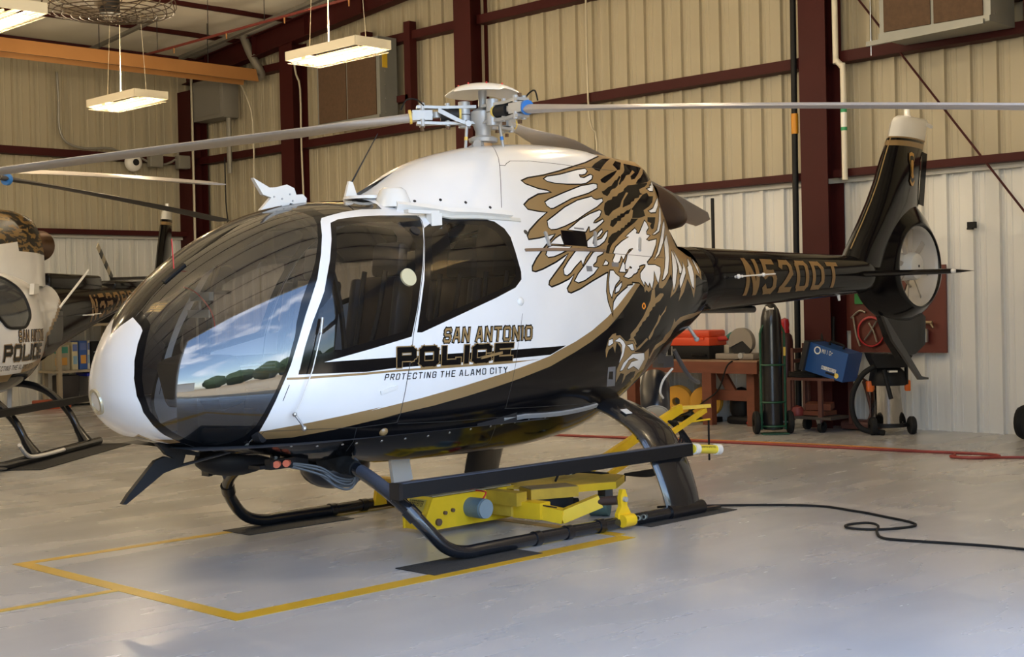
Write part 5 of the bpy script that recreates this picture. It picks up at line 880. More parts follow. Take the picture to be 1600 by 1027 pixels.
# rear platform, battery and hydraulics
b = MB(); b.prism([(.05, .21), (-.04, .40), (-.30, .50), (-.62, .62), (-.95, .42), (-1.0, -.10), (-.02, -.10)], (0, 0, .235), (1, 0, 0), (0, 1, 0), (0, 0, .012)); b.build('rear_deck', YW, TG, smooth=False)
b = MB(); b.bar((-.04, .41, .215), (-.62, .63, .215), .008, .05); b.build('deck_edge', YP, TG, smooth=False); b = MB(); b.bar((-.62, .63, .215), (-.95, .43, .215), .008, .05); b.build('deck_edge', YP, TG, smooth=False)
b = MB(); b.box((-.10, .47, .215), (.36, .20, .07), rz=-.38); b.build('battery_cover', YW, TG, smooth=False); b = MB(); b.box((-.10, .47, .2525), (.35, .19, .004), rz=-.38); b.build('cover_dust', DUST, TG, smooth=False)
b = MB(); b.box((-.16, .42, .13), (.30, .16, .11), rz=-.38, bev=.015); b.build('battery', DARK, TG); MB().box((.02, .40, .15), (.10, .12, .08), rz=-.38, bev=.01).build('battery_block', M('battery_blue', (.02, .03, .12), .5), TG); MB().cyl((.30, .06, .285), (-.16, .10, .275), .03, n=16).build('hydraulic_ram', STEEL, TG)
b = MB(); b.cyl((.34, .02, .285), (.34, .16, .285), .034, n=16); b.build('pivot_pin', M('pivot_red', (.3, .02, .02), .5), TG); MB().box((.38, .04, .275), (.08, .05, .07), bev=.01).build('pivot_bracket', YP, TG); MB().cyl((.27, .12, .285), (.27, .20, .285), .026, n=14).build('pivot_shaft', M('rust_shaft', (.07, .04, .03), .6), TG)
MB().cyl((-.33, .44, .10), (-.36, .50, .10), .045, n=16).build('idler_wheel', RUBBER, TG); MB().cyl((-.52, .48, .07), (-.58, .60, .07), .07, n=24).build('castor_wheel', PUR_, TG); MB().box((-.60, .55, .17), (.06, .12, .1), rz=-.4).build('castor_fork', M('rusty_fork', (.06, .05, .04), .6), TG)
b = MB(); b.tube(spline([(-.35, .30, .25), (-.42, .27, .29), (-.50, .26, .295)]), .009, 6); b.build('power_lead', RUBBER, TG); b = MB(); b.tube(spline([(-.60, .25, .29), (-.75, .24, .27), (-.95, .28, .24)]), .009, 6); b.build('power_lead', RUBBER, TG); MB().cyl((-.50, .26, .295), (-.60, .25, .29), .022, n=12).build('plug', BLKR, TG); MB().cyl((-.535, .256, .293), (-.56, .254, .292), .023, n=12).build('plug_ring', WHT, TG)
# handle
b = MB(); b.bar((-1.0, -.02, .22), (-2.32, -.10, .62), .04, .07); b.build('handle_bar', YP, TG, smooth=False); b = MB(); b.bar((-1.0, .20, .2), (-2.50, .02, .60), .03, .04); b.build('handle_bar', YP, TG, smooth=False)
b = MB(); b.bar((-2.28, -.16, .62), (-2.52, .06, .635), .035, .03); b.build('handle_crosspiece', YP, TG, smooth=False); b = MB(); b.bar((-2.0, -.05, .50), (-2.45, .1, .53), .02, .012); b.build('hose_bracket', YP, TG, smooth=False)
for k in range(6):
    b = MB(); o_ = .03 * k; b.tube(spline([(-2.05, -.02 + o_ / 2, .54), (-2.12 - o_, .05, .42 - .02 * k), (-2.0 - o_, .06, .28), (-1.75 - o_, .08, .14 + .01 * k), (-1.35, .1, .18)], 6), .011, 6); b.build('hydraulic_hose', RUBBER, TG)
b = MB(); b.bar((-1.3, .12, .16), (-.92, .22, .22), .05, .05); b.build('hose_tray', BLKR, TG, smooth=False); MB().bar((-2.5, .05, .52), (-2.5, .05, .18), .012, .012).build('strap', RUBBER, TG)
# yellow grip on the near step end
b = MB(); b.cyl((-1.06, .98, .455), (-1.36, .98, .425), .032, n=16); GR = b.build('handle_grip', M('grip_yellow', (.75, .6, .05), .5), None); GR['label'] = 'yellow tubular grip with white ends sticking out behind the cabin step'; GR['category'] = 'grip'
for x in (-1.07, -1.33): MB().cyl((x, .98, .455 + (x + 1.06) * .1), (x - .05, .98, .45 + (x + 1.06) * .1), .040, n=16).build('end_cap', WHT, GR)
def grip_fn(u, v, off): a = .35 + v * .5; x = -1.13 - u * .17; return (x, .98 + (.032 + off) * math.cos(a), .455 + (x + 1.06) * .1 + (.032 + off) * math.sin(a))
text_mesh('grip_text', 'CHOPPER SPOTTER', .16, grip_fn, BLKR, GR, off=.001, wl=.5, ital=.2)
# ================================================================== floor marks, mats, hoses
YL = M('yellow_floor_paint', (.52, .32, .02), .35, var=.2, vscale=8)
MK = empty('floor_marking', (0, 0, 0), label='yellow painted parking box lines around the helicopter skids', cat='floor marking')
def stripe(x0, x1, y0, y1): MB().box(((x0 + x1) / 2, (y0 + y1) / 2, .0012), (abs(x1 - x0), abs(y1 - y0), .0016)).build('painted_line', YL, MK, smooth=False)
stripe(2.95, 3.05, -1.06, 1.34); stripe(.02, 2.95, 1.21, 1.34); stripe(1.2, 2.95, -1.06, -.98); stripe(3.05, 9, .15, .215); stripe(-.05, .05, -1.02, 1.2); stripe(.05, 1.2, -1.06, -.98)
RUBM = M('rubber_mat', (.028, .027, .026), .85, bump=1., bscale=70, var=.35, vscale=40)
for (x0, x1, y0, y1), l in {(.80, 1.68, .92, 1.26): 'black rubber mat under the front of the near skid', (-1.34, -.36, .86, 1.16): 'black rubber mat under the rear end of the near skid', (.62, 1.52, -1.10, -.78): 'black rubber mat under the front of the far skid'}.items():
    b = MB(); n = 9
    b.box(((x0 + x1) / 2, (y0 + y1) / 2, .003), (x1 - x0, y1 - y0, .004), bev=.001)
    tag(b.build('rubber_mat', RUBM), l, 'mat', 'skid mats')
RH = M('red_hose', (.22, .028, .024), .5)
b = MB(); b.tube(spline([(-4.55, -4.6, .012), (-4.8, -3.56, .012), (-5.12, -1.73, .012), (-5.28, -.6, .012), (-5.36, .16, .012), (-5.44, .75, .012), (-5.40, 1.05, .012), (-5.28, 1.18, .013), (-5.22, 1.08, .014), (-5.25, .88, .014), (-5.34, .83, .014)][:0] + [(-4.3, -5.4, .013), (-4.55, -4.6, .013), (-4.82, -3.56, .013), (-5.12, -1.73, .013), (-5.36, .16, .013), (-5.47, .78, .013), (-5.50, 1.05, .013), (-5.40, 1.2, .014), (-5.22, 1.17, .015), (-5.10, 1.0, .016), (-5.13, .86, .016), (-5.24, .84, .018)], 8), .015, 10)
tag(b.build('air_hose', RH), 'red rubber air hose lying across the floor with a curled end', 'hose'); MB().tube(spline([(-5.22, 1.17, .014), (-5.38, 1.32, .013), (-5.5, 1.6, .013), (-5.55, 2.2, .013)]), .013, 8).build('hose_tail', RH, bpy.data.objects['air_hose'])
OH = MB(); OH.tube(spline([(-4.4, -5.4, .010), (-4.98, -3.3, .010), (-5.33, -1.6, .010), (-5.5, -.6, .010), (-5.5, .3, .010)], 8), .006, 6); tag(OH.build('extension_lead', M('orange_lead', (.5, .18, .02), .5)), 'thin orange cord lying beside the red hose', 'cord')
b = MB(); b.tube(spline([(-1.0, .70, .02), (-1.27, .85, .012), (-1.76, 1.47, .010), (-1.72, 1.9, .010), (-1.62, 2.18, .010), (-1.50, 2.45, .010), (-1.36, 2.53, .010), (-1.14, 2.43, .010), (-1.05, 2.27, .012), (-1.13, 2.18, .014), (-1.28, 2.24, .016), (-1.22, 2.36, .018), (-1.02, 2.47, .012), (-.86, 2.60, .010), (-.86, 2.75, .010), (-.95, 3.1, .010), (-1.0, 3.44, .010), (-1.05, 4.6, .010)], 8), .0085, 8)
tag(b.build('power_cable', RUBBER), 'black power cable looping across the pale floor to the right', 'cable')
# ================================================================== ROOF AND WALL FIXTURES
TUBE = M('warm_lamp_tube', (1., .70, .28), .4, emit=1.0); FIXW = M('fixture_white', (.72, .66, .52), .45)
def fixture(x, y, z, label, hang=1.2):
    r = empty('high_bay_light', (x, y, z), label=label, cat='light', group='fluorescent high bay lights')
    b = MB()
    for k in (0, 2, 4):
        x0 = (-.24, -.14, -.035, .075, .18)[k]; b.prism([(x0, 0), (x0 + .06, 0), (x0 + .06, .012), (x0, .012)], (0, 0, .02), (1, 0, 0), (0, 0, 1), (0, 1.24, 0))
    for sx in (-1, 1): b.prism([(.24, 0), (.245, 0), (.245, .10), (.24, .10)], (0, 0, 0), (sx, 0, 0), (0, 0, 1), (0, 1.24, 0))
    for sy in (-1, 1): b.box((0, .62 * sy, .05), (.49, .01, .1))
    b.build('housing', FIXW, r, smooth=False)
    for k in range(4): MB().cyl((-.165 + .11 * k, -.58, -.012), (-.165 + .11 * k, .58, -.012), .013, n=8).build('lamp_tube', TUBE, r)
    b = MB()
    for k in range(21): b.bar((-.23, -.6 + .06 * k, -.03), (.23, -.6 + .06 * k, -.03), .004, .004)
    for xx in (-.23, -.08, .08, .23): b.bar((xx, -.6, -.03), (xx, .6, -.03), .004, .004)
    b.build('wire_guard', FIXW, r, smooth=False)
    b = MB(); b.cyl((0, -.5, .1), (0, -.3, hang), .003, n=4); b.cyl((0, .5, .1), (0, .3, hang), .003, n=4); b.cyl((0, -.15, .1), (0, -.12, hang), .007, n=6); b.build('hanger', FIXW, r)
    for yy in (-.32, .32):
        ld = bpy.data.lights.new('lamp_light', 'POINT'); ld.energy = 20.0; ld.color = (1., .80, .53); ld.shadow_soft_size = 0.0; lo = bpy.data.objects.new('lamp_light', ld); COL.objects.link(lo); lo.parent = r; lo.location = (0, yy, -.42)
    ld = bpy.data.lights.new('added_uplight', 'POINT'); ld.energy = 50.0; ld.color = (1., .80, .53); ld.shadow_soft_size = 0.0; lo = bpy.data.objects.new('added_uplight', ld); COL.objects.link(lo); lo.parent = r; lo.location = (0, 0, .25)  # unseen point light added above the fixture to brighten the ceiling
    return r
fixture(-2.65, -5.0, 4.3, 'lit fluorescent high bay light hanging above the rotor hub, in front of the brown louvre', 2.3)
fixture(-2.62, -9.45, 4.3, 'lit fluorescent high bay light hanging before the beige back wall', 2.0)
fixture(.98, -5.6, 4.3, 'lit fluorescent high bay light cut off by the top left corner', 2.3)
for x, y, nth in ((4.6, -5.6, 'third'), (4.6, -10, 'fourth'), (-2.65, -.4, 'fifth'), (.98, -10.2, 'sixth'), (4.6, -.8, 'seventh'), (-2.65, 3.6, 'eighth')): fixture(x, y, 4.9, 'extra high bay light added outside the picture, %s from the rotor hub' % nth, 1.4)  # unseen fixtures added to raise the light inside the hangar
# ceiling fan in a cage
fa = empty('caged_fan', (-1.45, -7.75, 5.1), label='dark wire caged industrial fan hanging under the roof at top left', cat='fan'); CAGE = M('cage_brown', (.06, .04, .025), .5, metal=.4)
b = MB()
for r in (.14, .24, .34, .44, .54, .64, .74): b.tube([(r * math.cos(a), r * math.sin(a), -.12 + .10 * (r / .74) ** 2) for a in np.linspace(0, 2 * math.pi, 40)[:-1]], .006, 5, closed=True)
for r in (.74, .4): b.tube([(r * math.cos(a), r * math.sin(a), .16) for a in np.linspace(0, 2 * math.pi, 40)[:-1]], .008, 5, closed=True)
for k in range(20): a = k * math.pi / 10; b.tube(spline([(.08 * math.cos(a), .08 * math.sin(a), -.12), (.5 * math.cos(a), .5 * math.sin(a), -.07), (.74 * math.cos(a), .74 * math.sin(a), -.02), (.76 * math.cos(a), .76 * math.sin(a), .08), (.72 * math.cos(a), .72 * math.sin(a), .16)], 3), .006, 5)
b.build('cage', CAGE, fa); b = MB(); b.cyl((0, 0, -.05), (0, 0, .25), .12, n=20); b.cyl((0, 0, .25), (0, 0, 1.4), .03, n=10); b.build('motor', DARK, fa)
for k in range(4):
    a = k * math.pi / 2 + .3; c, s = math.cos(a), math.sin(a); b = MB(); b.prism([(.1, -.08), (.66, -.13), (.66, .13), (.1, .06)], (0, 0, .03), (c, s, 0), (-s, c, .35), (0, 0, .006)); b.build('fan_blade', M('fan_blade_tan', (.2, .15, .1), .5), fa)
# radiant tube heater along the back wall
COP = M('heater_reflector', (.50, .24, .085), .35, metal=.2, var=.1); hx0, hx1, hy, hz = 6.0, -7.05, -13.0, 5.58
he = empty('radiant_heater', (0, 0, 0), label='long tan radiant tube heater with a grey vent elbow hung below the roof', cat='heater')
b = MB(); b.prism([(-.24, -.12), (-.17, .10), (.17, .10), (.24, -.12), (.22, -.12), (.16, .085), (-.16, .085), (-.22, -.12)], ((hx0 + hx1) / 2, hy, hz), (0, 1, 0), (0, 0, 1), (hx0 - hx1, 0, 0)); b.build('reflector', COP, he, smooth=False)
MB().cyl((hx0, hy, hz - .03), (hx1, hy, hz - .03), .05, n=12).build('burner_tube', M('tube_grey', (.16, .14, .12), .5, metal=.6), he)
b = MB(); b.tube(spline([(hx1 + .1, hy, hz), (hx1 - .12, hy + .03, hz - .02), (hx1 - .2, hy + .02, hz + .08), (hx1 - .14, hy - .2, hz + .45), (hx1 - .12, hy - .35, hz + .75)], 5), .075, 12); b.build('vent_elbow', M('galvanised', (.36, .34, .30), .4, metal=.6), he)
for x in (-6.2, -4.2, -2.2, 0, 2): MB().cyl((x, hy, hz + .1), (x, hy, roof_z(hy) + .05), .008, n=5).build('hanger', DARK, he)
# sprinkler pipe
SPR = M('sprinkler_red', (.14, .02, .015), .5); b = MB(); b.cyl((-5.24, -14.6, 5.80), (-5.24, 4, 5.82), .022, n=8); sp = b.build('sprinkler_pipe', SPR); tag(sp, 'thin dark red sprinkler pipe with drop heads below the roof', 'pipe')
for y in (-13, -11.5, -10, -8.5, -7): MB().cyl((-5.24, y, 5.82), (-5.24, y, roof_z(y) + .05), .006, n=5).build('pipe_hanger', DARK, sp); MB().cyl((-5.24, y + .5, 5.8), (-5.24, y + .5, 5.70), .016, .01, n=8).build('sprinkler_head', M('brass', (.4, .2, .08), .4, metal=.7), sp)
b = MB(); b.bar((-6.55, -14.4, 6.04), (-6.55, -4, 6.93), .09, .06); tag(b.build('cable_tray', M('strut_grey', (.22, .21, .19), .5, metal=.5)), 'grey strut channel running up below the roof beside the red rafter', 'channel')
b = MB(); b.bar((-5.0, -14.9, 6.05), (-5.0, -12.6, 6.24), .07, .05); b.box((-5.0, -14.85, 5.98), (.25, .12, .1)); tag(b.build('strut_brace', M('strut_grey', (.22, .21, .19), .5)), 'short grey strut with a bracket above the tan heater', 'strut')
# louvre boxes
GALV = M('galvanised_sheet', (.26, .27, .26), .45, metal=.4, var=.1); MESHB = M('brown_pad', (.085, .048, .026), .85, bump=.5, bscale=45, var=.3, vscale=20)
def cooler(y0, y1, z0, z1, d, label):
    x0 = XW + .25; r = empty('evaporative_cooler', (0, 0, 0), label=label, cat='cooler'); b = MB(); b.box((x0 + d / 2, (y0 + y1) / 2, (z0 + z1) / 2), (d, y1 - y0, z1 - z0)); b.build('casing', GALV, r, smooth=False)
    n = 2
    for k in range(n):
        ya = y0 + .06 + (y1 - y0 - .1) * k / n; yb = y0 + .02 + (y1 - y0 - .1) * (k + 1) / n; b = MB(); b.box((x0 + d + .008, (ya + yb) / 2, (z0 + z1) / 2), (.02, yb - ya, z1 - z0 - .14)); b.build('filter_pad', MESHB, r, smooth=False)
    for zz in (z0 + .03, z1 - .03): MB().box((x0 + d + .012, (y0 + y1) / 2, zz), (.03, y1 - y0, .06)).build('frame_rail', GALV, r, smooth=False)
    for zz in np.linspace(z0 + .1, z1 - .1, 6): MB().cyl((x0 + d - .1, y1, zz), (x0 + d - .1, y1 + .008, zz), .012, n=8).build('rivet', STEEL, r)
    return r
c1 = cooler(-11.0, -9.42, 4.45, 5.72, .35, 'brown faced evaporative cooler box on the wall behind the left rotor blade'); MB().box((XW + .5, -9.412, 5.35), (.1, .008, .22)).build('caution_label', M('label_yellow', (.6, .4, .03), .5), c1)
c2 = cooler(-.72, .55, 4.32, 5.6, .55, 'brown faced evaporative cooler box at the top right above the tail fin')
b = MB(); b.bar((XW + .85, -.85, 4.28), (XW + .85, .5, 4.32), .04, .05); b.build('support_arm', GALV, c2, smooth=False); MB().cyl((XW + .85, -.8, 4.15), (XW + .85, -.8, 4.9), .006, n=6).build('rod', STEEL, c2)
def redframe(y0, y1, z, up):
    b = MB()
    for y in (y0, y1): b.box((XW + .2, y, z + up / 2), (.14, .14, up))
    b.box((XW + .2, (y0 + y1) / 2, z + .33), (.14, y1 - y0, .1)); b.build('opening_frame', RED, wr, smooth=False)
redframe(-10.2, -9.15, 4.44, .0 + 1.5); redframe(-.45, .75, 4.4, .25); b = MB(); b.box((XW + .22, .78, 4.9), (.2, .2, 1.4)); b.box((XW + .2, .1, 4.66), (.14, 1.2, .1)); b.build('opening_frame', RED, wr, smooth=False)
# electrical panel, conduits, pipes
def wallpipe(name, pts, r, mat, label, cat): return tag(MB().tube(spline(pts, 3), r, 8).build(name, mat), label, cat)
b = MB(); b.box((XW + .3, -14.4, 5.35), (.34, .95, .72), bev=.01); b.box((XW + .475, -14.4, 5.35), (.01, .8, .6)); tag(b.build('electric_panel', M('panel_grey', (.20, .19, .17), .5)), 'grey steel box high in the back corner beside the red column', 'electrical box')
CON = M('conduit', (.5, .46, .36), .4, metal=.3); CONG = M('conduit_grey', (.28, .27, .24), .45, metal=.3)
wallpipe('conduit', [(XW + .5, -11.75, 5.7), (XW + .46, -11.75, 5.45), (XW + .42, -11.7, 5.2), (XW + .42, -11.7, 4.2), (XW + .42, -11.65, 2.5), (XW + .42, -11.65, .3)], .016, CON, 'thin pale conduit running down beside the second red column', 'conduit')
wallpipe('conduit', [(XW + .4, -13.55, 5.6), (XW + .4, -13.3, 5.3), (XW + .3, -13.25, 4.8), (XW + .3, -13.25, 3.3), (XW + .3, -13.15, 3.0), (XW + .3, -13.15, .5)], .016, CON, 'thin pale conduit bending down the wall left of the second red column', 'conduit')
wallpipe('conduit', [(XW + .45, -14.95, 5.9), (XW + .45, -14.95, 4), (XW + .45, -14.95, .3)], .024, CON, 'pale conduit running down the corner beside the red column', 'conduit')
wallpipe('conduit', [(XW + .3, -14.0, 5.0), (XW + .3, -14.0, 4.0)], .045, CONG, 'short wide grey conduit below the grey box', 'conduit')
wallpipe('conduit', [(XW + .25, -5.46, 6.2), (XW + .25, -5.46, 4.3), (XW + .25, -5.4, 3.9), (XW + .25, -5.32, 3.7), (XW + .25, -5.32, 2.4)], .014, CON, 'thin pale conduit down the beige wall right of the rotor hub', 'conduit')
wallpipe('drop_cable', [(XW + .3, -14.15, 4.3), (XW + .3, -14.15, 3.5), (XW + .3, -14.1, 3.1), (XW + .3, -14.2, 2.9), (XW + .3, -14.0, 2.8)], .012, DARK, 'dark cord hanging on the wall in the back corner', 'cable')
wallpipe('conduit', [(-4.6, YB + .25, 5.7), (-4.62, YB + .25, 5.2), (-4.62, YB + .25, 4.75), (-4.75, YB + .25, 4.5), (-5.1, YB + .25, 4.42), (-5.6, YB + .25, 4.45), (-6.0, YB + .25, 4.3)], .022, CONG, 'grey conduit dropping on the back wall to the junction boxes', 'conduit')
wallpipe('conduit', [(-6.1, YB + .27, 4.35), (-6.5, YB + .27, 4.2), (-6.9, YB + .27, 4.35), (-6.95, YB + .27, 4.6), (-7.3, YB + .27, 4.6)], .02, CONG, 'grey flexible conduit looping between the junction boxes', 'conduit')
for x, l in ((-6.42, 'grey junction box beside the round white speaker on the back wall'), (-7.0, 'grey junction box next to the red corner column')): b = MB(); b.box((x, YB + .32, 4.28), (.26, .14, .24), bev=.01); b.box((x, YB + .395, 4.28), (.22, .01, .2)); tag(b.build('junction_box', CONG), l, 'junction box')
b = MB(); b.lathe([(0, .06), (.05, .06), (.09, .05), (.14, .03), (.16, 0), (.16, -.06)], (-6.0, YB + .32, 4.22), (0, 1, 0), 24); sp_ = b.build('round_bell', WHT); tag(sp_, 'round white alarm bell with a dark centre on the back wall', 'bell'); MB().cyl((-6.0, YB + .375, 4.22), (-6.0, YB + .39, 4.22), .06, n=16).build('bell_centre', DARK, sp_)
wp = tag(MB().tube(spline([(XW + .30, -1.58, 5.6), (XW + .30, -1.58, 4.35), (XW + .30, -1.57, 4.27), (XW + .28, -1.52, 4.2), (XW + .28, -1.5, 4.1), (XW + .28, -1.5, 2.88)], 5), .034, 12).build('downpipe', M('pvc_white', (.66, .62, .52), .4)), 'white plastic pipe down the wall right of the red column', 'pipe'); MB().cyl((XW + .28, -1.5, 3.45), (XW + .28, -1.5, 3.7), .037, n=12).build('green_band', M('band_green', (.03, .3, .12), .5), wp); MB().cyl((XW + .28, -1.5, 3.49), (XW + .28, -1.5, 3.66), .0375, n=12).build('pipe_label', WHT, wp)
bp_ = tag(MB().cyl((XW + .28, -2.15, 6.3), (XW + .28, -2.19, .15), .036, n=12).build('standpipe', BLKR), 'black pipe standing full height beside the right red column', 'pipe'); MB().cyl((XW + .28, -2.165, 3.48), (XW + .28, -2.165, 3.72), .042, n=12).build('pipe_label', M('label_orange', (.6, .25, .01), .5), bp_)
wallpipe('conduit', [(XW + .3, -3.38, 2.8), (XW + .3, -3.38, 1.4)], .022, DARK, 'short dark pipe on the white panels left of the right column', 'pipe')
tag(MB().cyl((XW + .21, -2.0, 5.85), (XW + .21, .75, 2.18), .013, n=8).build('brace_rod', RED), 'thin red diagonal brace rod crossing the wall at the right', 'brace rod')
b = MB(); b.cyl((-7.0, -7.2, 6.05), (-6.6, -6.3, 5.98), .09, n=14); b.cyl((-6.6, -6.3, 5.98), (-6.57, -6.22, 5.98), .11, n=14); tag(b.build('vent_duct', GALV), 'grey round vent duct at the top edge above the rotor hub', 'duct')
b = MB(); b.box((XW + .07, -.06, 2.28), (.05, .09, .07)); b.box((XW + .11, -.06, 2.24), (.05, .06, .02)); tag(b.build('wall_hook', BLKR), 'small black hook on the white wall right of the fin', 'hook')
b = MB(); b.lathe([(.06, -.03), (.16, -.04), (.18, 0), (.16, .04), (.06, .03)], (-7.1, .66, .18), (0, 1, .0), 20); tag(b.build('spare_wheel', RUBBER), 'black rubber wheel at the right edge of the picture by the wall', 'wheel')
# ================================================================== WORK AREA ALONG THE RIGHT WALL
WOOD = M('red_stained_timber', (.15, .043, .02), .6, var=.3, vscale=4, bump=.2, bscale=30, stretch=(4, .6, 4))
wbn = empty('workbench', (-7.1, -3.4, 0), label='red stained timber workbench carrying the toolbox and the cut-off saw', cat='workbench')
def wpart(name, c, d, mat, par, bev=0., **k): b = MB(); o_ = par.location; b.box((c[0] - o_.x, c[1] - o_.y, c[2] - o_.z), d, bev=bev, **k); return b.build(name, mat, par, smooth=bev > 0)
for k in range(4): wpart('plank', (-7.33 + .15 * k, -3.5, .775), (.145, 2.1, .04), M('worn_top', (.26, .16, .10), .7, var=.3, vscale=6), wbn)
wpart('rail', (-6.82, -3.5, .705), (.045, 2.1, .14), WOOD, wbn); wpart('rail', (-7.38, -3.5, .705), (.045, 2.1, .14), WOOD, wbn)
for y in (-3.2, -4.4): wpart('leg', (-6.86, y, .35), (.10, .14, .70), WOOD, wbn)
for y in (-2.65, -4.4): wpart('leg', (-7.33, y, .35), (.10, .13, .70), WOOD, wbn)
wpart('leg', (-6.95, -2.62, .35), (.10, .11, .70), WOOD, wbn); wpart('brace', (-7.0, -2.92, .36), (.05, .55, .13), WOOD, wbn); wpart('brace', (-7.02, -3.05, .52), (.045, .12, .42), WOOD, wbn, rx=.6)
tb = empty('toolbox', (-7.1, -3.58, .795), label='orange lidded toolbox with a black base on the bench', cat='toolbox')
OR = M('toolbox_orange', (.62, .06, .015), .45); 
b = MB(); b.box((0, 0, .085), (.36, .70, .17), bev=.02); b.build('base', BLKR, tb); b = MB(); b.box((0, .0, .22), (.37, .71, .11), bev=.02); b.build('tray', OR, tb); b = MB(); b.box((0, .0, .315), (.35, .69, .09), bev=.025); b.build('lid', OR, tb)
for y in (-.3, -.22): MB().box((.19, y, .09), (.01, .02, .14)).build('latch', STEEL, tb)
MB().box((.19, .2, .255), (.02, .16, .03)).build('latch', OR, tb); MB().tube(spline([(.18, .1, .05), (.22, .12, .06), (.22, .28, .06), (.18, .30, .05)]), .012, 6).build('handle', BLKR, tb)
cs = empty('cutoff_saw', (-7.1, -2.88, .795), label='grey abrasive cut-off saw with teal motor and red handle on the bench', cat='saw'); SAWG = M('saw_grey', (.24, .21, .18), .6, var=.15)
b = MB(); b.box((0, 0, .04), (.32, .56, .07), bev=.012); b.build('base', SAWG, cs); b = MB(); b.cyl((.05, .06, .20), (.09, .06, .20), .165, n=32); b.build('blade_disc', DARK, cs)
P = [(.175 * math.cos(a), .175 * math.sin(a)) for a in np.linspace(-.5, math.pi * 1.12, 28)] + [(-.02, 0), (.03, .02)]
b = MB(); b.prism(P, (.07, .06, .21), (0, 1, 0), (0, 0, 1), (.07, 0, 0)); b.build('wheel_guard', SAWG, cs)
b = MB(); b.cyl((-.14, .02, .24), (.04, .05, .22), .07, n=16); b.build('motor', M('saw_teal', (.02, .16, .14), .5), cs); b = MB(); b.tube(spline([(.0, -.02, .28), (.0, -.12, .31), (.0, -.2, .27)]), .03, 8); b.build('arm', M('saw_teal', (.02, .16, .14), .5), cs); b = MB(); b.cyl((0, -.19, .26), (0, -.33, .25), .032, n=12); b.build('handle', M('handle_red', (.42, .03, .02), .5), cs)
b = MB(); b.box((0, -.18, .12), (.12, .08, .12), bev=.01); MB().cyl((.1, .1, .05), (.17, .1, .05), .035, n=12).build('vice_knob', ALU, cs); b.build('vice', M('vice_grey', (.3, .28, .24), .5, metal=.5), cs)
b = MB(); b.tube(spline([(-6.93, -2.8, .80), (-6.74, -2.83, .74), (-6.76, -2.98, .45), (-6.78, -3.2, .30), (-6.8, -3.5, .14), (-6.9, -3.9, .05)], 6), .010, 6); b.build('saw_lead', RUBBER, cs).parent = None; tag(bpy.data.objects['saw_lead'], 'black cord hanging from the saw in front of the bench leg', 'cord'); bpy.data.objects['saw_lead'].location = (0, 0, 0)
# items under the bench
for (x, y, l) in ((-7.15, -3.92, 'yellow cable reel under the left end of the bench'), (-7.2, -3.5, 'yellow cable reel behind the bench leg')):
    r = empty('cable_reel', (x, y, .0), label=l, cat='cable reel'); b = MB(); b.lathe([(.05, -.09), (.19, -.09), (.20, -.08), (.19, -.07), (.10, -.06), (.10, .06), (.19, .07), (.20, .08), (.19, .09), (.05, .09)], (0, 0, .25), (1, .5, 0), 24); b.build('drum', M('reel_yellow', (.62, .30, .02), .5), r); b = MB(); b.lathe([(.1, -.06), (.17, -.055), (.17, .055), (.1, .06)], (0, 0, .25), (1, .5, 0), 24); b.build('wound_cable', RUBBER, r); b = MB(); b.box((0, 0, .03), (.2, .34, .06)); b.build('stand', BLKR, r)
b = MB(); b.sph((-7.22, -2.98, .22), .2, 14, 10, (.7, .75, 1.15)); b.box((-7.2, -2.9, .05), (.3, .4, .1), bev=.04); tag(b.build('tool_bag', BLKR), 'black soft tool bag under the right end of the bench', 'bag')
b = MB(); b.sph((-7.1, -4.25, .3), .24, 14, 10, (.7, .9, 1.1)); tag(b.build('cloth_bundle', BLKR), 'dark bundle under the bench behind the searchlight', 'bundle')
b = MB(); b.sph((-7.0, -2.72, .03), .03, 10, 8); tag(b.build('red_cap', REDT), 'tiny red cap on the floor below the bench', 'cap')
# gas bottle on green cart
gc = empty('gas_cylinder', (-6.3, -1.9, .03), label='tall black gas cylinder standing on the green hand cart', cat='gas cylinder'); b = MB(); b.lathe([(0, 0), (.112, 0), (.117, .02), (.117, 1.17), (.112, 1.26), (.09, 1.35), (.055, 1.405), (.035, 1.42), (.035, 1.46), (0, 1.46)], (0, 0, .02), n=32); b.build('body', BLK, gc); b = MB(); b.box((.06, .03, 1.385), (.05, .09, .02), rz=.7, ry=.7); b.build('label_tag', WHT, gc)
ct = empty('cylinder_cart', (-6.3, -1.9, 0), label='green tubular hand cart with black wheels holding the black cylinder', cat='cart'); GRN = M('cart_green', (.012, .075, .035), .4)
e1 = Vector((-.70, .71, 0)); e2 = Vector((.71, .70, 0))
def L3(a, c, z): return e1 * a + e2 * c + Vector((0, 0, z))
b = MB(); b.tube(spline([L3(-.135, .05, .05), L3(-.135, .05, 1.0), L3(-.13, .05, 1.15), L3(-.08, .05, 1.24), L3(0, .06, 1.265), L3(.08, .05, 1.24), L3(.13, .05, 1.15), L3(.135, .05, 1.0), L3(.135, .05, .05)], 5), .014, 8); b.build('frame', GRN, ct)
for z in (.36, .78, .09): b = MB(); b.tube(spline([L3(-.135, .05, z), L3(-.08, .115, z), L3(0, .135, z), L3(.08, .115, z), L3(.135, .05, z)], 4), .011, 6); b.build('crossbar', GRN, ct)
MB().cyl(L3(-.17, .02, .13), L3(.17, .02, .13), .012, n=8).build('axle', STEEL, ct); b = MB(); b.bar(L3(-.15, .12, .012), L3(.15, .12, .012), .16, .012); b.build('toe_plate', GRN, ct)
for a in (-.19, .19): b = MB(); d = e1; b.lathe([(.04, -.03), (.115, -.03), (.13, -.015), (.13, .015), (.115, .03), (.04, .03)], L3(a, .02, .13), d, 24); b.build('wheel', RUBBER, ct)
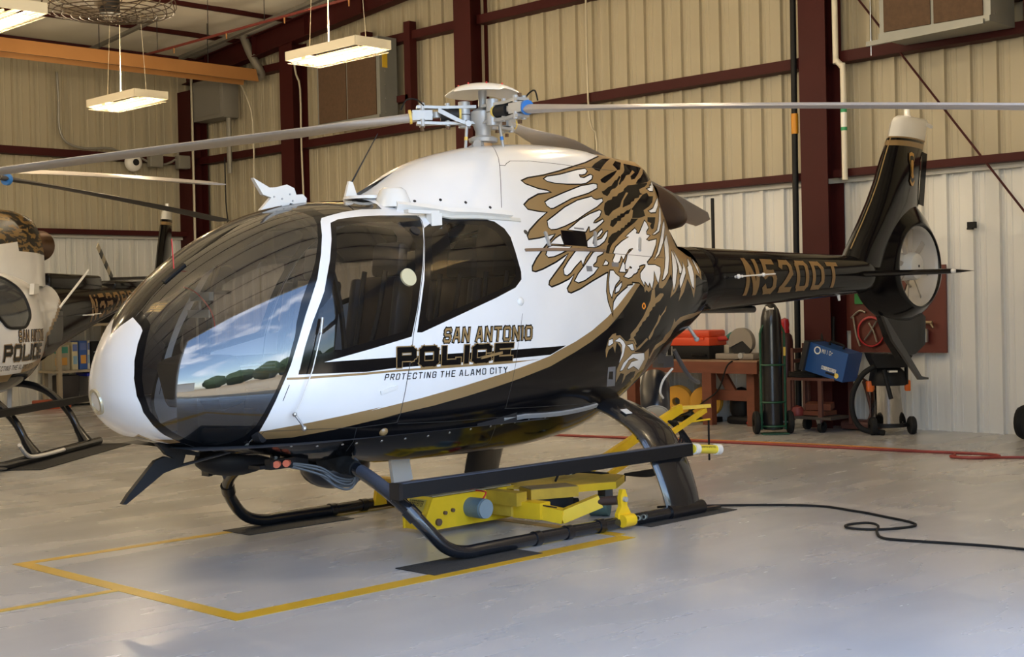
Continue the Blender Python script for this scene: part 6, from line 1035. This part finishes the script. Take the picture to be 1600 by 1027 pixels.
b = MB(); b.box(L3(.135, .065, .93), (.02, .02, .1)); b.build('warning_label', YEL, ct)
rc = empty('gas_cylinder', (-6.95, -2.15, .02), label='maroon gas cylinder with a bright red cap behind the green cart', cat='gas cylinder'); b = MB(); b.lathe([(0, 0), (.09, 0), (.093, .02), (.093, 1.0), (.08, 1.07), (.05, 1.1)], n=24); b.build('body', M('maroon', (.05, .012, .012), .45), rc); b = MB(); b.lathe([(.05, 1.09), (.055, 1.12), (.05, 1.16), (.055, 1.2), (.045, 1.26), (0, 1.28)], n=20); b.build('cap', M('cap_red', (.35, .01, .015), .3), rc)
# welder and its cart
wc_ = empty('welder_cart', (-6.85, -1.62, 0), label='rusty red steel cart on castors under the blue welder', cat='cart'); RUST = M('rusty_red', (.10, .035, .025), .6, var=.3, vscale=7)
b = MB(); b.box((0, .0, .60), (.42, .62, .03)); b.build('top_shelf', RUST, wc_, smooth=False); b = MB(); b.box((0, -.02, .16), (.42, .56, .03)); b.build('bottom_shelf', M('grimy_tray', (.06, .045, .035), .7), wc_, smooth=False)
for x, y in ((.19, .12), (.19, -.29), (-.19, .28), (-.19, -.29)): MB().box((x, y, .34), (.035, .05, .52)).build('leg', RUST, wc_, smooth=False)
b = MB(); b.bar((.1, -.30, .95), (.1, -.30, .12), .03, .03); b.bar((-.15, -.31, 1.0), (-.15, -.31, .12), .03, .03); b.bar((.1, -.30, .92), (-.15, -.31, .92), .03, .05); b.bar((.1, -.30, .8), (-.15, -.31, .8), .03, .04); b.build('handle_frame', RUST, wc_, smooth=False)
for x, y in ((.17, .12), (-.1, -.25)): MB().cyl((x, y - .025, .065), (x, y + .025, .065), .065, n=20).build('castor', RUBBER, wc_)
MB().box((.2, .11, .12), (.05, .05, .08), ry=.4).build('castor_fork', STEEL, wc_)
wd_ = empty('welder', (-6.8, -1.5, .615), label='blue and black welding machine tilted on the rusty cart', cat='welding machine'); wd_.rotation_euler = (-.26, 0, 0)
BLUE = M('welder_blue', (.012, .07, .25), .4)
b = MB(); b.box((0, .03, .20), (.30, .52, .33)); b.build('case', BLUE, wd_, smooth=False); b = MB(); b.box((.03, -.24, .20), (.32, .06, .34)); b.build('front_panel', M('welder_front', (.03, .03, .032), .5), wd_, smooth=False)
b = MB(); b.tube(spline([(0, -.05, .37), (0, -.04, .41), (0, .12, .41), (0, .13, .37)]), .014, 6); b.build('handle', BLKR, wd_)
for y, z, r in ((-.272, .30, .022), (-.272, .24, .018), (-.272, .18, .016)): MB().cyl((.06, y, z), (.06, y - .02, z), r, n=12).build('knob', ALU, wd_)
b = MB(); b.lathe([(.0, .001), (.045, .001)], (.151, -.10, .30), (1, 0, 0), 20); b.build('round_logo', WHT, wd_); b = MB(); b.lathe([(.0, .002), (.03, .002)], (.151, -.10, .30), (1, 0, 0), 20); b.build('logo_centre', BLUE, wd_)
def side_fn(y0, y1, z0, z1):
    return lambda u, v, off: (.151 + off, y0 + (y1 - y0) * u, z0 + (z1 - z0) * v)
FONT.setdefault('l', FONT['I']); FONT['e'] = FONT['C']; FONT['r'] = [[(0, 0), (0, .7), (1, .7)]]
text_mesh('maker_name', 'Miller'.replace('M', 'M'), .16, side_fn(-.04, .10, .285, .335), WHT, wd_, off=.002, wl=.5)
FONT['a'] = FONT['O']; FONT['t'] = FONT['T']; FONT['c'] = FONT['C']; FONT['m'] = FONT['M']
MB().box((.153, .09, .13), (.004, .19, .04)).build('model_band', WHT, wd_, smooth=False); text_mesh('model_name', 'Millermatic', .16, side_fn(.0, .18, .115, .145), BLUE, wd_, off=.006, wl=.45)
MB().cyl((.152, .2, .085), (.155, .2, .085), .03, n=10).build('burst_sticker', YEL, wd_); MB().box((.153, .12, .085), (.004, .12, .022)).build('sticker_band', BLKR, wd_)
b = MB()
for k in range(4): b.tube([(.02 + .22 * math.cos(a) * .6, -.18 + .2 * math.sin(a), .012 + .014 * k) for a in np.linspace(0, 2 * math.pi, 24)[:-1]], .012, 6, closed=True)
b2 = b.build('welding_lead', RUBBER); tag(b2, 'coiled black welding lead lying on the rusty cart', 'cable'); b2.location = (-6.85, -1.62, .615)
b = MB(); b.box((-6.85, -1.66, .21), (.25, .34, .05)); b.box((-6.8, -1.6, .29), (.12, .3, .07), rz=.2, ry=.2); tag(b.build('timber_offcut', WOOD), 'reddish timber offcuts on the lower tray of the rusty cart', 'timber')
b = MB(); b.lathe([(0, .0), (.07, 0), (.08, .05), (.06, .1), (0, .12)], (-6.72, -1.85, .176), n=16); tag(b.build('angle_grinder', M('grinder_red', (.2, .03, .025), .5)), 'dark red power tool on the lower tray of the rusty cart', 'tool')
for k in range(4): b = MB(); b.cyl((XW + .45 - .02 * k, -1.78 + .045 * k, .62), (XW + .3, -1.80 + .04 * k, 1.42 - .04 * k), .020, n=8); tag(b.build('steel_bar', BLKR), '%s black steel bar leaning on the wall beside the right red column' % ('leftmost', 'second from left', 'third from left', 'rightmost')[k], 'bar', 'leaning steel bars')
# pegboard with tools
pgx = XW + .12; pb = empty('tool_board', (pgx, -.95, .88), label='dark red tool board on the white wall behind the tail fan', cat='tool board'); REDB = M('board_red', (.105, .018, .012), .5, var=.15)
b = MB(); b.box((0, 0, .49), (.03, 1.2, .98)); b.build('board', REDB, pb, smooth=False); b = MB(); b.box((-.02, -.63, .55), (.03, .07, .6)); b.build('side_board', REDB, pb, smooth=False)
b = MB(); b.tube([(pgx + .03, -1.28 + .17 * math.cos(a), 1.12 + .17 * math.sin(a)) for a in np.linspace(0, 2 * math.pi, 30)[:-1]], .009, 6, closed=True); b.tube([(pgx + .045, -1.27 + .165 * math.cos(a), 1.115 + .165 * math.sin(a)) for a in np.linspace(0, 2 * math.pi, 30)[:-1]], .009, 6, closed=True); tag(b.build('coiled_hose', M('coil_red', (.42, .02, .03), .4)), 'thin red air line coiled on the tool board', 'hose')
b = MB(); b.tube(spline([(pgx + .04, -1.36, 1.02), (pgx + .04, -1.28, 1.12), (pgx + .04, -1.2, 1.24)]), .010, 6); b.tube(spline([(pgx + .04, -1.2, 1.0), (pgx + .04, -1.24, 1.12), (pgx + .04, -1.3, 1.22)]), .010, 6); tag(b.build('pliers', M('dull_steel', (.3, .28, .24), .45, metal=.6)), 'steel pliers hanging inside the red coil', 'pliers')
b = MB(); b.tube(spline([(pgx + .04, -1.53, 1.28), (pgx + .04, -1.42, 1.36), (pgx + .04, -1.34, 1.34)]), .012, 6); b.tube(spline([(pgx + .04, -1.50, 1.29), (pgx + .04, -1.47, 1.1), (pgx + .04, -1.42, .95)]), .012, 6); tag(b.build('hacksaw', M('dull_steel', (.3, .28, .24), .45, metal=.6)), 'grey hacksaw hanging at the left of the tool board', 'hacksaw')
sg = empty('spray_gun', (pgx + .07, -.58, 1.0), label='silver spray gun with cup hanging on the tool board', cat='spray gun'); b = MB(); b.lathe([(0, 0), (.035, 0), (.04, .02), (.04, .13), (.03, .15), (0, .15)], n=16); b.build('cup', STEEL, sg); b = MB(); b.cyl((0, -.1, .22), (0, .09, .22), .018, n=8); b.cyl((0, 0, .15), (0, 0, .22), .012, n=8); b.cyl((0, .06, .22), (0, .1, .16), .012, n=8); b.build('gun_body', M('dull_brass', (.35, .28, .18), .4, metal=.7), sg)
b = MB(); b.box((pgx + .03, -1.42, 1.50), (.02, .12, .12)); tag(b.build('green_card', M('card_green', (.02, .2, .05), .6)), 'green card on the tool board behind the fan shroud', 'card')
for y, z0, z1, ww in ((-.78, 1.2, 1.4, 'short'), (-.68, 1.25, 1.5, 'long')): b = MB(); b.tube(spline([(pgx + .04, y, z0), (pgx + .04, y + .02, (z0 + z1) / 2), (pgx + .04, y + .06, z1)]), .012, 6); b.box((pgx + .04, y + .02, z0), (.03, .05, .07)); tag(b.build('hand_tool', DARK), ww + ' dark hand tool hanging right of the ventral fin', 'tool', 'dark board tools')
# shop vacuum
va = empty('shop_vacuum', (-6.95, -.82, 0), label='steel drum wet-dry vacuum with orange latches and black hose by the wall', cat='vacuum'); CHR = M('polished_steel', (.55, .54, .53), .08, metal=1.); ORL = M('latch_orange', (.75, .14, .01), .45)
b = MB(); b.lathe([(.18, .10), (.19, .12), (.19, .54), (.195, .55)], n=40); b.build('drum', CHR, va); b = MB(); b.lathe([(.2, .54), (.205, .58), (.19, .68), (.14, .73), (0, .74)], n=32); b.build('lid', BLKR, va); b = MB(); b.lathe([(0, .08), (.2, .08), (.2, .12), (.18, .13)], n=32); b.build('base', BLKR, va)
f1 = Vector((-.70, .71, 0)); f2 = Vector((.71, .70, 0))
b = MB(); b.prism([(-.24, 0), (.22, -.03), (.15, -.16), (-.17, -.16), (-.22, -.06)], f2 * .08 + Vector((0, 0, .90)), f1, (0, 0, 1), f2 * .28); b.build('accessory_caddy', BLKR, va, smooth=False)
for a in (-.15, .18): MB().box(f1 * a + f2 * .1 + Vector((0, 0, .66)), (.03, .03, .22)).build('handle_post', BLKR, va)
for a in (-.205, .205): b = MB(); b.box(f1 * a + f2 * .02 + Vector((0, 0, .53)), (.07, .07, .12), rz=.78, bev=.008); b.build('latch', ORL, va)
for a in (-.21, .22): b = MB(); b.lathe([(.02, -.035), (.085, -.035), (.10, -.02), (.10, .02), (.085, .035), (.02, .035)], f1 * a + f2 * .14 + Vector((0, 0, .10)), f1, 24); b.build('wheel', RUBBER, va)
MB().box(f1 * .27 + f2 * .0 + Vector((0, 0, .06)), (.06, .06, .12)).build('castor', BLKR, va)
b = MB(); b.tube(spline([f1 * -.16 + f2 * .12 + Vector((0, 0, .76)), f1 * -.30 + f2 * .08 + Vector((0, 0, .66)), f1 * -.40 + f2 * .04 + Vector((0, 0, .45)), f1 * -.40 + f2 * .04 + Vector((0, 0, .22)), f1 * -.3 + f2 * .06 + Vector((0, 0, .06)), f1 * -.1 + f2 * .2 + Vector((0, 0, .03))], 7), .03, 10); b.build('hose', RUBBER, va); b = MB(); b.cyl(f1 * -.10 + f2 * .22 + Vector((0, 0, .72)), f1 * -.03 + f2 * .24 + Vector((0, 0, .40)), .022, .026, n=10); b.build('wand', BLKR, va)
MB().box(f2 * .20 + f1 * .0 + Vector((0, 0, .70)), (.09, .09, .02), rz=.78).build('badge', WHT, va)
b = MB(); b.tube(spline([(-7.25, -1.3, .55), (-7.2, -1.22, .4), (-7.15, -1.15, .2), (-7.1, -1.2, .05)]), .02, 6); b.bar((-7.3, -1.42, .62), (-7.1, -1.05, .50), .02, .02); b.bar((-7.25, -1.1, .5), (-7.25, -1.1, .02), .02, .02); b.box((-7.2, -1.3, .06), (.3, .4, .1), bev=.03); tag(b.build('scrap_stand', RUST), 'dark rusty stand and scrap between the welder cart and the vacuum', 'stand')
# ================================================================== STORAGE behind the second helicopter
sh_ = empty('storage_rack', (-4.9, -14.75, 0), label='pale post storage rack with boxes behind the second helicopter', cat='shelf'); POST = M('rack_post', (.35, .30, .22), .6)
for x in (.75, -.35, -1.2):
    for y in (.25, -.25): MB().box((x, y, 1.0), (.07, .07, 2.0)).build('post', POST, sh_, smooth=False)
for z in (.58, 1.35, .06): b = MB(); b.box((-.2, 0, z), (2.1, .56, .04)); b.build('shelf', POST, sh_, smooth=False)
bk = [(-4.22, .30, .42, (.30, .28, .22), 'cream picture box on the rack shelf left of the post'), (-4.47, .1, .46, (.5, .45, .3), 'narrow yellowish box beside the rack post'), (-4.62, .14, .48, (.03, .09, .33), 'narrow blue and white printed box on the rack shelf'), (-4.72, .04, .48, (.6, .56, .48), 'thin white box edge next to the blue box')]
for x, w, h, c, l in bk:
    r = empty('carton', (x, -14.71, .605), label=l, cat='box'); b = MB(); b.box((0, 0, h / 2), (w, .3, h)); b.build('body', M('carton_%d' % int(-x * 100), c, .6), r, smooth=False)
    b = MB(); b.box((0, .153, h * .35), (w * .7, .006, h * .3)); b.build('printed_panel', M('print_%d' % int(-x * 100), (.55, .28, .06) if w > .12 else (.2, .35, .5), .5), r, smooth=False)
    b = MB(); b.box((0, .153, h * .8), (w * .8, .006, h * .25)); b.build('printed_panel', M('printt_%d' % int(-x * 100), (.05, .25, .2) if w > .2 else (.1, .15, .4), .5), r, smooth=False)
for x, w, h, l in ((-4.98, .42, .46, 'black equipment case on the rack shelf'), (-5.42, .42, .5, 'black case with yellow lettering on the rack shelf')):
    r = empty('equipment_case', (x, -14.74, .605), label=l, cat='case'); b = MB(); b.box((0, 0, h / 2), (w, .36, h), bev=.015); b.build('body', BLKR, r); MB().box((0, .185, h * .62), (w * .8, .01, .012)).build('trim_line', ALU, r)
    if w and x < -5.2:
        text_mesh('lettering', 'VTOK', .18, lambda u, v, off: (.16 - u * .30, .186 + off, .30 + v * .07), YEL, r, off=.002, wl=.5); MB().box((.06, .185, .2), (.2, .01, .03)).build('white_label', WHT, r); MB().box((.06, .185, .25), (.2, .01, .02)).build('red_label', REDT, r)
bn = empty('storage_bin', (-5.15, -14.76, .085), label='clear storage bin with a blue lid on the bottom of the rack', cat='bin'); b = MB(); b.prism([(-.40, 0), (.40, 0), (.45, .40), (-.45, .40)], (0, 0, 0), (1, 0, 0), (0, 0, 1), (0, .38, 0)); b.build('tub', M('cloudy_tub', (.22, .2, .18), .4), bn, smooth=False); b = MB(); b.box((0, 0, .425), (.94, .40, .06), bev=.015); b.build('lid', M('lid_blue', (.02, .03, .45), .4), bn); b = MB(); b.box((.15, .16, .2), (.4, .07, .3)); b.build('contents', M('contents_orange', (.3, .09, .03), .6), bn, smooth=False)
b = MB(); b.box((-4.38, -14.74, .30), (.3, .38, .43), bev=.02); tag(b.build('crate', M('crate_dark', (.035, .03, .03), .6)), 'dark crate on the bottom of the rack beside the post', 'crate')
b = MB(); b.box((-3.9, -14.3, .07), (.5, .4, .14), bev=.02); tag(b.build('orange_case', M('case_orange', (.4, .07, .02), .5)), 'low orange case on the floor at the left of the rack', 'case')
b = MB(); b.box((-5.2, -14.75, 1.63), (1.1, .38, .5), bev=.03); tag(b.build('black_container', BLKR), 'large black container on the top of the rack', 'container')
# ================================================================== SECOND HELICOPTER parked in the back left corner
H2 = empty('helicopter', (.197, -7.97, .012), math.radians(40.5), label='second police helicopter with striped tail rotor parked behind the first, cut by the left edge', cat='helicopter')
BODY = [(3.4, .06, 1.08, 1.2), (3.3, .25, .92, 1.4), (3.0, .5, .76, 1.65), (2.5, .74, .66, 1.9), (1.9, .87, .61, 2.03), (1.2, .93, .6, 2.06), (.5, .91, .62, 2.06), (0., .80, .68, 2.03), (-.4, .66, .76, 2.0), (-.8, .51, .86, 1.96), (-1.3, .40, .95, 1.93), (-1.75, .32, 1.0, 1.9)]
def body_sec(x):
    B = BODY[::-1]; xs = [q[0] for q in B]; return [float(pchip(xs, [q[k] for q in B], np.array([x]))[0]) for k in (1, 2, 3)]
def body_pt(x, th, off=0.):
    hw, zb, zt = body_sec(x); zc = zb + (zt - zb) * .45; c, s = math.cos(th), math.sin(th); n = 2.6; bz = (zt - zc) if s > 0 else (zc - zb)
    r = (abs(c / hw) ** n + abs(s / bz) ** n) ** (-1 / n); return (x, (r + off) * c, zc + (r + off) * s)
def body_y(x, z):
    lo, hi = -1.5, 1.5
    for _ in range(30):
        m = (lo + hi) / 2
        if body_pt(x, m)[2] < z: lo = m
        else: hi = m
    return lo
b = MB(); xs = np.concatenate([np.linspace(3.4, 2.5, 8), np.linspace(2.4, -1.75, 60)]); NT = 64; rows = [[body_pt(x, 2 * math.pi * k / NT) for k in range(NT)] for x in xs]; b.grid(rows, closed=True)
mi = []
for i in range(len(xs) - 1):
    for k in range(NT):
        c = np.mean([rows[i][k], rows[i][(k + 1) % NT], rows[i + 1][k], rows[i + 1][(k + 1) % NT]], axis=0)
        zl = .86 + .10 * max(0, 1.2 - c[0]) ** 2.0 * .9
        mi.append(1 if c[2] < zl else 2 if c[2] < zl + .07 else 0)
b.mi = mi; B2 = b.build('fuselage', [PAINT['W'], PAINT['K'], PAINT['G']], H2, ang=60)
# cabin windows
for x0, x1, z0, z1 in ((.55, 1.35, 1.38, 1.92), (1.5, 2.2, 1.3, 1.9)):
    b = MB(); rows = []
    for v in np.linspace(-1, 1, 13):
        row = []
        for u in np.linspace(-1, 1, 15):
            uu = u * math.sqrt(1 - .42 * v ** 4); vv = v * math.sqrt(1 - .42 * u ** 4); x = (x0 + x1) / 2 + uu * (x1 - x0) / 2; z = (z0 + z1) / 2 + vv * (z1 - z0) / 2; row.append(body_pt(x, body_y(x, z), .008))
        rows.append(row)
    P = rows[0] + [r_[-1] for r_ in rows[1:]] + rows[-1][-2::-1] + [r_[0] for r_ in rows[-2:0:-1]]
    b.grid(rows); b.build('window_pane', M('dark_window', (.05, .055, .06), .08), B2, ang=80)
    b = MB(); b.tube(P, .016, 6, closed=True); b.build('window_seal', BLKR, B2)
    continue
    ol_ = [(x0 + .1, z0), (x1 - .05, z0 - .02), (x1, z0 + .1), (x1, z1 - .08), (x1 - .1, z1), (x0 + .18, z1), (x0 + .04, z1 - .12), (x0, z0 + .14)]
    for x, z in ol_: P.append(body_pt(x, body_y(x, z), .006))
    cx_, cz_ = (x0 + x1) / 2, (z0 + z1) / 2; P.append(body_pt(cx_, body_y(cx_, cz_), .012)); b.add(P, [(i, (i + 1) % 8, 8) for i in range(8)]); b.build('window_pane', M('dark_window', (.06, .07, .08), .06, coat=1.), B2, ang=80)
    b = MB(); b.tube(P[:-1], .014, 6, closed=True); b.build('window_seal', BLKR, B2)
def b2fn(x0, x1, z0, z1): return lambda u, v, off: body_pt(x0 + (x1 - x0) * u, body_y(x0 + (x1 - x0) * u, z0 + (z1 - z0) * v), off)
f = b2fn(.92, -.02, 1.235, 1.355); text_mesh('lettering_outline', 'SAN ANTONIO', .17, f, PAINT['K'], B2, grow=.06, off=.004); text_mesh('lettering', 'SAN ANTONIO', .17, f, PAINT['G'], B2, off=.007)
f = b2fn(1.25, .10, 1.04, 1.21); text_mesh('lettering_outline', 'POLICE', .22, f, PAINT['G'], B2, grow=.06, off=.004, wl=.88); text_mesh('lettering', 'POLICE', .22, f, PAINT['K'], B2, off=.007, wl=.88)
f = b2fn(1.5, .42, .95, 1.0); text_mesh('lettering', 'PROTECTING THE ALAMO CITY', .13, f, PAINT['K'], B2, off=.005, wl=.5, gap=.3)
b = MB(); b.prism([(0, 0), (.34, .02), (.36, .12), (.06, .12)], body_pt(.30, body_y(.30, 1.72), .03), (-1, -.25, 0), (0, 0, 1), (0, .05, 0)); b.build('side_fairing', WHT, B2)
# engine cowl with eagle paint
EG = bpy.data.materials.new('eagle_feather_paint'); EG.use_nodes = True; t = EG.node_tree; pb_ = t.nodes['Principled BSDF']; co = t.nodes.new('ShaderNodeTexCoord'); mp_ = t.nodes.new('ShaderNodeMapping'); mp_.inputs['Rotation'].default_value = (0, .8, 0); mp_.inputs['Scale'].default_value = (1.2, .2, 5); wv = t.nodes.new('ShaderNodeTexNoise'); wv.inputs['Scale'].default_value = 4.0; wv.inputs['Detail'].default_value = 5; wv.inputs['Distortion'].default_value = .6
rp_ = t.nodes.new('ShaderNodeValToRGB'); rp_.color_ramp.interpolation = 'CONSTANT'; rp_.color_ramp.elements[0].color = (.006, .006, .007, 1); rp_.color_ramp.elements[1].position = .52; rp_.color_ramp.elements[1].color = (.2, .12, .035, 1)
t.links.new(co.outputs['Object'], mp_.inputs[0]); t.links.new(mp_.outputs[0], wv.inputs[0]); t.links.new(wv.outputs[0], rp_.inputs[0]); t.links.new(rp_.outputs[0], pb_.inputs['Base Color']); pb_.inputs['Roughness'].default_value = .45; MATS['eagle_feather_paint'] = EG
CW = [(1.3, .2, 2.1), (.9, .42, 2.4), (.4, .5, 2.62), (-.2, .48, 2.73), (-.8, .42, 2.74), (-1.15, .36, 2.71), (-1.3, .28, 2.62)]
rows = []
for x, hw, zt in CW: rows.append([(x - (0 if 0 < k < 24 else 0) - .0, hw * math.copysign(abs(math.cos(math.pi * k / 24)) ** .75, math.cos(math.pi * k / 24)), 1.85 + (zt - 1.85) * abs(math.sin(math.pi * k / 24)) ** .62) for k in range(25)])
b = MB(); b.grid(rows); b.add(rows[-1], [tuple(range(25))]); mi = []
for i in range(len(rows) - 1):
    for k in range(24): z = np.mean([rows[i][k][2], rows[i + 1][k][2]]); mi.append(0 if z > 2.22 else 1)
b.mi = mi + [1]; CW2 = b.build('engine_cowling', [EG, PAINT['W']], H2, ang=60)
b = MB(); b.lathe([(.17, -.1), (.17, .30), (.19, .62), (.175, .62), (.15, .3), (.15, -.1)], (-1.25, .0, 2.37), (-1, 0, 0), 28); b.build('exhaust_pipe', M('exhaust_brown', (.10, .05, .025), .3, metal=.7), H2)
b = MB(); b.cyl((-1.55, .36, 1.60), (-2.02, .55, 2.06), .015, n=8); b.build('rod_antenna', WHT, H2)
# boom, fins, tail rotor
rows = []
for x in np.linspace(-1.6, -6.9, 20):
    k = (-1.6 - x) / 5.3; zt, zb, w = 1.92 - .02 * k, .93 + .80 * min(1, k * 1.5) ** .85 * .95, .31 - .2 * k; zc = (zt + zb) / 2; rows.append([(x, w * math.cos(2 * math.pi * j / 28), zc + (zt - zb) / 2 * math.sin(2 * math.pi * j / 28)) for j in range(28)])
b = MB(); b.grid(rows, closed=True); b.f.append(tuple(range(len(b.v) - 28, len(b.v)))); b.mi.append(0); B3 = b.build('tail_boom', PAINT['K'], H2, ang=60)
b = MB(); b.box((-2.6, 0, 1.93), (1.75, .36, .20), bev=.05); b.box((-4.9, 0, 1.92), (1.6, .26, .12), bev=.04); b.build('shaft_cover', PAINT['K'], B3)
def b3fn(u, v, off): x = -2.85 - u * 1.75; k = (-1.6 - x) / 5.3; zb = .93 + .76 * min(1, k * 1.5) ** .85; zc = (1.91 + zb) / 2; th = -.55 + v * 1.15; return (x, (.31 - .2 * k + off) * math.cos(th), zc + ((1.91 - zb) / 2 + off) * math.sin(th))
text_mesh('registration', 'N582RD', .17, b3fn, GOLDL, B3, off=.004, wl=.48)
b = MB(); b.tube([(-2.25, .42, 1.50), (-2.9, .36, 1.52)], .009, 6); b.cyl((-2.5, .2, 1.5), (-2.5, .42, 1.5), .01, n=6); b.build('rod_antenna', WHT, B3)
b = MB(); b.grid([fin_section(z, xl, xt, .12) for z, xl, xt in ((1.4, -6.0, -6.75), (1.9, -6.05, -6.8), (2.5, -6.32, -6.95), (2.9, -6.50, -7.02))], closed=True); F2 = b.build('fin', PAINT['K'], H2, ang=60)
b = MB(); b.grid([fin_section(2.9, -6.50, -7.02, .121), fin_section(2.95, -6.52, -7.03, .121)], closed=True); b.build('stripe', PAINT['G'], F2); b = MB(); b.grid([fin_section(2.99, -6.535, -7.04, .12), fin_section(3.12, -6.6, -7.05, .11), fin_section(3.15, -6.7, -7.0, .02)], closed=True); b.build('fin_cap', WHT, F2); b = MB(); b.grid([fin_section(2.95, -6.52, -7.03, .119), fin_section(2.99, -6.535, -7.04, .119)], closed=True); b.build('stripe', PAINT['K'], F2)
MB().cyl((-6.8, 0, 3.15), (-6.8, 0, 3.25), .03, n=10).build('beacon', WHT, F2)
b = MB(); b.box((-5.75, 0, 1.80), (.45, 2.5, .06), bev=.02); b.box((-5.75, 1.1, 2.05), (.3, .06, .5), bev=.02); b.build('stabiliser', PAINT['K'], H2)
b = MB(); b.cyl((-6.05, -.1, 2.0), (-6.05, -.66, 2.0), .08, n=16); b.build('gearbox', BLK, H2)
for sg_ in (1, -1):
    for k in range(6):
        d = Vector((.74, 0, .62)) * sg_; p0 = Vector((-6.05, -.62, 2.0)) + d * (.1 + .13 * k); p1 = p0 + d * .13; MB().bar(p0, p1, .012, .10).build('tail_rotor_blade', M('tan_stripe', (.42, .36, .26), .5) if k in (1, 3, 5) else BLK, H2, smooth=False)
# landing gear
for sd in (1, -1):
    b = MB(); b.tube(spline([(2.3, 1.1 * sd, .28), (2.1, 1.1 * sd, .12), (1.8, 1.1 * sd, .05), (1.2, 1.1 * sd, .045), (-.8, 1.1 * sd, .045)], 5), .045, 12); s2 = b.build('skid_tube', GEAR, H2)
    for x in (-.45, .95):
        b = MB(); b.tube(spline([(x, 0, .72), (x, .35 * sd, .74), (x, .65 * sd, .64), (x, .88 * sd, .42), (x, 1.0 * sd, .2), (x, 1.08 * sd, .06)], 5), [.042] * 20 + [.05, .055, .06, .07, .075, .08], 12); b.build('cross_tube', GEAR, H2)
    b = MB(); b.bar((2.0, .98 * sd, .54), (-.72, .98 * sd, .54), .09, .07); b.build('cabin_step', BLKR, H2, smooth=False)
    b = MB(); b.tube(spline([(1.45, 1.15 * sd, .22), (1.25, 1.15 * sd, .09), (.9, 1.15 * sd, .06), (.35, 1.15 * sd, .06)]), .022, 8); b.build('grip_edge', WHT, H2)
for x, y in ((.35, .25), (.35, -.25), (-.15, .35)): b = MB(); b.prism([(0, 0), (.12, 0), (.30, -.24), (.22, -.26)], (x, y, .74), (.8, .3, 0), (0, 0, 1), (0, .05, 0)); b.build('belly_bracket', WHT, H2)
b = MB(); b.sph((.6, 0, .55), .2, 16, 10); b.build('sensor_turret', BLK, H2)
# rotor
DKB = M('dark_blade', (.07, .065, .065), .45); R2 = empty('main_rotor'); R2.parent = H2
for wa, zt, mt in ((87.0, 2.57, BLADE), (206.0, 2.86, DKB), (327.0, 2.8, BLADE)):
    bl = blade_mesh(5.34, .5, .35, (3.12 - zt - .10) / 5.0, .0035); me = bl.mesh('rotor_blade', ang=60); me.materials.append(mt); o_ = bpy.data.objects.new('rotor_blade', me); COL.objects.link(o_); o_.parent = R2; o_.location = (0, 0, 3.1); o_.rotation_euler = (0, 0, math.radians(wa - 40.5))
    if wa == 206.0: MB().cyl((.62, 0, -.02), (.66, 0, -.022), .07, n=12).build('blade_band', BLU, R2).matrix_basis = Matrix.Translation((0, 0, 3.1)) @ Matrix.Rotation(math.radians(wa - 40.5), 4, 'Z')
b = MB(); b.lathe([(.05, -.6), (.06, -.1), (.25, -.03), (.28, 0), (.25, .04), (.1, .1), (0, .1)], (0, 0, 3.1), n=20); b.build('rotor_hub', ALU, R2)
b = MB(); b.box((0, 0, 0), (2.6, .55, .01), bev=.003); m2 = b.build('rubber_mat', RUBM); tag(m2, 'long dark rubber mat under the near skid of the second helicopter', 'mat', 'skid mats'); m2.location = (-.30, -6.85, .006); m2.rotation_euler = (0, 0, math.radians(40.5))
# ================================================================== OUTSIDE (seen mirrored in the windscreen)
g = MB().box((0, 0, -.35), (900, 900, .3)); gm = M('dry_field', (.42, .31, .17), .9, var=.25, vscale=.05); tag(g.build('ground', gm, smooth=False), 'dry tan airfield outside', kind='structure')
tag(MB().box((2, YF + 15.3, -.1), (90, 30, .2)).build('apron', M('apron_concrete', (.50, .39, .24), .8, var=.15), smooth=False), 'concrete apron in front of the hangar', kind='structure')
bu = empty('building', (62, 70, -.2), .6, label='long white hangar building across the airfield, mirrored in the windscreen', cat='building'); b = MB(); b.box((0, 0, 3.5), (34, 16, 7)); b.build('walls', M('far_white', (.7, .68, .62), .7), bu, smooth=False); b = MB(); b.prism([(-17.5, 0), (17.5, 0), (17.5, .3), (0, 2.2), (-17.5, .3)], (0, 0, 7), (1, 0, 0), (0, 0, 1), (0, 17, 0)); b.build('roof', M('far_roof', (.45, .44, .42), .6), bu, smooth=False)
for k in range(4): MB().box((-12 + 8 * k, -8.05, 2.2), (5, .1, 4.4)).build('door', M('far_door', (.3, .3, .3), .6), bu, smooth=False)
TRM = M('far_tree_leaves', (.05, .085, .03), .8, var=.4, vscale=.8); random.seed(3)
for k in range(12):
    a = math.radians(66 + k * 9.0); d = (86, 106)[k % 2]; r = random.uniform(5.5, 8.0); tr = empty('tree', (d * math.cos(a), d * math.sin(a), -.2), label='dark green tree, %s from the white building, mirrored in the windscreen' % ('first second third fourth fifth sixth seventh eighth ninth tenth eleventh twelfth'.split()[k]), cat='tree', group='distant tree row')
    b = MB(); n_ = 14
    b.sph((0, 0, r * .8), r, 16, 10, (1.25, 1.25, .85)); b.v = [tuple(Vector(v) + Vector((random.uniform(-1, 1), random.uniform(-1, 1), random.uniform(-1, 1))) * r * .10) for v in b.v]; b.build('crown', TRM, tr); MB().cyl((0, 0, 0), (0, 0, r * .6), .35, .25, n=8).build('trunk', M('far_trunk', (.08, .06, .04), .8), tr)
